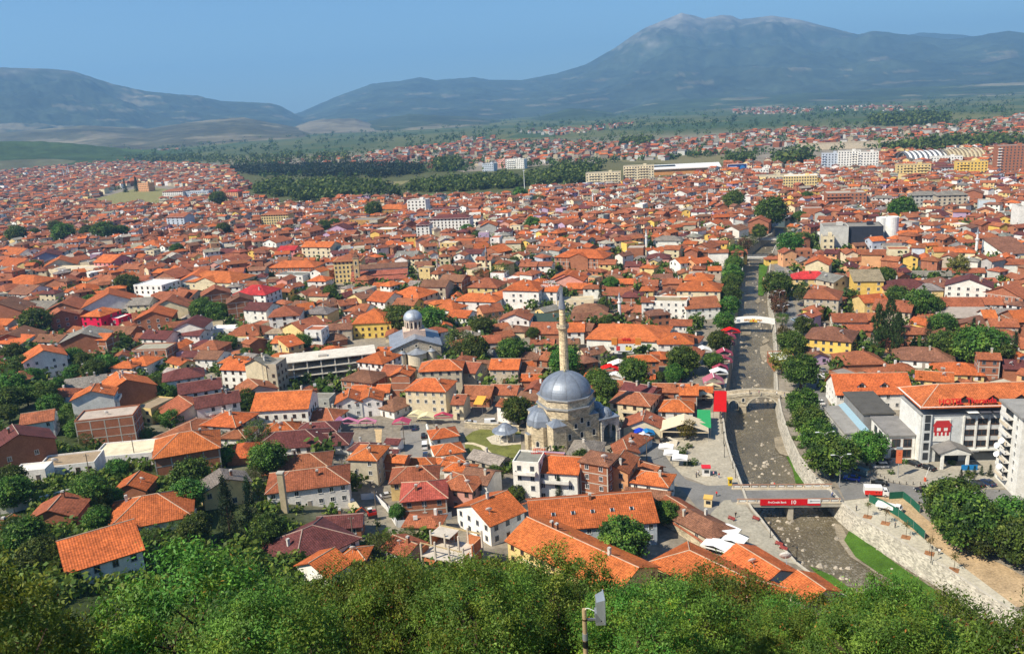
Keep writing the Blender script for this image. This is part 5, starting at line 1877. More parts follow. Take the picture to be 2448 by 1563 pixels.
HS = {
'A1': """370 92 430 310 0 2 h o t|378 212 280 300 -8 2 g b w|620 250 170 250 20 1 g o w|780 290 270 200 5 1 g r y|1060 195 320 300 0 2 x o w|1380 90 340 300 0 2 h r w|80 205 220 280 5 2 h r g
1380 290 350 620 88 2 g o w|1440 400 230 270 80 1 g g k|1800 375 230 230 10 2 g g c|850 400 330 420 75 2 g r k|750 520 200 330 100 3 g r k|940 530 230 250 0 2 g b k|60 395 300 420 70 3 g b k
440 490 330 250 8 1 s g g|1270 505 240 300 0 3 h o x|1480 620 200 200 0 2 f w x|1960 510 300 380 80 3 g o k|2150 370 300 400 80 3 g r c|1510 735 420 260 0 1 g b k|1080 775 330 430 78 3 g g k
670 840 310 230 0 2 g b w|200 780 330 420 70 2 g b k|170 900 360 180 -12 2 s o w|525 1002 300 390 95 3 g o w|830 1180 200 150 0 1 s g g|1780 1110 320 300 0 2 h o w|1600 1180 250 200 0 2 h o w
2030 790 330 250 -8 2 g m w|1960 1000 380 250 5 2 f k k|1340 825 140 200 0 3 g o k|2200 300 360 250 0 2 g r k|1990 190 360 300 0 3 f w w|1880 330 350 250 0 1 f w w|2180 15 250 300 60 3 g r k
730 700 260 150 0 1 s o k|1810 90 210 180 0 2 g r w|790 110 220 260 60 2 g r k|60 640 230 200 0 2 g o g|0 1170 90 200 70 2 g o k|1000 0 560 200 6 2 f c c""",
'A2': """640 40 680 420 -4 2.5 x o c|300 130 400 300 -4 1 h o c|600 235 250 300 90 3 g r k|220 275 350 280 -5 2 g r t|1130 215 400 330 0 3 h R w|910 335 260 280 90 4 g b k|1190 435 300 260 -10 3 g m w
1500 475 330 350 15 3 h r w|1740 445 170 220 30 2 g o w|1930 490 320 260 -5 2 h g y|2020 405 210 250 60 2 g b k|1720 650 330 350 50 2 g r y|310 640 330 320 75 3 g m w|290 775 340 200 -3 2 g m w
730 760 300 200 5 1 f w w|1030 710 420 360 5 1 h r w|1390 765 220 180 0 1 h t w|1470 860 170 250 0 2 g o c|1560 920 180 250 40 3 s o y|1890 770 200 200 0 3 f r w|2110 830 220 280 30 1 h b k
2180 700 300 230 10 2 g b t|560 915 290 280 0 2 h r k|570 1045 270 280 -3 2 g b w|340 1050 210 200 -3 2 g m w|1000 915 330 200 0 1 f k y|840 1110 240 230 0 2 h o w|960 1170 380 300 -6 3 g o w
1170 1120 190 280 60 4 g g c|1350 1190 170 260 0 4 f g t|1430 1075 310 330 0 2 x o w|1750 1100 330 300 -20 1 g b k|2080 985 240 200 0 2.5 h o w|2230 1060 400 280 3 2 h o w|190 1270 400 330 23 3 h m w""",
'B2': """400 155 420 320 23 3 g m w|620 320 440 320 23 3 g m w|230 805 640 560 20 2.5 h o k|330 655 560 620 -25 1 h r w|230 400 420 480 112 2 g r g|780 545 430 420 -12 2 h o g|1480 290 600 520 8 2.5 g o w
1090 170 330 420 110 2 g r g|900 745 290 330 0 1 h r w|1440 675 350 300 10 1 h o w|1560 790 760 480 10 1 h m w|2050 820 450 330 8 1 h m w|1880 680 480 300 8 1 h m w|1650 1090 700 480 12 1 h r c
1780 1275 860 520 14 2 h r w|1880 360 390 200 0 1 f g g|1980 500 400 330 -10 1 h r w|700 1330 300 500 100 2 g g y""",
'A3': """640 300 270 330 -25 2 g o w|1000 235 420 380 -20 2 h o c|1290 150 310 260 -3 3 g b t|1520 85 270 260 -5 3 g b k|1930 125 360 330 -5 2 h r y|1830 320 520 300 -8 2 h o w|1460 425 270 300 60 2 h o w
1610 530 260 260 -12 2 g o w|1960 460 240 260 30 2 g r o|2300 550 260 350 80 2 g r w|2060 705 230 200 30 1 g r k|2130 800 200 200 30 1 g r t|2130 890 180 180 30 1 g r k|2290 725 260 220 -3 1 h b c
300 450 290 250 -5 1 g r w|150 395 200 220 30 2 g r t|350 300 240 260 50 2 g b y|930 385 260 250 -10 2 g r Y|560 1060 340 380 -20 3 h o w|650 1000 170 220 0 2 g o w|800 1230 300 330 -10 2 g r y
860 1270 230 220 75 3 g o k|1350 1160 480 330 8 3 h o t|1720 1190 260 330 -15 2 g r t|2170 1150 320 330 0 2 g o t|390 1290 420 380 -20 2 h b k|1040 640 120 120 0 1 f k g""",
'B3': """1210 120 480 380 -6 3 h o c|470 205 420 250 6 1 g o w|180 305 280 290 85 2 g o w|440 300 280 290 85 2 g o w|760 375 330 380 -35 1 h b w|1595 330 130 280 -5 2 g r c|1830 215 330 400 -5 1 g r k
2160 205 310 300 -5 1 g r c|1370 755 300 280 20 1 h o w|1430 950 320 280 20 1 h o w|1460 1110 280 220 20 1 h o w|1590 1200 330 200 -10 1 h o w|420 985 330 400 -5 3 h o t|750 1090 300 200 -8 2 g o k
1060 1130 360 220 3 1 h o w|1010 1240 520 400 8 2 h r y|370 935 300 200 -5 1 h m w|650 1020 280 150 -5 1 g m w|750 885 150 160 -10 1 g m w""",
'A4': """300 150 430 400 -5 3.5 h o w|600 210 240 260 -5 3 g o w|100 250 300 300 -30 2 h o w|880 55 280 330 80 2 g o p|985 190 280 200 0 1 g o k|830 400 600 200 8 1 f c c|1120 450 390 300 3 1 h b g
960 575 280 250 20 1 g b k|1300 560 260 300 -30 1 g b k|620 575 430 250 0 1 g G g|570 685 340 380 0 1 g r k|920 690 220 300 5 2 g o w|1080 700 150 250 -10 2 g b k|470 905 170 160 0 1 g r t
610 900 90 200 0 1 g r k|800 890 300 180 0 1 g b c|380 1065 220 250 -15 1 g b k|540 1060 160 250 -15 1 g r k|280 1190 180 300 30 1 g o k|400 1250 250 280 -25 1 g b k|390 1340 230 200 0 1 g o k
1140 1000 260 260 30 1 g b c|1050 1110 200 280 30 1 h b k|1790 1100 340 200 3 2 h o k|2200 815 380 380 0 2 h o w|1660 285 210 220 -5 2 h m k|1480 245 330 280 -5 1 g r g|1650 470 270 240 -5 1 g r k
1850 360 130 200 0 3 g r w|1845 230 140 200 0 2 h o y|2130 400 400 250 -4 3 f t w|1545 135 250 200 0 1 g o k|1830 150 260 220 0 1 g r k|2150 140 190 200 0 1 g r k|2270 650 230 200 -3 2 g r w""",
'B4': """740 1110 470 470 -8 3 g o w|340 1130 300 330 -8 4 f g w|1230 1060 340 330 -20 4 h b k|1480 1130 420 330 75 3 g r o|1560 960 260 260 100 2 g r t|1900 1310 430 330 -15 2 h o w|1800 1190 380 200 -30 1 g r k
1680 300 460 380 -15 2 h r c|1760 200 380 300 -25 2 g m k|1800 590 300 440 85 1 g r c|2200 395 380 330 -3 1 h o w|2090 190 300 280 -3 1 g r k|1480 150 300 280 -20 1 g r k|1845 75 150 170 0 1 g o t""",
'B5': """250 195 180 330 -3 2 g o k|435 225 180 180 -3 1 g o c""",
'A5': """380 60 300 280 -3 4 h o c|390 160 470 380 -3 3 h o c|70 130 150 200 0 2 g r k|370 365 380 380 20 2 g r w|1790 40 380 250 0 2 h R y|2060 70 330 280 -40 2 g g t|1960 250 400 350 85 3 h r t
2060 740 440 480 82 2 h b Y|2270 575 330 260 0 2 g r t|2330 690 250 220 0 1 g r k""",
'A6': """290 1050 440 400 10 1 h r k|390 95 290 280 5 3 s t Y|370 15 330 250 0 2 h r k|880 140 440 330 0 2 h m y|1170 195 250 230 0 2 h g y|1320 115 320 330 0 2 h b k|1700 105 260 420 88 3 g m w
1570 370 370 280 0 1 g r c|1900 370 260 220 0 1 g r w|2190 210 250 400 70 2 g r k|440 335 260 260 30 2 g o y|750 405 360 330 -15 2 g r t|250 570 480 230 4 1 g r k|290 695 320 240 0 1 g r k
1090 505 310 270 -5 1 h r w|1610 565 500 200 0 1 s k k|1740 640 330 400 75 1 g b k|1925 530 110 230 0 2 g o w|2110 640 240 240 -3 2 g r t|2105 510 240 160 0 2 g g w|2050 775 430 330 0 1 h r k
2330 530 200 330 20 2 g o k|960 750 260 200 0 2 g r k|1110 1000 560 420 -8 1 h b w|1540 1195 440 330 -5 1 h o y|1930 1070 190 200 -5 3 g r k|2290 1160 240 250 -5 2 g m k""",
'B6': """1250 40 330 260 -10 2 g o y""",
'B1': """195 770 360 600 97 2.5 g m k|480 545 280 300 20 2 g r w|80 945 230 130 5 2 s m w|420 1260 300 200 10 1 f w w|900 1160 540 330 12 1 f t w|1180 235 240 400 80 4 g o w|1540 90 380 560 105 3 g o k
1070 105 400 300 20 1 g g k|1620 1020 600 400 10 1 f c w|1690 1380 300 330 70 1 g o k""",
'C1': """855 432 470 540 27 2 g o w|1330 120 560 500 18 1 h o w|500 170 260 320 70 1 g r k|20 350 180 260 60 1 g o k""",
'C2': """1060 410 560 520 40 1 h m w|1350 300 330 220 8 1 g m k|1480 590 200 200 0 1 h o k""",
'C3': """480 130 400 380 10 2 h D k|870 60 330 330 -15 2 h r p|1060 0 270 300 -20 2 g b w|290 720 280 280 -40 1 g r g""",
'C4': """850 205 380 260 -12 1 g b k|1140 330 260 260 -50 1 g r k""",
'M1': """1290 1095 220 260 0 3 g o P|200 1135 280 230 -3 2 g o w|540 1050 250 220 85 3 g m B|690 1125 260 280 85 2 g o c|220 1020 250 200 -10 2 g o w|1760 980 220 200 0 2 h o p|2060 1320 260 240 75 2 g r k|2260 1290 340 420 80 2 g o w
700 985 220 180 0 1 h g c|1080 1090 130 160 80 2 g m w|905 1150 130 160 80 2 g r w|330 1330 360 200 0 1 h o t|1560 1200 260 180 0 2 g r k|1640 1330 180 180 0 1 g o w|2190 1180 220 200 40 1 g r p
1830 900 160 160 0 1 g o c|290 885 190 170 -5 2 g o w|480 870 150 170 0 2 h r k|1160 700 190 140 0 2 g r c|1500 680 140 120 0 2 g r w""",
'M2': """1510 830 150 220 90 3 g m v|1830 690 330 200 0 3 f g O|2040 800 200 180 0 2 f w O|1280 945 340 200 0 4 g o c|930 1075 190 150 0 3 g R P|1000 1165 500 250 5 2 h o k|1585 1020 210 150 0 2 f B k|2120 520 330 170 0 3 h o O
980 1320 320 190 -5 2 f g w|1630 850 130 150 0 2 g r k|770 900 210 180 60 3 g r w|470 935 220 180 0 2 h r w|1550 745 220 170 0 3 f r k|1160 780 200 170 60 3 g r k|270 1030 280 150 0 2 g m w
300 1110 250 200 60 2 g r w|150 1150 220 220 40 2 g r c|930 1020 190 170 0 2 h r y|2090 970 190 170 0 2 h o w|1860 940 200 170 0 1 g m w|2290 1110 230 220 0 2 g g c|1280 1380 210 180 0 2 h o w""",
'M3': """810 715 180 170 85 4 g o g|1900 1035 540 300 -8 3 x o k|900 1045 190 280 60 2 g o k|520 930 250 170 0 3 f o k|370 1000 180 150 0 3 f c y|680 1010 220 200 60 2 g o k|990 860 160 140 0 3 h m w|660 1115 180 180 0 3 g m w
1430 910 180 160 0 2 h o t|1770 690 130 140 0 2 g o w|1980 850 160 170 80 2 g o w|1330 1060 160 140 0 2 g b w|1420 1110 150 170 80 2 g g w|1720 1020 200 150 80 2 g o w|340 1210 260 220 0 2 h r k
2180 1190 170 170 0 2 g r y|2150 600 130 150 70 2 g r o|1740 620 130 120 0 2 g g y|850 640 180 190 40 2 g r c|1280 1215 180 170 0 2 g r p|1700 1290 260 300 80 2 g o p|1450 1210 180 170 0 2 g r w""",
'M4': """1110 610 150 130 0 2 g r k|1520 660 220 200 85 3 g r k|2120 600 180 140 0 3 f k k|620 420 140 150 80 3 g r w|350 480 140 150 80 2 g b w|340 1050 170 160 70 2 g o w|100 1060 170 170 0 3 f k k|950 670 140 130 0 2 g o y
990 730 180 150 70 2 g o w|470 880 280 180 0 2 h g w|490 980 260 170 0 1 h g c|900 950 240 220 70 2 g r k|640 1170 200 200 40 2 g o w|360 1120 230 200 0 2 h m p|2200 1125 260 220 85 3 g o c|1250 800 180 180 60 2 g b w
2150 930 160 130 0 2 g b w|450 725 180 150 0 2 g o w|820 1175 200 200 40 2 g o o|70 1210 150 160 0 2 g m p|1390 800 110 120 70 2 g b Y|1970 290 170 150 85 2 g r p""",
'M5': """2160 680 120 130 85 2 g r Y|1740 890 200 190 80 2 g o y|1050 860 170 150 0 2 g o w|1160 880 150 140 80 1 g o w|1650 1010 160 150 85 2 g g y|1470 1100 170 140 0 3 g o y|1270 1150 220 190 85 2 g o w|1100 1170 130 130 80 3 g m Y
1970 940 190 170 0 3 h r k|1640 690 220 150 0 2 f o k|1370 640 230 200 60 2 g m w|1960 590 150 140 75 2 g r o|1820 420 170 160 75 3 g b k|2220 990 270 330 40 2 s b w|380 1180 200 160 70 1 g m o|950 1080 180 160 0 3 f r c
330 1030 210 170 0 1 g o w|680 1030 300 180 0 1 g r o|880 1000 160 150 0 2 g g w|1700 1250 340 130 0 1 g r w|1330 1280 330 150 0 1 g g g|2260 1190 210 150 0 2 g r w""",
}
STUFFH = []
MCUT = 330
ROADPX = [(1600, 1050), (1700, 985), (1724, 985), (1768, 1157), (1690, 1235), (1530, 1068), (1500, 1010), (1560, 1040)]
for c, txt in HS.items():
    for e in txt.replace('\n', '|').split('|'):
        e = e.split()
        a = [float(q) for q in e[:6]]
        if c[0] == 'M' and a[2] * math.sqrt(a[5]) < MCUT:
            u, v = px(c, a[0], a[1])
            mpp = P(u, v, 6).length / F / 4.804
            STUFFH.append((u, v, a[2] * mpp * 1.1, a[3] * mpp * 1.08, R(a[4]) - .3, a[5], *e[6:9]))
        else:
            place_house(c, *a, *e[6:9])
ridge_house('F', 1318, 1192, 1500, 1178, 17, 2, 'g', 'o', 'b', ext=11, label='long orange-roofed school hall with pale blue walls and a row of skylights', cat='school', name='school_hall', sky=5, chims=1, group='seminary buildings', dish=False)
ridge_house('F', 1263, 1236, 1523, 1354, 14, 2, 'g', 'o', 'y', label='long orange-tiled wing with three chimneys behind the foreground trees', name='school_wing', cat='school', group='seminary buildings', chims=3, dish=False)
ridge_house('C4', 1135, 765, 2000, 1180, 13, 1, 'h', 'o', 'y', ext=4, label='orange-tiled wing with a lone thin mast, right of the courtyard tree', name='school_wing', cat='school', group='seminary buildings', chims=0, dish=False)
ridge_house('C5', 320, 880, 640, 1075, 11, 1, 'g', 'o', 'w', ext=3)
ridge_house('C5', 930, 1150, 1120, 1280, 9, 1, 'g', 'o', 't', ext=2)
ridge_house('C2', 1290, 595, 1090, 715, 9, 1.5, 'g', 'o', 'w')
ridge_house('C3', 1010, 350, 1290, 235, 14, 2, 'g', 'o', 'w', ext=2)
ridge_house('C4', 1190, 370, 1560, 560, 8, 1, 'h', 'b', 't', ext=4, chims=2)
place_house('B1', 1370, 575, 560, 330, 14, 3, 'f', 'k', 'k', label='three-storey bare brick block with a grey concrete frame on the left slope')
place_house('A3', 500, 548, 430, 400, 10, 2.6, 'h', 'o', 'Y', label='large bright yellow building with an orange hip roof left of the domed church', wincol='n')
for x, y in ((330, 1010), (450, 1000)):
    p = P(*px('A3', x, y), 0)
    OCC.append((p.x, p.y, 9))
for ph, c, x, y in (('the magenta house', 'A1', 1270, 600), ('the lowest orange house', 'C1', 930, 560), ('the maroon hip roof', 'C2', 1060, 500), ('the big yellow building', 'A3', 500, 700), ('the long school hall', 'C4', 280, 400),
                    ('the long school wing', 'C4', 100, 850), ('the green river strip', 'F', 2120, 1340), ('the leftmost orange roof', 'C1', 30, 420), ('the pale promenade', 'F', 2330, 1390), ('the tall poplars', 'A6', 640, 780)):
    u_, v_ = px(c, x, y)
    LM.append((ph, u_, v_))
NHAND = NH[0]
print('HAND', NHAND, len(STUFFH))
# ------------------------------------------------------------------ bridges
def span(u0, v0, u1, v1, z=0.0):
    a, c = P(u0, v0, z), P(u1, v1, z)
    d = c - a
    return a, c, d.length, math.atan2(d.y, d.x)
# old stone bridge
a, c, Lb, yb = span(1731, 944, 1896, 946, 0.4)
sb = thing('stone_bridge', 'old humped stone footbridge with one wide arch and smaller side arches', 'bridge', (a.x, a.y, 0), yb)
landmark('the old stone bridge', *((a + c) / 2))
top = lambda x: .35 + 1.45 * math.sin(math.pi * max(0, min(1, (x + 1) / (Lb + 2)))) ** 1.2
b = MB()
S = Lb / 850.0
ops = [((825 - 710) * S, 65 * S, BED + 1.6, 2.6), ((1180 - 710) * S, 195 * S, BED + 1.0, 4.7), ((1476 - 710) * S, 36 * S, BED + 2.6, 1.6)]
SBC = (.47, .40, .29)
arch_wall(b, -2, Lb + 2, lambda x: top(x) - .55, BED - .3, ops, 0, 4.6, 'stone', SBC)
b.build('arches', sb)
for y in (-2.2, 2.2):
    b = MB()
    n = 24
    for i in range(n):
        x0, x1 = -2 + (Lb + 4) * i / n, -2 + (Lb + 4) * (i + 1) / n
        for f, q in ((y - .22, 1), (y + .22, -1)):
            t = [(x0, f, top(x0) - .56), (x1, f, top(x1) - .56), (x1, f, top(x1) + .5), (x0, f, top(x0) + .5)]
            b.face(t if q > 0 else t[::-1], 'stone', (.55, .48, .36))
        b.face([(x0, y - .22, top(x0) + .5), (x1, y - .22, top(x1) + .5), (x1, y + .22, top(x1) + .5), (x0, y + .22, top(x0) + .5)], 'concrete', (.5, .45, .36))
    b.build('parapet', sb)
b = MB()
for cx, w in ((ops[0][0] + ops[0][1] + 1.6, 1.5), (ops[1][0] + ops[1][1] + 1.0, 1.3)):
    b.box((cx, -2.9, BED + 1.0), (w * 1.4, 1.6, 3.2), 'stone', SBC, top=.7)
b.build('cutwater', sb)
for x in (ops[0][0] + ops[0][1] + 1.5, ops[1][0] + ops[1][1] + 1.4):
    part('niche', arch_win(.9, 1.4), sb, (x, -2.31, -.6))
b = MB()
for c_, w, s_, r_ in ops:
    n = 14
    for k in range(n):
        t0, t1 = math.pi * k / n, math.pi * (k + 1) / n
        P0 = lambda t, e: (c_ - (w + e) * math.cos(t), -2.36, s_ + (r_ + e) * math.sin(t))
        b.face([P0(t0, .02), P0(t1, .02), P0(t1, .4), P0(t0, .4)][::-1], 'concrete', (.6, .54, .42))
b.build('arch_ring', sb)

# white banner footbridge
a, c, Lb, yb = span(1750, 768, 1853, 770, 0.6)
wb = thing('footbridge', 'white footbridge with a long beer banner along its side', 'bridge', (a.x, a.y, 0), yb)
landmark('the white banner footbridge', *((a + c) / 2))
n = 16
b, bp = MB(), MB()
top = lambda x: .5 + 1.1 * math.sin(math.pi * x / Lb)
for i in range(n):
    x0, x1 = Lb * i / n, Lb * (i + 1) / n
    b.face([(x0, -1.7, top(x0)), (x1, -1.7, top(x1)), (x1, 1.7, top(x1)), (x0, 1.7, top(x0))], 'concrete', (.4, .38, .34))
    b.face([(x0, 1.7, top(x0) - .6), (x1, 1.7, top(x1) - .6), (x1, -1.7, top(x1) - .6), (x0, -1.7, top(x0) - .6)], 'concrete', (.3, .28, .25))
    for y in (-1.75, 1.75):
        q = [(x0, y, top(x0) - .7), (x1, y, top(x1) - .7), (x1, y, top(x1) + 1.35), (x0, y, top(x0) + 1.35)]
        bp.face(q, 'cloth', (.84, .83, .8))
        bp.face([(p[0], p[1] + .08, p[2]) for p in q[::-1]], 'cloth', (.7, .7, .68))
b.build('deck', wb)
bp.build('banner', wb)
zz = top(Lb / 2) + .2
text(wb, 'BIRRA', 1.25, (Lb * .37, -1.86, zz), (R(90), 0, 0), 'gold_letters', bold=.02)
text(wb, 'PEJA', 1.25, (Lb * .64, -1.86, zz), (R(90), 0, 0), 'gold_letters', bold=.02)
b = MB()
m = Lb * .5
b.face([(m - 1.9, -1.84, zz - .9), (m + 1.9, -1.84, zz - .9), (m + 1.5, -1.84, zz + .4), (m + 1.0, -1.84, zz + .1), (m + .5, -1.84, zz + .9), (m, -1.84, zz + .5), (m - .5, -1.84, zz + .9), (m - 1.0, -1.84, zz + .1), (m - 1.5, -1.84, zz + .4)], 'paint', (.75, .5, .06))
b.face([(m - .5, -1.88, zz - .6), (m + .5, -1.88, zz - .6), (m, -1.88, zz + .4)], 'paint', (.6, .05, .03))
b.box((Lb * .15, -1.86, zz - .3), (1.5, .05, 1.0), 'paint', (.25, .3, .4))
b.build('emblem', wb)
# flat bridges further up
for u0, v0, u1, v1, wd_, lab in ((1766, 616, 1846, 616, 5.5, 'low grey flat bridge upstream with thin rails'), (1818, 572, 1868, 573, 4, 'farthest small flat bridge at the river bend')):
    a, c, Lb, yb = span(u0, v0, u1, v1)
    t = thing('flat_bridge', lab, 'bridge', (a.x, a.y, 0), yb)
    landmark('the ' + lab, *((a + c) / 2))
    b = MB()
    b.box((Lb / 2, 0, .1), (Lb + 2, wd_, .9), 'concrete', (.5, .47, .42))
    b.build('deck', t)
    for s in (-1, 1):
        b = MB()
        b.box((Lb / 2, s * wd_ / 2, 1.45), (Lb, .12, .12), 'metal', (.5, .5, .5))
        for k in range(12):
            b.box((Lb * k / 11, s * wd_ / 2, 1.0), (.12, .12, .9), 'metal', (.5, .5, .5))
        b.build('railing', t)
# road bridge
a = P(*px('C5', 275, 445), 0)
c = P(*px('C5', 1312, 440), 0)
a2 = P(*px('C5', 245, 292), 0)
c2 = P(*px('C5', 1215, 300), 0)
yb = math.atan2((c - a).y, (c - a).x)
Lb = (c - a).length
rbw = thing('road_bridge', 'flat road bridge with concrete railings and a red bank banner', 'bridge', (a.x, a.y, 0), yb)
landmark('the road bridge with the red banner', *((a + c) / 2))
inv = Matrix.Rotation(-yb, 3, 'Z')
wd_ = (inv @ (a2 - a)).y
b = MB()
b.box((Lb / 2, wd_ / 2, -.5), (Lb + 1.5, wd_, .96), 'concrete', (.42, .39, .33))
b.build('deck', rbw)
b = MB()
b.box((Lb / 2, wd_ / 2, .03), (Lb + 3, wd_ - 2.0, .08), 'asphalt', ASP)
b.build('roadway', rbw)
b = MB()
b.box((Lb * .53, wd_ / 2, (BED - 1) / 2 - .4), (1.3, wd_ - 1, abs(BED) - .4), 'concrete', (.5, .45, .36))
b.build('pier', rbw)
for y in (.15, wd_ - .15):
    b = MB()
    CC = (.62, .53, .4)
    b.box((Lb / 2, y, .2), (Lb + .6, .5, .45), 'concrete', CC)
    b.box((Lb / 2, y, 1.35), (Lb + .6, .34, .16), 'concrete', (.36, .2, .13))
    k = int(Lb / 2.3)
    for i in range(k + 1):
        b.box((Lb * i / k, y, .85), (.26, .26, .9), 'concrete', CC)
        if i < k:
            b.box((Lb * (i + .5) / k, y, .9), (1.5, .06, .5), 'concrete', (.75, .74, .7))
    b.build('railing', rbw)
S = Lb / 1037.0
bn = thing('bridge_banner', 'red bank banner with white letters hung on the road bridge', 'banner', (a.x, a.y, 0), yb)
b = MB()
x0, x1, x2 = (500 - 275) * S, (985 - 275) * S, (1115 - 275) * S
b.box(((x0 + x1) / 2, -.22, .55), (x1 - x0, .06, 1.75), 'cloth', (.62, .012, .02))
b.box(((x1 + x2) / 2, -.22, .8), (x2 - x1, .06, 1.2), 'cloth', (.8, .8, .8))
b.box(((x1 + x2) / 2, -.225, -.15), (x2 - x1, .05, .5), 'cloth', (.62, .012, .02))
b.build('cloth', bn)
text(bn, 'ProCredit Bank', .74, (x0 + (x1 - x0) * .36, -.27, .55), (R(90), 0, 0), 'white_letters', bold=.015, depth=.005)
text(bn, '10', 1.5, (x0 + (x1 - x0) * .70, -.27, .55), (R(90), 0, 0), 'white_letters', bold=.02, depth=.005)
text(bn, 'Ritjm e re', .5, ((x1 + x2) / 2 + .3, -.27, .8), (R(90), 0, 0), 'grey_letters', depth=.005) if False else None
b = MB()
b.box(((x1 + x2) / 2 + .4, -.26, .85), (2.2, .03, .22), 'paint', (.35, .36, .4))
b.box((x1 + .8, -.26, .85), (.5, .03, .45), 'paint', (.3, .32, .36))
b.build('print', bn)

# ------------------------------------------------------------------ cars
def wheel_mesh():
    b = MB()
    b.tube([(0, -.11, 0), (0, .11, 0)], .33, 14, 'paint', (.02, .02, .02))
    b.tube([(0, -.12, 0), (0, .12, 0)], .2, 10, 'metal', (.5, .5, .52))
    o = b.build('wheel')
    me = o.data
    bpy.data.objects.remove(o)
    return me
WHEEL = wheel_mesh()
CARM = {}

def car_meshes(kind, col):
    k = (kind, col)
    if k in CARM:
        return CARM[k]
    b = MB()
    # side profile (x, z): bonnet, screen, roof, boot
    if kind == 'van':
        lo = [(-2.4, .35), (2.4, .35), (2.45, .85), (2.0, 1.15), (-2.4, 1.2)]
        hi = [(2.0, 1.15), (1.3, 1.95), (-2.3, 2.0), (-2.4, 1.2)]
        W = 1.9
    elif kind == 'estate':
        lo = [(-2.2, .32), (2.2, .32), (2.25, .75), (1.1, .98), (-2.2, 1.0)]
        hi = [(1.1, .98), (.4, 1.52), (-1.9, 1.55), (-2.2, 1.0)]
        W = 1.76
    else:
        lo = [(-2.1, .32), (2.1, .32), (2.15, .72), (1.05, .93), (-2.1, .98)]
        hi = [(1.05, .93), (.35, 1.42), (-.85, 1.44), (-1.65, .97)]
        W = 1.72
    h = W / 2
    n = len(lo)
    b.face([(x, -h, z) for x, z in lo], 'carpaint', col)
    b.face([(x, h, z) for x, z in reversed(lo)], 'carpaint', col)
    for i in range(n):
        p, q = lo[i], lo[(i + 1) % n]
        b.face([(p[0], h, p[1]), (q[0], h, q[1]), (q[0], -h, q[1]), (p[0], -h, p[1])][::-1], 'carpaint', col)
    t = h * .84
    (xa, za), (xb, zb_), (xc, zc_), (xd, zd) = hi
    rb, rl = [(xb, -t, zb_), (xb, t, zb_), (xc, t, zc_), (xc, -t, zc_)], [(xa, -h, za), (xa, h, za), (xd, h, zd), (xd, -h, zd)]
    b.face(rb, 'carpaint', col)
    g = MB()
    g.face([rl[0], rl[1], rb[1], rb[0]], 'glass')
    g.face([rl[2], rl[3], rb[3], rb[2]], 'glass')
    g.face([rl[3], rl[0], rb[0], rb[3]], 'glass')
    g.face([rl[1], rl[2], rb[2], rb[1]], 'glass')
    if kind == 'van':
        for s in (-1, 1):
            b.face([(-.2, s * (h + .0), 1.18), (-2.38, s * h, 1.2), (-2.28, s * (t + .02), 1.98), (-.2, s * (t + .02), 1.97)][::-s], 'carpaint', col)
    l = MB()
    for s in (-1, 1):
        l.box((2.16 if kind != 'van' else 2.42, s * h * .72, .68), (.1, .32, .16), 'paint', (.8, .8, .75))
        l.box((-2.1 if kind == 'car' else (-2.2 if kind == 'estate' else -2.4), s * h * .8, .8), (.08, .2, .2), 'paint', (.45, .02, .02))
    r = []
    for nm, m_ in (('body', b), ('glazing', g), ('lights', l)):
        o = m_.build(nm)
        r.append((nm, o.data))
        bpy.data.objects.remove(o)
    CARM[k] = r
    return r
CC = {'w': ((.78, .78, .76), 'white'), 'k': ((.012, .012, .015), 'black'), 'g': ((.22, .23, .25), 'grey'), 's': ((.5, .51, .53), 'silver'), 'b': ((.01, .06, .45), 'bright blue'), 'n': ((.02, .04, .1), 'navy'), 'l': ((.3, .42, .55), 'pale blue'), 't': ((.16, .24, .27), 'teal-grey'), 'r': ((.45, .02, .02), 'red')}

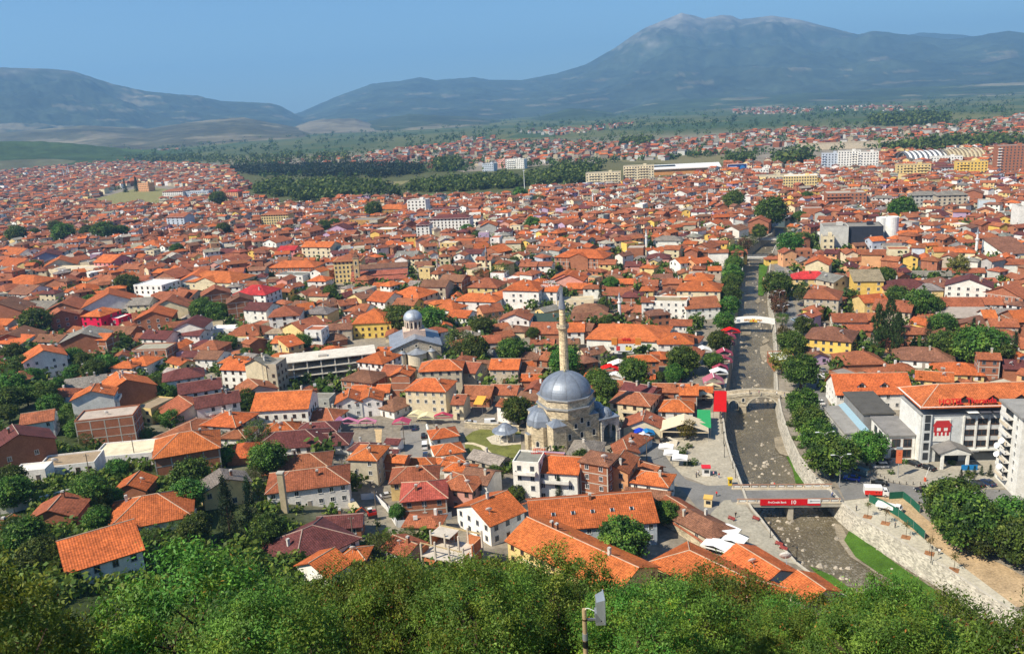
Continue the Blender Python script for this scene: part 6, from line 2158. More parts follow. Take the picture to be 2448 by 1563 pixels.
def car(c, x, y, col, yaw, kind='car', label=None):
    p = P(*px(c, x, y), .6)
    tn, nm = CC[col]
    t = thing({'car': 'car', 'van': 'van', 'estate': 'estate_car'}[kind], label, 'van' if kind == 'van' else 'car', (p.x, p.y, hgt(p.x, p.y) + .05), R(yaw), 'cars along the streets')
    if not label:
        TOLABEL.append((t, nm + (' van' if kind == 'van' else ' estate car' if kind == 'estate' else ' car'), p.x, p.y, .6))
    for n_, me in car_meshes(kind, tn):
        part(n_, me, t, (0, 0, 0))
    wb_ = 1.32 if kind != 'van' else 1.5
    for sx in (-wb_, wb_):
        for sy in (-.76, .76):
            part('wheel', WHEEL, t, (sx, sy, .33))
    OCC.append((p.x, p.y, 2.4))
for e in """B5 1960 95 w 95|B5 1915 430 w 95|B5 2210 815 b 112|B6 195 858 w 112 van|B6 205 935 n 112|B6 240 990 l 112|B6 305 1085 s 115|B6 630 1160 g 120|B6 560 1235 s 175 estate|B6 985 1200 k 120|B6 1170 1255 k 120|B6 315 1320 t 130 van
B6 205 1390 b 150|B6 550 1450 k 160|C6 765 430 k 172|C6 1030 335 g 105|C6 1150 345 k 105|C6 1270 360 g 105|C6 1385 360 k 105|C6 1505 350 n 105|C6 1310 455 k 105|C6 1355 510 w 110
A5 1590 300 w 95|A5 1610 382 w 95|A5 1560 222 n 95|A5 1533 158 k 95|A5 1520 90 g 95|A5 1585 660 l 95|A5 1680 550 k 95|A5 1710 800 n 95|A5 1752 858 g 95|A5 1765 925 r 95|A5 1772 992 s 95|A5 1785 1078 s 95|A5 1858 1280 g 100|A5 1936 1292 g 100|A5 1660 465 n 95
M4 1800 1170 w 95 van|M4 1862 1185 n 95|M4 1852 1245 k 95|M4 1858 1290 s 95|M4 1862 1330 g 95|M4 1872 1390 k 95|M4 1900 1450 k 95|M4 1920 1510 w 95
B3 1128 850 k 95|B3 1140 985 w 95 van|B3 1720 688 s 5|B3 1985 690 w 0 van|B3 1005 752 n 95|B3 1150 1095 n 95|C2 1775 150 s 20|B4 2080 915 k 0|A2 1220 990 k 40|A2 1510 440 w 10 van""".replace('\n', '|').split('|'):
    e = e.split()
    car(e[0], float(e[1]), float(e[2]), e[3], float(e[4]), *e[5:6])

def truck(c, x, y, yaw, bcol, label, stripe=None, cargo=True):
    p = P(*px(c, x, y), 1.2)
    t = thing('truck', label, 'truck', (p.x, p.y, hgt(p.x, p.y) + .05), R(yaw))
    b = MB()
    b.box((-1.1, 0, 1.75 if cargo else 1.3), (4.4, 2.1, 2.1 if cargo else .9), 'carpaint', bcol)
    if stripe:
        for s in (-1, 1):
            b.box((-1.1, s * 1.06, 1.3), (4.36, .03, 1.2), 'carpaint', stripe)
        for k in (-.4, .3):
            b.box((k, -1.09, 1.45), (.4, .03, .4), 'carpaint', (.2, .02, .02))
    b.build('cargo_box', t)
    b = MB()
    cab = (.78, .78, .76) if stripe or not cargo else bcol
    b.box((2.0, 0, 1.0), (1.7, 1.9, 1.1), 'carpaint', cab)
    b.box((1.85, 0, 1.85), (1.3, 1.8, .6), 'carpaint', cab, top=.85)
    b.build('cab', t)
    b = MB()
    b.box((2.42, 0, 1.82), (.5, 1.6, .45), 'glass', top=.8)
    b.box((1.9, 0, 1.85), (.8, 1.84, .4), 'glass', top=.9)
    b.build('glazing', t)
    for sx in (-2.2, 1.9):
        for sy in (-.85, .85):
            w = part('wheel', WHEEL, t, (sx, sy, .38))
            w.scale = (1.2, 1.2, 1.2)
    OCC.append((p.x, p.y, 3.4))
truck('C6', 235, 455, -12, (.8, .8, .78), 'red and white delivery truck stopped at the bridge end', (.65, .03, .02))
truck('C6', 385, 630, -40, (.75, .75, .73), 'white pickup truck inside the green fence', cargo=False)
truck('C2', 1368, 145, 95, (.012, .06, .35), 'blue lorry parked beside the building with brown windows')
truck('C2', 1475, 290, 115, (.6, .5, .3), 'small white tipper truck on the earth site', cargo=False)
# excavator
p = P(*px('C2', 1640, 330), None, .5)
ex = thing('excavator', 'small red excavator digging on the bare earth site', 'excavator', (p.x, p.y, hgt(p.x, p.y) + .9), R(200))
RX = (.6, .03, .015)
b = MB()
b.box((0, 0, 1.25), (2.2, 1.6, .8), 'carpaint', RX)
b.build('body', ex)
b = MB()
b.box((.5, .3, 2.1), (1.0, .9, 1.1), 'glass')
b.box((.5, .3, 2.7), (1.1, 1.0, .12), 'paint', (.75, .74, .7))
b.build('cab', ex)
for s in (-1, 1):
    b = MB()
    b.box((0, s * .75, .4), (2.4, .45, .7), 'paint', (.03, .03, .03))
    b.build('track', ex)
b = MB()
b.tube([(1.0, -.3, 1.5), (2.5, -.3, 3.2), (4.0, -.3, 2.5)], [.2, .17, .13], 6, 'carpaint', (.62, .1, .02))
b.tube([(4.0, -.3, 2.5), (4.1, -.3, .9)], [.13, .1], 6, 'carpaint', (.62, .1, .02))
b.box((4.0, -.3, .6), (.6, .7, .6), 'paint', (.1, .09, .08))
b.build('arm', ex)
OCC.append((p.x, p.y, 3))

# ------------------------------------------------------------------ canopies, umbrellas, kiosks
def canopy(c, x, y, L, D, yaw, h, col, label, cat='awning', name='canopy', ridges=1, white=False, group=None, slope=.18):
    p = P(*px(c, x, y), h)
    t = thing(name, label, cat, (p.x, p.y, hgt(p.x, p.y)), R(yaw), group)
    b = MB()
    n = ridges
    for i in range(n):
        x0, x1 = -L / 2 + L * i / n, -L / 2 + L * (i + 1) / n
        xm = (x0 + x1) / 2
        r = (x1 - x0) * slope
        for q in ([(x0, -D / 2, h), (xm, -D / 2, h + r), (xm, D / 2, h + r), (x0, D / 2, h)], [(xm, -D / 2, h + r), (x1, -D / 2, h), (x1, D / 2, h), (xm, D / 2, h + r)]):
            b.face(q, 'cloth', col)
        if white:
            b.box((xm, 0, h + r + .02), (.25, D, .05), 'cloth', (.8, .79, .76))
    for s in (-1, 1):
        b.box((0, s * D / 2, h - .18), (L, .04, .36), 'cloth', tuple(k * .9 for k in col))
    b.build('cloth', t)
    for sx in (-1, 1):
        for sy in (-1, 1):
            b = MB()
            b.tube([(sx * (L / 2 - .1), sy * (D / 2 - .1), 0), (sx * (L / 2 - .1), sy * (D / 2 - .1), h)], .05, 6, 'metal', (.4, .4, .4))
            b.build('post', t)
    OCC.append((p.x, p.y, max(L, D) * .4))
    return t
canopy('B5', 645, 425, 19, 4.2, 75, 3.4, (.46, .010, .012), 'bright red cafe canopy at the left end of the old stone bridge', ridges=5, slope=.34)
canopy('B5', 440, 645, 15, 4.3, 77, 3.2, (.03, .27, .10), 'bright green cafe canopy behind the promenade lamps', ridges=5, slope=.34)
MRN = (.34, .06, .10)
for i, (x, y, l, w) in enumerate([(555, 155, 7.5, 6.0)]):
    canopy('B5', x, y, l, w, -8, 3.2, (.42, .13, .18), 'wide maroon gabled stall roof with a white ridge by the river', 'stall roof', white=True, slope=.3)
MG = 'maroon stall roofs along the river wall'
for i, (x, y, l, w, lab) in enumerate([(640, 1260, 6, 4.5, 'front one of the maroon stall roofs on the left bank'), (690, 1170, 6.5, 4.5, 'second maroon stall roof from the front on the left bank'), (690, 1080, 7, 5, 'dark maroon stall roof with a white ridge on the left bank'),
                                       (745, 940, 5, 7, 'long maroon stall roof below the red umbrellas'), (765, 870, 5, 5, 'maroon stall roof just below the red umbrellas')]):
    canopy('A5', x, y, l, w, -8, 3.0, MRN, lab, 'stall roof', white=(i == 2), group=MG, slope=.25)
canopy('A5', 775, 800, 8, 4.5, -5, 3.0, (.68, .012, .012), 'bright red umbrella roof at the left end of the white footbridge')
canopy('A5', 430, 1035, 6.5, 5.5, -5, 3.0, (.82, .81, .79), 'white square parasol on the upper left-bank street', 'parasol')
canopy('A5', 625, 1315, 6.5, 4.5, -5, 3.0, (.82, .81, .79), 'white parasol between the maroon stall roofs', 'parasol')
canopy('B5', 555, 230, 5.5, 2.5, -5, 2.8, (.70, .55, .33), 'cream awning in front of the wide maroon stall roof')
canopy('B5', 430, 350, 6.5, 3.5, -5, 3.0, (.74, .6, .38), 'cream awning left of the bright red canopy')
canopy('B5', 190, 735, 15, 9, -12, 3.2, (.70, .58, .40), 'large cream sunshade behind the yellowing tree on the square')
for x, y, lab in ((2080, 985, 'back one of three flat white parasols beside the curved steps'), (2145, 1065, 'middle one of three flat white parasols beside the curved steps'), (2255, 1125, 'front one of three flat white parasols beside the curved steps')):
    canopy('B4', x, y, 4.4, 3.4, -15, 2.8, (.84, .83, .81), lab, 'parasol', group='white parasols by the curved steps', slope=.06)
for x, y, L, D, lab in ((1640, 620, 6.5, 4.2, 'long white double tent beside the brown-roofed house'), (1735, 715, 5.4, 4.2, 'square white tent nearest the promenade'), (1550, 775, 6.5, 4, 'white tent nearest the orange roofs')):
    canopy('C4', x, y, L, D, -38, 2.9, (.85, .84, .82), lab, 'tent', group='white tents of the riverside cafe', slope=.1)
canopy('A4', 1365, 1270, 7, 5, -5, 3.0, (.70, .015, .012), 'bright red umbrella behind the mosque trees')
canopy('A4', 1480, 1225, 9, 6, -5, 3.2, (.80, .76, .68), 'big cream canopy right of the bright red umbrella')
canopy('A4', 1430, 1375, 8, 4.5, -20, 3.0, (.84, .83, .81), 'white parasols in front of the big cream canopy')
canopy('B4', 1750, 800, 4, 3.4, 0, 2.6, (.012, .05, .5), 'dark blue market umbrella in the mosque shadow')
canopy('B4', 1845, 808, 4.2, 3.4, 0, 2.6, (.02, .2, .48), 'sky blue market umbrella in the mosque shadow')
canopy('B4', 1795, 838, 3.6, 3, 0, 2.5, (.7, .7, .75), 'pale umbrella in front of the two blue ones')
PINK = (.62, .22, .34)
canopy('B3', 175, 690, 8, 1.8, -7, 2.8, PINK, 'left pink cafe awning by the sandy square')
canopy('B3', 405, 675, 7, 1.8, -7, 2.8, PINK, 'right pink cafe awning by the sandy square')
canopy('B3', 20, 715, 3, 7, -12, 3.0, (.60, .26, .42), 'steep mauve awning left of the sandy square', slope=.4)
canopy('B3', 850, 675, 6, 4, -7, 3.0, (.40, .06, .12), 'dark maroon awning at the head of the side street')
canopy('B3', 1370, 605, 7, 2.2, -5, 3.0, (.46, .05, .10), 'maroon awning at the foot of the cream corner building')
canopy('B3', 1035, 575, 5, 4, -20, 3.0, (.74, .66, .38), 'left cream umbrella at the foot of the cream corner building', 'parasol')
canopy('B3', 1170, 608, 6, 4, -10, 3.0, (.74, .66, .38), 'right cream umbrella at the foot of the cream corner building', 'parasol')
canopy('B3', 1870, 405, 9, 3.4, 70, 4.6, (.72, .36, .06), 'orange-yellow courtyard awning between brown roofs')
canopy('B6', 10, 245, 7, 5, -10, 3.2, (.82, .79, .7), 'cream parasol by the white dormered building', 'parasol')
canopy('A2', 1850, 1260, .1, .1, 0, 2, (.5, .5, .5), '') if False else None

def kiosk(c, x, y, w, d, h, yaw, col, top, label):
    p = P(*px(c, x, y), h / 2)
    t = thing('kiosk', label, 'kiosk', (p.x, p.y, 0), R(yaw))
    b = MB()
    b.box((0, 0, h / 2), (w, d, h), 'paint', col)
    b.build('booth', t)
    b = MB()
    b.box((0, 0, h + .12), (w + .4, d + .4, .24), 'paint', top)
    b.build('roof', t)
    b = MB()
    b.box((w * .05, -d / 2 - .02, h * .6), (w * .6, .06, h * .4), 'glass')
    b.build('counter_window', t)
    OCC.append((p.x, p.y, w))
kiosk('B5', 465, 1300, 2.2, 1.8, 2.5, -10, (.7, .68, .66), (.65, .02, .03), 'red-topped ice cream kiosk on the left-bank square')
kiosk('C4', 1465, 335, 2.0, 2.0, 2.4, -20, (.75, .6, .35), (.75, .45, .1), 'yellow-topped kiosk near the road bridge')
kiosk('B5', 770, 1440, 1.0, .8, 2.0, -5, (.75, .5, .02), (.75, .5, .02), 'narrow yellow booth at the bridge corner')
kiosk('B5', 125, 130, 1.4, 1.4, 2.6, -5, (.5, .03, .06), (.75, .72, .7), 'slim red booth left of the river stalls')
# orange pylon sign in front of the hotel
p = P(*px('B6', 785, 1380), 0)
t = thing('pylon_sign', 'tall orange pylon sign on a thin post before the hotel', 'sign', (p.x, p.y, 0), R(-12))
b = MB()
b.tube([(0, 0, 0), (0, 0, 4.5)], .18, 8, 'metal', (.6, .6, .6))
b.build('post', t)
b = MB()
b.box((0, 0, 6.3), (1.5, .5, 4.0), 'paint', (.66, .17, .07))
b.box((0, 0, 8.6), (1.5, .5, .7), 'paint', (.25, .3, .34))
b.box((0, -.27, 7.4), (.6, .04, .18), 'paint', (.5, .05, .02))
b.box((0, -.27, 6.8), (.6, .04, .18), 'paint', (.5, .05, .02))
b.build('sign_panel', t)
p = P(*px('B6', 1130, 1430), 0)
t = thing('barrier', 'orange car park barrier with a raised white arm', 'barrier', (p.x, p.y, 0), 0)
b = MB()
b.box((0, 0, .55), (.45, .45, 1.1), 'paint', (.66, .1, .03))
b.build('post', t)
b = MB()
b.tube([(0, 0, 1.0), (.9, 0, 4.2)], .05, 6, 'paint', (.8, .8, .78))
b.build('arm', t)
p = P(*px('B6', 1690, 1290), 0)
t = thing('pool_screen', 'bright blue screen beside small cypresses before the hotel', 'screen', (p.x, p.y, 0), R(-5))
b = MB()
b.box((0, 0, .8), (4.4, .1, 1.6), 'cloth', (.02, .2, .5))
b.build('panel', t)
for x, lab in ((-.0, 'left'), (1.6, 'right')):
    pass
for x, y, lab in (('C6', (1560, 930), 'left red column banner between the big trees'), ('C6', (1615, 1050), 'right red column banner between the big trees')):
    p = P(*px(x, *y), 1.8)
    t = thing('column_banner', lab, 'banner', (p.x, p.y, 0))
    b = MB()
    b.box((0, 0, 1.9), (.9, .25, 3.2), 'cloth', (.68, .05, .02))
    b.build('cloth', t)
    b = MB()
    b.tube([(0, .2, 0), (0, .2, 3.6)], .05, 6, 'metal')
    b.build('pole', t)

# green netting fence round the works, white hoarding on the earth site
def fence(pix, h, mname, col, label, name='fence', posts=True):
    pts = [P(*px(c, x, y), None, .05) for c, x, y in pix]
    t = thing(name, label, 'fence', (pts[0].x, pts[0].y, hgt(pts[0].x, pts[0].y)))
    o = pts[0]
    b = MB()
    for p, q in zip(pts[:-1], pts[1:]):
        d = (q - p)
        n = Vector((-d.y, d.x, 0)).normalized() * .03
        for s in (-1, 1):
            f = [p + n * s - o, q + n * s - o, q + n * s - o + Vector((0, 0, h)), p + n * s - o + Vector((0, 0, h))]
            b.face(f if s < 0 else f[::-1], mname, col)
        b.face([p - n - o + Vector((0, 0, h)), q - n - o + Vector((0, 0, h)), q + n - o + Vector((0, 0, h)), p + n - o + Vector((0, 0, h))], mname, col)
    b.build('netting' if mname == 'cloth' else 'panel', t)
    for p in pts:
        b = MB()
        b.tube([p - o, p - o + Vector((0, 0, h + .25))], .06, 6, 'metal', (.4, .4, .38))
        b.build('post', t)
fence([('C6', 780, 1000), ('C6', 650, 880), ('C6', 480, 745), ('C6', 300, 640), ('C6', 140, 570)], 2.2, 'cloth', (.02, .11, .07), 'dark green netting fence along the pale promenade')
fence([('C6', 370, 540), ('C6', 530, 530), ('C6', 620, 600), ('C6', 725, 700)], 2.0, 'cloth', (.02, .11, .07), 'dark green netting fence behind the white pickup')
fence([('C2', 1540, 165), ('C2', 1660, 155), ('C2', 1760, 250), ('C2', 1850, 400)], 1.8, 'paint', (.7, .7, .7), 'white sheet hoarding curving round the earth site', 'hoarding')
fence([('C3', 130, 440), ('C3', 215, 600), ('C3', 400, 580), ('C3', 770, 510)], 2.0, 'paint', (.62, .64, .66), 'pale metal hoarding beside the unfinished brick house', 'hoarding')
# garden walls with tiled tops
for pix, lab in (([('C4', 870, 470), ('C4', 1050, 545), ('C4', 1200, 640), ('C4', 1340, 730), ('C4', 1480, 830)], 'stone courtyard wall with a stepped tile top'),
                 ([('B3', 1170, 735), ('B3', 1215, 950), ('B3', 1250, 1100), ('B3', 1290, 1210), ('B3', 1520, 1290)], 'white curved garden wall round the small orange pavilions'),
                 ([('C3', 1480, 390), ('C3', 1620, 350), ('C3', 1770, 340)], 'low tiled wall right of the white orange-roofed house'),
                 ([('B3', 1650, 710), ('B3', 1850, 730), ('B3', 2100, 740), ('B3', 2340, 760)], 'stone garden wall with arched niches before the arcade'),
                 ([('C1', 0, 250), ('C1', 120, 235), ('C1', 330, 175), ('C1', 640, 90)], 'low path wall beneath the white houses on the left slope')):
    pts = [P(*px(c, x, y), None, 1.2) for c, x, y in pix]
    o = pts[0]
    t = thing('garden_wall', lab, 'wall', (o.x, o.y, hgt(o.x, o.y)))
    b, tp_ = MB(), MB()
    for p, q in zip(pts[:-1], pts[1:]):
        d = q - p
        n = Vector((-d.y, d.x, 0)).normalized() * .22
        m_, tn = ('plaster', (.76, .72, .62)) if 'white' in lab else ('stone', (.52, .44, .31))
        z0, z1 = hgt(p.x, p.y) - hgt(o.x, o.y), hgt(q.x, q.y) - hgt(o.x, o.y)
        A = lambda v, z: (v.x - o.x, v.y - o.y, z)
        b.face([A(p - n, z0 - .6), A(q - n, z1 - .6), A(q - n, z1 + 2), A(p - n, z0 + 2)], m_, tn)
        b.face([A(q + n, z1 - .6), A(p + n, z0 - .6), A(p + n, z0 + 2), A(q + n, z1 + 2)], m_, tn)
        w = n * 1.9
        cc = (.36, .12, .06) if 'tile' in lab else tn
        tp_.face([A(p - w, z0 + 1.95), A(q - w, z1 + 1.95), A(q, z1 + 2.25), A(p, z0 + 2.25)], 'roof_tile' if 'tile' in lab else m_, cc, [(0, 0), (d.length, 0), (d.length, .5), (0, .5)])
        tp_.face([A(q + w, z1 + 1.95), A(p + w, z0 + 1.95), A(p, z0 + 2.25), A(q, z1 + 2.25)], 'roof_tile' if 'tile' in lab else m_, cc, [(0, 0), (d.length, 0), (d.length, .5), (0, .5)])
    b.build('wall', t)
    tp_.build('coping', t)

# ------------------------------------------------------------------ lamps, bollards, poles
def lamp(c, x, y, h, arms, label, col=(.6, .6, .6), yaw=0):
    p = P(*px(c, x, y), 0)
    t = thing('street_lamp', label, 'street lamp', (p.x, p.y, hgt(p.x, p.y)), R(yaw), 'street lamps')
    if not label:
        TOLABEL.append((t, 'double-armed grey street lamp' if arms == 2 else 'black lantern post', p.x, p.y, h))
    b = MB()
    b.tube([(0, 0, 0), (0, 0, h)], [.11, .06], 8, 'metal', col)
    if arms == 2:
        for s in (-1, 1):
            b.tube([(0, 0, h - .4), (s * .9, 0, h + .3), (s * 1.9, 0, h + .5)], .045, 6, 'metal', col)
    b.build('pole', t)
    for s in ((-1, 1) if arms == 2 else (0,)):
        b = MB()
        if arms == 2:
            b.box((s * 2.2, 0, h + .5), (1.1, .36, .16), 'paint', (.75, .78, .8))
        else:
            b.lathe([(.05, h), (.2, h + .1), (.24, h + .5), (.05, h + .7)], 8, 'paint', (.05, .05, .05))
        b.build('lamp_head', t)
for x, y, h in ((1690, 250, 9), (2155, 1500, 9), (1955, 1190, 9)):
    lamp('B5', x, y, h, 2, None)
lamp('A5', 1435, 725, 9, 2, None)
lamp('A5', 1390, 530, 9, 2, None)
for c, x, y in (('B5', 652, 700), ('B5', 668, 830), ('B5', 690, 960), ('B5', 697, 1130), ('B5', 805, 1270), ('B5', 840, 1390), ('C5', 603, 790), ('C5', 872, 1045), ('C6', 852, 1270)):
    lamp(c, x, y, 3.6, 1, None, (.04, .04, .045))
BOL = MB()
BOL.tube([(0, 0, -.1), (0, 0, .75)], .11, 8, 'paint', (.08, .07, .06))
BOL.lathe([(.11, .75), (.13, .82), (0, .95)], 8, 'paint', (.08, .07, .06))
bo = BOL.build('bollard')
bme = bo.data
bpy.data.objects.remove(bo)
BP = [(150, 205), (192, 240), (230, 262), (270, 286), (318, 310), (365, 338), (420, 360), (490, 370), (568, 374), (647, 376), (730, 378), (815, 380)]
for i, (x, y) in enumerate(BP):
    p = P(*px('C6', x, y), 0)
    tag(add('bollard', bme, None, (p.x, p.y, 0.03)), 'dark bollard, number %s of the row from the left along the forecourt kerb' % ['one', 'two', 'three', 'four', 'five', 'six', 'seven', 'eight', 'nine', 'ten', 'eleven', 'twelve'][i], 'bollard', 'bollards along the hotel forecourt')
def pole(c, x, y, h, label):
    p = P(*px(c, x, y), None, .1)
    t = thing('utility_pole', label, 'utility pole', (p.x, p.y, hgt(p.x, p.y)))
    b = MB()
    b.tube([(0, 0, -.5), (0, 0, h)], [.16, .11], 8, 'wood', (.2, .16, .12))
    b.build('pole', t)
    b = MB()
    b.box((0, 0, h - .5), (1.5, .12, .12), 'wood', (.2, .16, .12))
    for k in (-.6, 0, .6):
        b.tube([(k, 0, h - .45), (k, 0, h - .2)], .05, 6, 'paint', (.6, .6, .6))
    b.build('crossarm', t)
    return p
pole('B2', 2245, 1500, 9, 'wooden utility pole by the maroon-roofed long building')
pole('B2', 1275, 1020, 9, 'wooden utility pole in front of the maroon roof')
pole('B1', 1720, 1190, 9, 'wooden utility pole before the bare concrete slab')
pole('B1', 1150, 1420, 8, 'wooden utility pole beside the flat white house on the left slope')
pole('B4', 1835, 1180, 8, 'dark utility pole at the street bend by the mosque')
pole('C2', 1680, 330, 8, 'thin dark pole on the earth site')
pole('B3', 885, 970, 8, 'thin dark pole in the side street by the sandy square')
pole('C2', 1475, 580, 8, 'pole in front of the maroon hip roof')

# floodlight on a rusty pole on the castle slope
yp = 21.0
q0, q1 = zat(1389, 1563, yp), zat(1396.5, 1455, yp)
fl_ = thing('floodlight', 'grey floodlight seen from behind on a worn pole in the foreground bushes', 'floodlight', (q1.x, q1.y, hgt(q1.x, q1.y)))
landmark('the foreground floodlight', *q1)
H = q1.z - hgt(q1.x, q1.y)
b = MB()
b.tube([(0, 0, -.5), (0, 0, H)], [.085, .065], 12, 'wood', (.42, .3, .16))
b.tube([(0, 0, H - .35), (0, 0, H - .31)], .075, 12, 'metal', (.1, .06, .03))
for k, cc in ((1.25, (.03, .03, .03)), (1.0, (.5, .5, .5))):
    b.tube([(0, 0, H - k), (0, 0, H - k + .22)], .08, 12, 'metal', cc)
b.build('pole', fl_)
hd = zat(1433, 1452, yp)
o = hd - Vector((q1.x, q1.y, hgt(q1.x, q1.y)))
b = MB()
GM = (.42, .45, .46)
q = [(-.10, -.2, .30), (.13, -.25, .39), (.13, .25, .39), (-.10, .2, .30), (-.10, -.2, -.08), (.10, -.25, -.36), (.10, .25, -.36), (-.10, .2, -.08)]
q = [(x + o.x, y + o.y, z + o.z) for x, y, z in q]
for f in ((0, 3, 2, 1), (4, 5, 6, 7), (0, 1, 5, 4), (2, 3, 7, 6), (0, 4, 7, 3)):
    b.face([q[i] for i in f], 'metal', GM)
b.box((o.x - .06, o.y, o.z - .22), (.16, .3, .28), 'metal', (.36, .38, .4))
b.build('lamp_housing', fl_)
b = MB()
b.box((o.x + .125, o.y, o.z + .015), (.03, .56, .80), 'metal', (.5, .53, .55))
b.build('glass_frame', fl_)
b = MB()
b.tube([(0, 0, H - .04), (.06, 0, H + .02), (.14, 0, H + .01), (o.x - .1, o.y, o.z - .12)], .012, 6, 'paint', (.75, .75, .72))
b.build('cable', fl_)
b = MB()
b.box(((o.x) / 2, o.y, o.z - .36), (abs(o.x) + .1, .06, .06), 'metal', (.25, .25, .25))
b.box((o.x, o.y, o.z - .42), (.25, .3, .1), 'metal', (.45, .46, .46))
b.build('bracket', fl_)

# ------------------------------------------------------------------ unfinished brick house, open concrete frame
g = P(*px('C3', 780, 930), None, 1)
uf = thing('unfinished_house', 'roofless brick house under construction with bare concrete posts', 'house', (g.x, g.y, hgt(g.x, g.y)), R(-28), 'houses of the old town')
landmark('the roofless brick house', g.x, g.y, 5)
OCC.append((g.x, g.y, 7))
BK, CN = (.50, .17, .07), (.56, .5, .42)
b = MB()
for x, w, z, h in ((-4.6, 2.2, 1.6, 3.2), (-1, 4.5, 1.6, 3.2), (4, 3, 1.6, 3.2), (-3.2, 4.6, 4.9, 2.9), (3.4, 3.6, 4.6, 2.4)):
    b.box((x, 4.2, z), (w, .25, h), 'brick', BK)
for y, w, z, h in ((0, 6.5, 1.6, 3.2), (1.5, 4, 4.7, 2.6), (-3, 2.5, 4.2, 1.6)):
    b.box((5.6, y, z), (.25, w, h), 'brick', BK)
    b.box((-5.6, y + .5, z), (.25, w, h), 'brick', BK)
b.box((1.0, 0, 1.6), (.25, 7, 3.2), 'brick', BK)
b.box((-2.5, -4.2, 1.3), (5, .25, 2.6), 'brick', BK)
b.build('wall', uf)
b = MB()
b.box((0, 0, 3.25), (11.6, 8.8, .25), 'concrete', CN)
b.box((-3, 2, 6.4), (5.4, 4.4, .2), 'concrete', CN)
b.build('floor_slab', uf)
for x in (-5.6, -1.8, 1.9, 5.6):
    for y in (-4.2, 0, 4.2):
        b = MB()
        hh = 7.4 if (x + y) % 3 < 2 else 6.2
        b.box((x, y, hh / 2 - .5), (.36, .36, hh + 1), 'concrete', CN)
        b.build('post', uf)
b = MB()
b.box((0, 4.2, 6.6), (11.4, .3, .3), 'wood', (.5, .38, .2))
b.box((0, -4.2, 6.4), (11.4, .2, .2), 'wood', (.5, .38, .2))
b.build('formwork', uf)
cf0 = P(*px('A2', 1440, 1500), 0)
cf = thing('concrete_frame', 'long open concrete frame building without walls on three floors', 'building', (cf0.x, cf0.y, 0), R(12))
landmark('the open concrete frame', cf0.x + 16, cf0.y + 3, 5)
mpp = (cf0 - CAM).length / F / 5.3
WL = 1180 * mpp
for k in range(4):
    OCC.append((cf0.x + math.cos(R(12)) * WL * (k + .5) / 4, cf0.y + math.sin(R(12)) * WL * (k + .5) / 4 + 6, 7))
CN = (.66, .61, .52)
for f in range(4):
    b = MB()
    b.box((WL / 2, 6.5, .1 + 3.1 * f), (WL, 13.5, .35), 'concrete', CN)
    b.build('floor_slab', cf)
for i in range(8):
    for y in (.3, 6.5, 12.6):
        b = MB()
        b.box((WL * (i + .04) / 7.1, y, 4.7), (.5, .5, 9.6), 'concrete', CN)
        b.build('column', cf)
b = MB()
b.box((WL / 2, 12.9, 4.6), (WL, .25, 9.2), 'concrete', (.3, .27, .23))
b.box((WL * .45, 4, 9.9), (3.6, 2, .9), 'concrete', (.5, .46, .4))
b.build('back_wall', cf)

# ------------------------------------------------------------------ people
def person_mesh(seed, top, bot, stride, skirt=False):
    r = random.Random(seed)
    me = bpy.data.meshes.new('person')
    s = stride
    J = [(0, 0, .95), (0, 0, 1.2), (0, .01, 1.42), (0, .01, 1.53), (0, .03, 1.64), (0, .02, 1.74),
         (.09, 0, .9), (.1, s * .5, .5), (.1, s * .8 - .05, .08), (.1, s * .8 + .12, .04), (-.09, 0, .9), (-.1, -s * .3, .5), (-.1, -s, .1), (-.1, -s + .14, .04),
         (.19, 0, 1.4), (.25, -s * .35, 1.13), (.25, -s * .4 + .1, .9), (.25, -s * .4 + .14, .8), (-.19, 0, 1.4), (-.25, s * .35, 1.13), (-.25, s * .4 + .1, .9), (-.25, s * .4 + .14, .8)]
    E = [(0, 1), (1, 2), (2, 3), (3, 4), (4, 5), (0, 6), (6, 7), (7, 8), (8, 9), (0, 10), (10, 11), (11, 12), (12, 13), (2, 14), (14, 15), (15, 16), (16, 17), (2, 18), (18, 19), (19, 20), (20, 21)]
    rad = [.15, .145, .15, .06, .1, .08, .1, .075, .05, .045, .1, .075, .05, .045, .07, .05, .038, .04, .07, .05, .038, .04]
    me.from_pydata(J, E, [])
    o = bpy.data.objects.new('person', me)
    COL.objects.link(o)
    md = o.modifiers.new('skin', 'SKIN')
    sv = me.skin_vertices[0].data
    for i, q in enumerate(rad):
        sv[i].radius = (q * (1.25 if i in (0, 1, 2) else 1), q * (.8 if i in (0, 1, 2) else 1))
    sv[0].use_root = True
    o.modifiers.new('sub', 'SUBSURF').levels = 1
    dg = bpy.context.evaluated_depsgraph_get()
    m2 = bpy.data.meshes.new_from_object(o.evaluated_get(dg))
    bpy.data.objects.remove(o)
    m2.materials.clear()
    m2.materials.append(MATS['skin'])
    cols = []
    for p in m2.polygons:
        c = p.center
        if c.z > 1.68 or (c.z > 1.56 and c.y < -.02):
            k = (.03, .02, .015)
        elif c.z > 1.49 or (abs(c.x) > .2 and c.z < 1.05):
            k = (.5, .3, .2)
        elif c.z > .95 or abs(c.x) > .2:
            k = top
        elif c.z > .1:
            k = bot
        else:
            k = (.03, .03, .03)
        cols.append((*k, 1))
    at = m2.attributes.get('tint') or m2.attributes.new('tint', 'FLOAT_COLOR', 'FACE')
    at.data.foreach_set('color', np.array(cols, dtype=np.float32).ravel())
    m2.polygons.foreach_set('use_smooth', [True] * len(m2.polygons))
    return m2
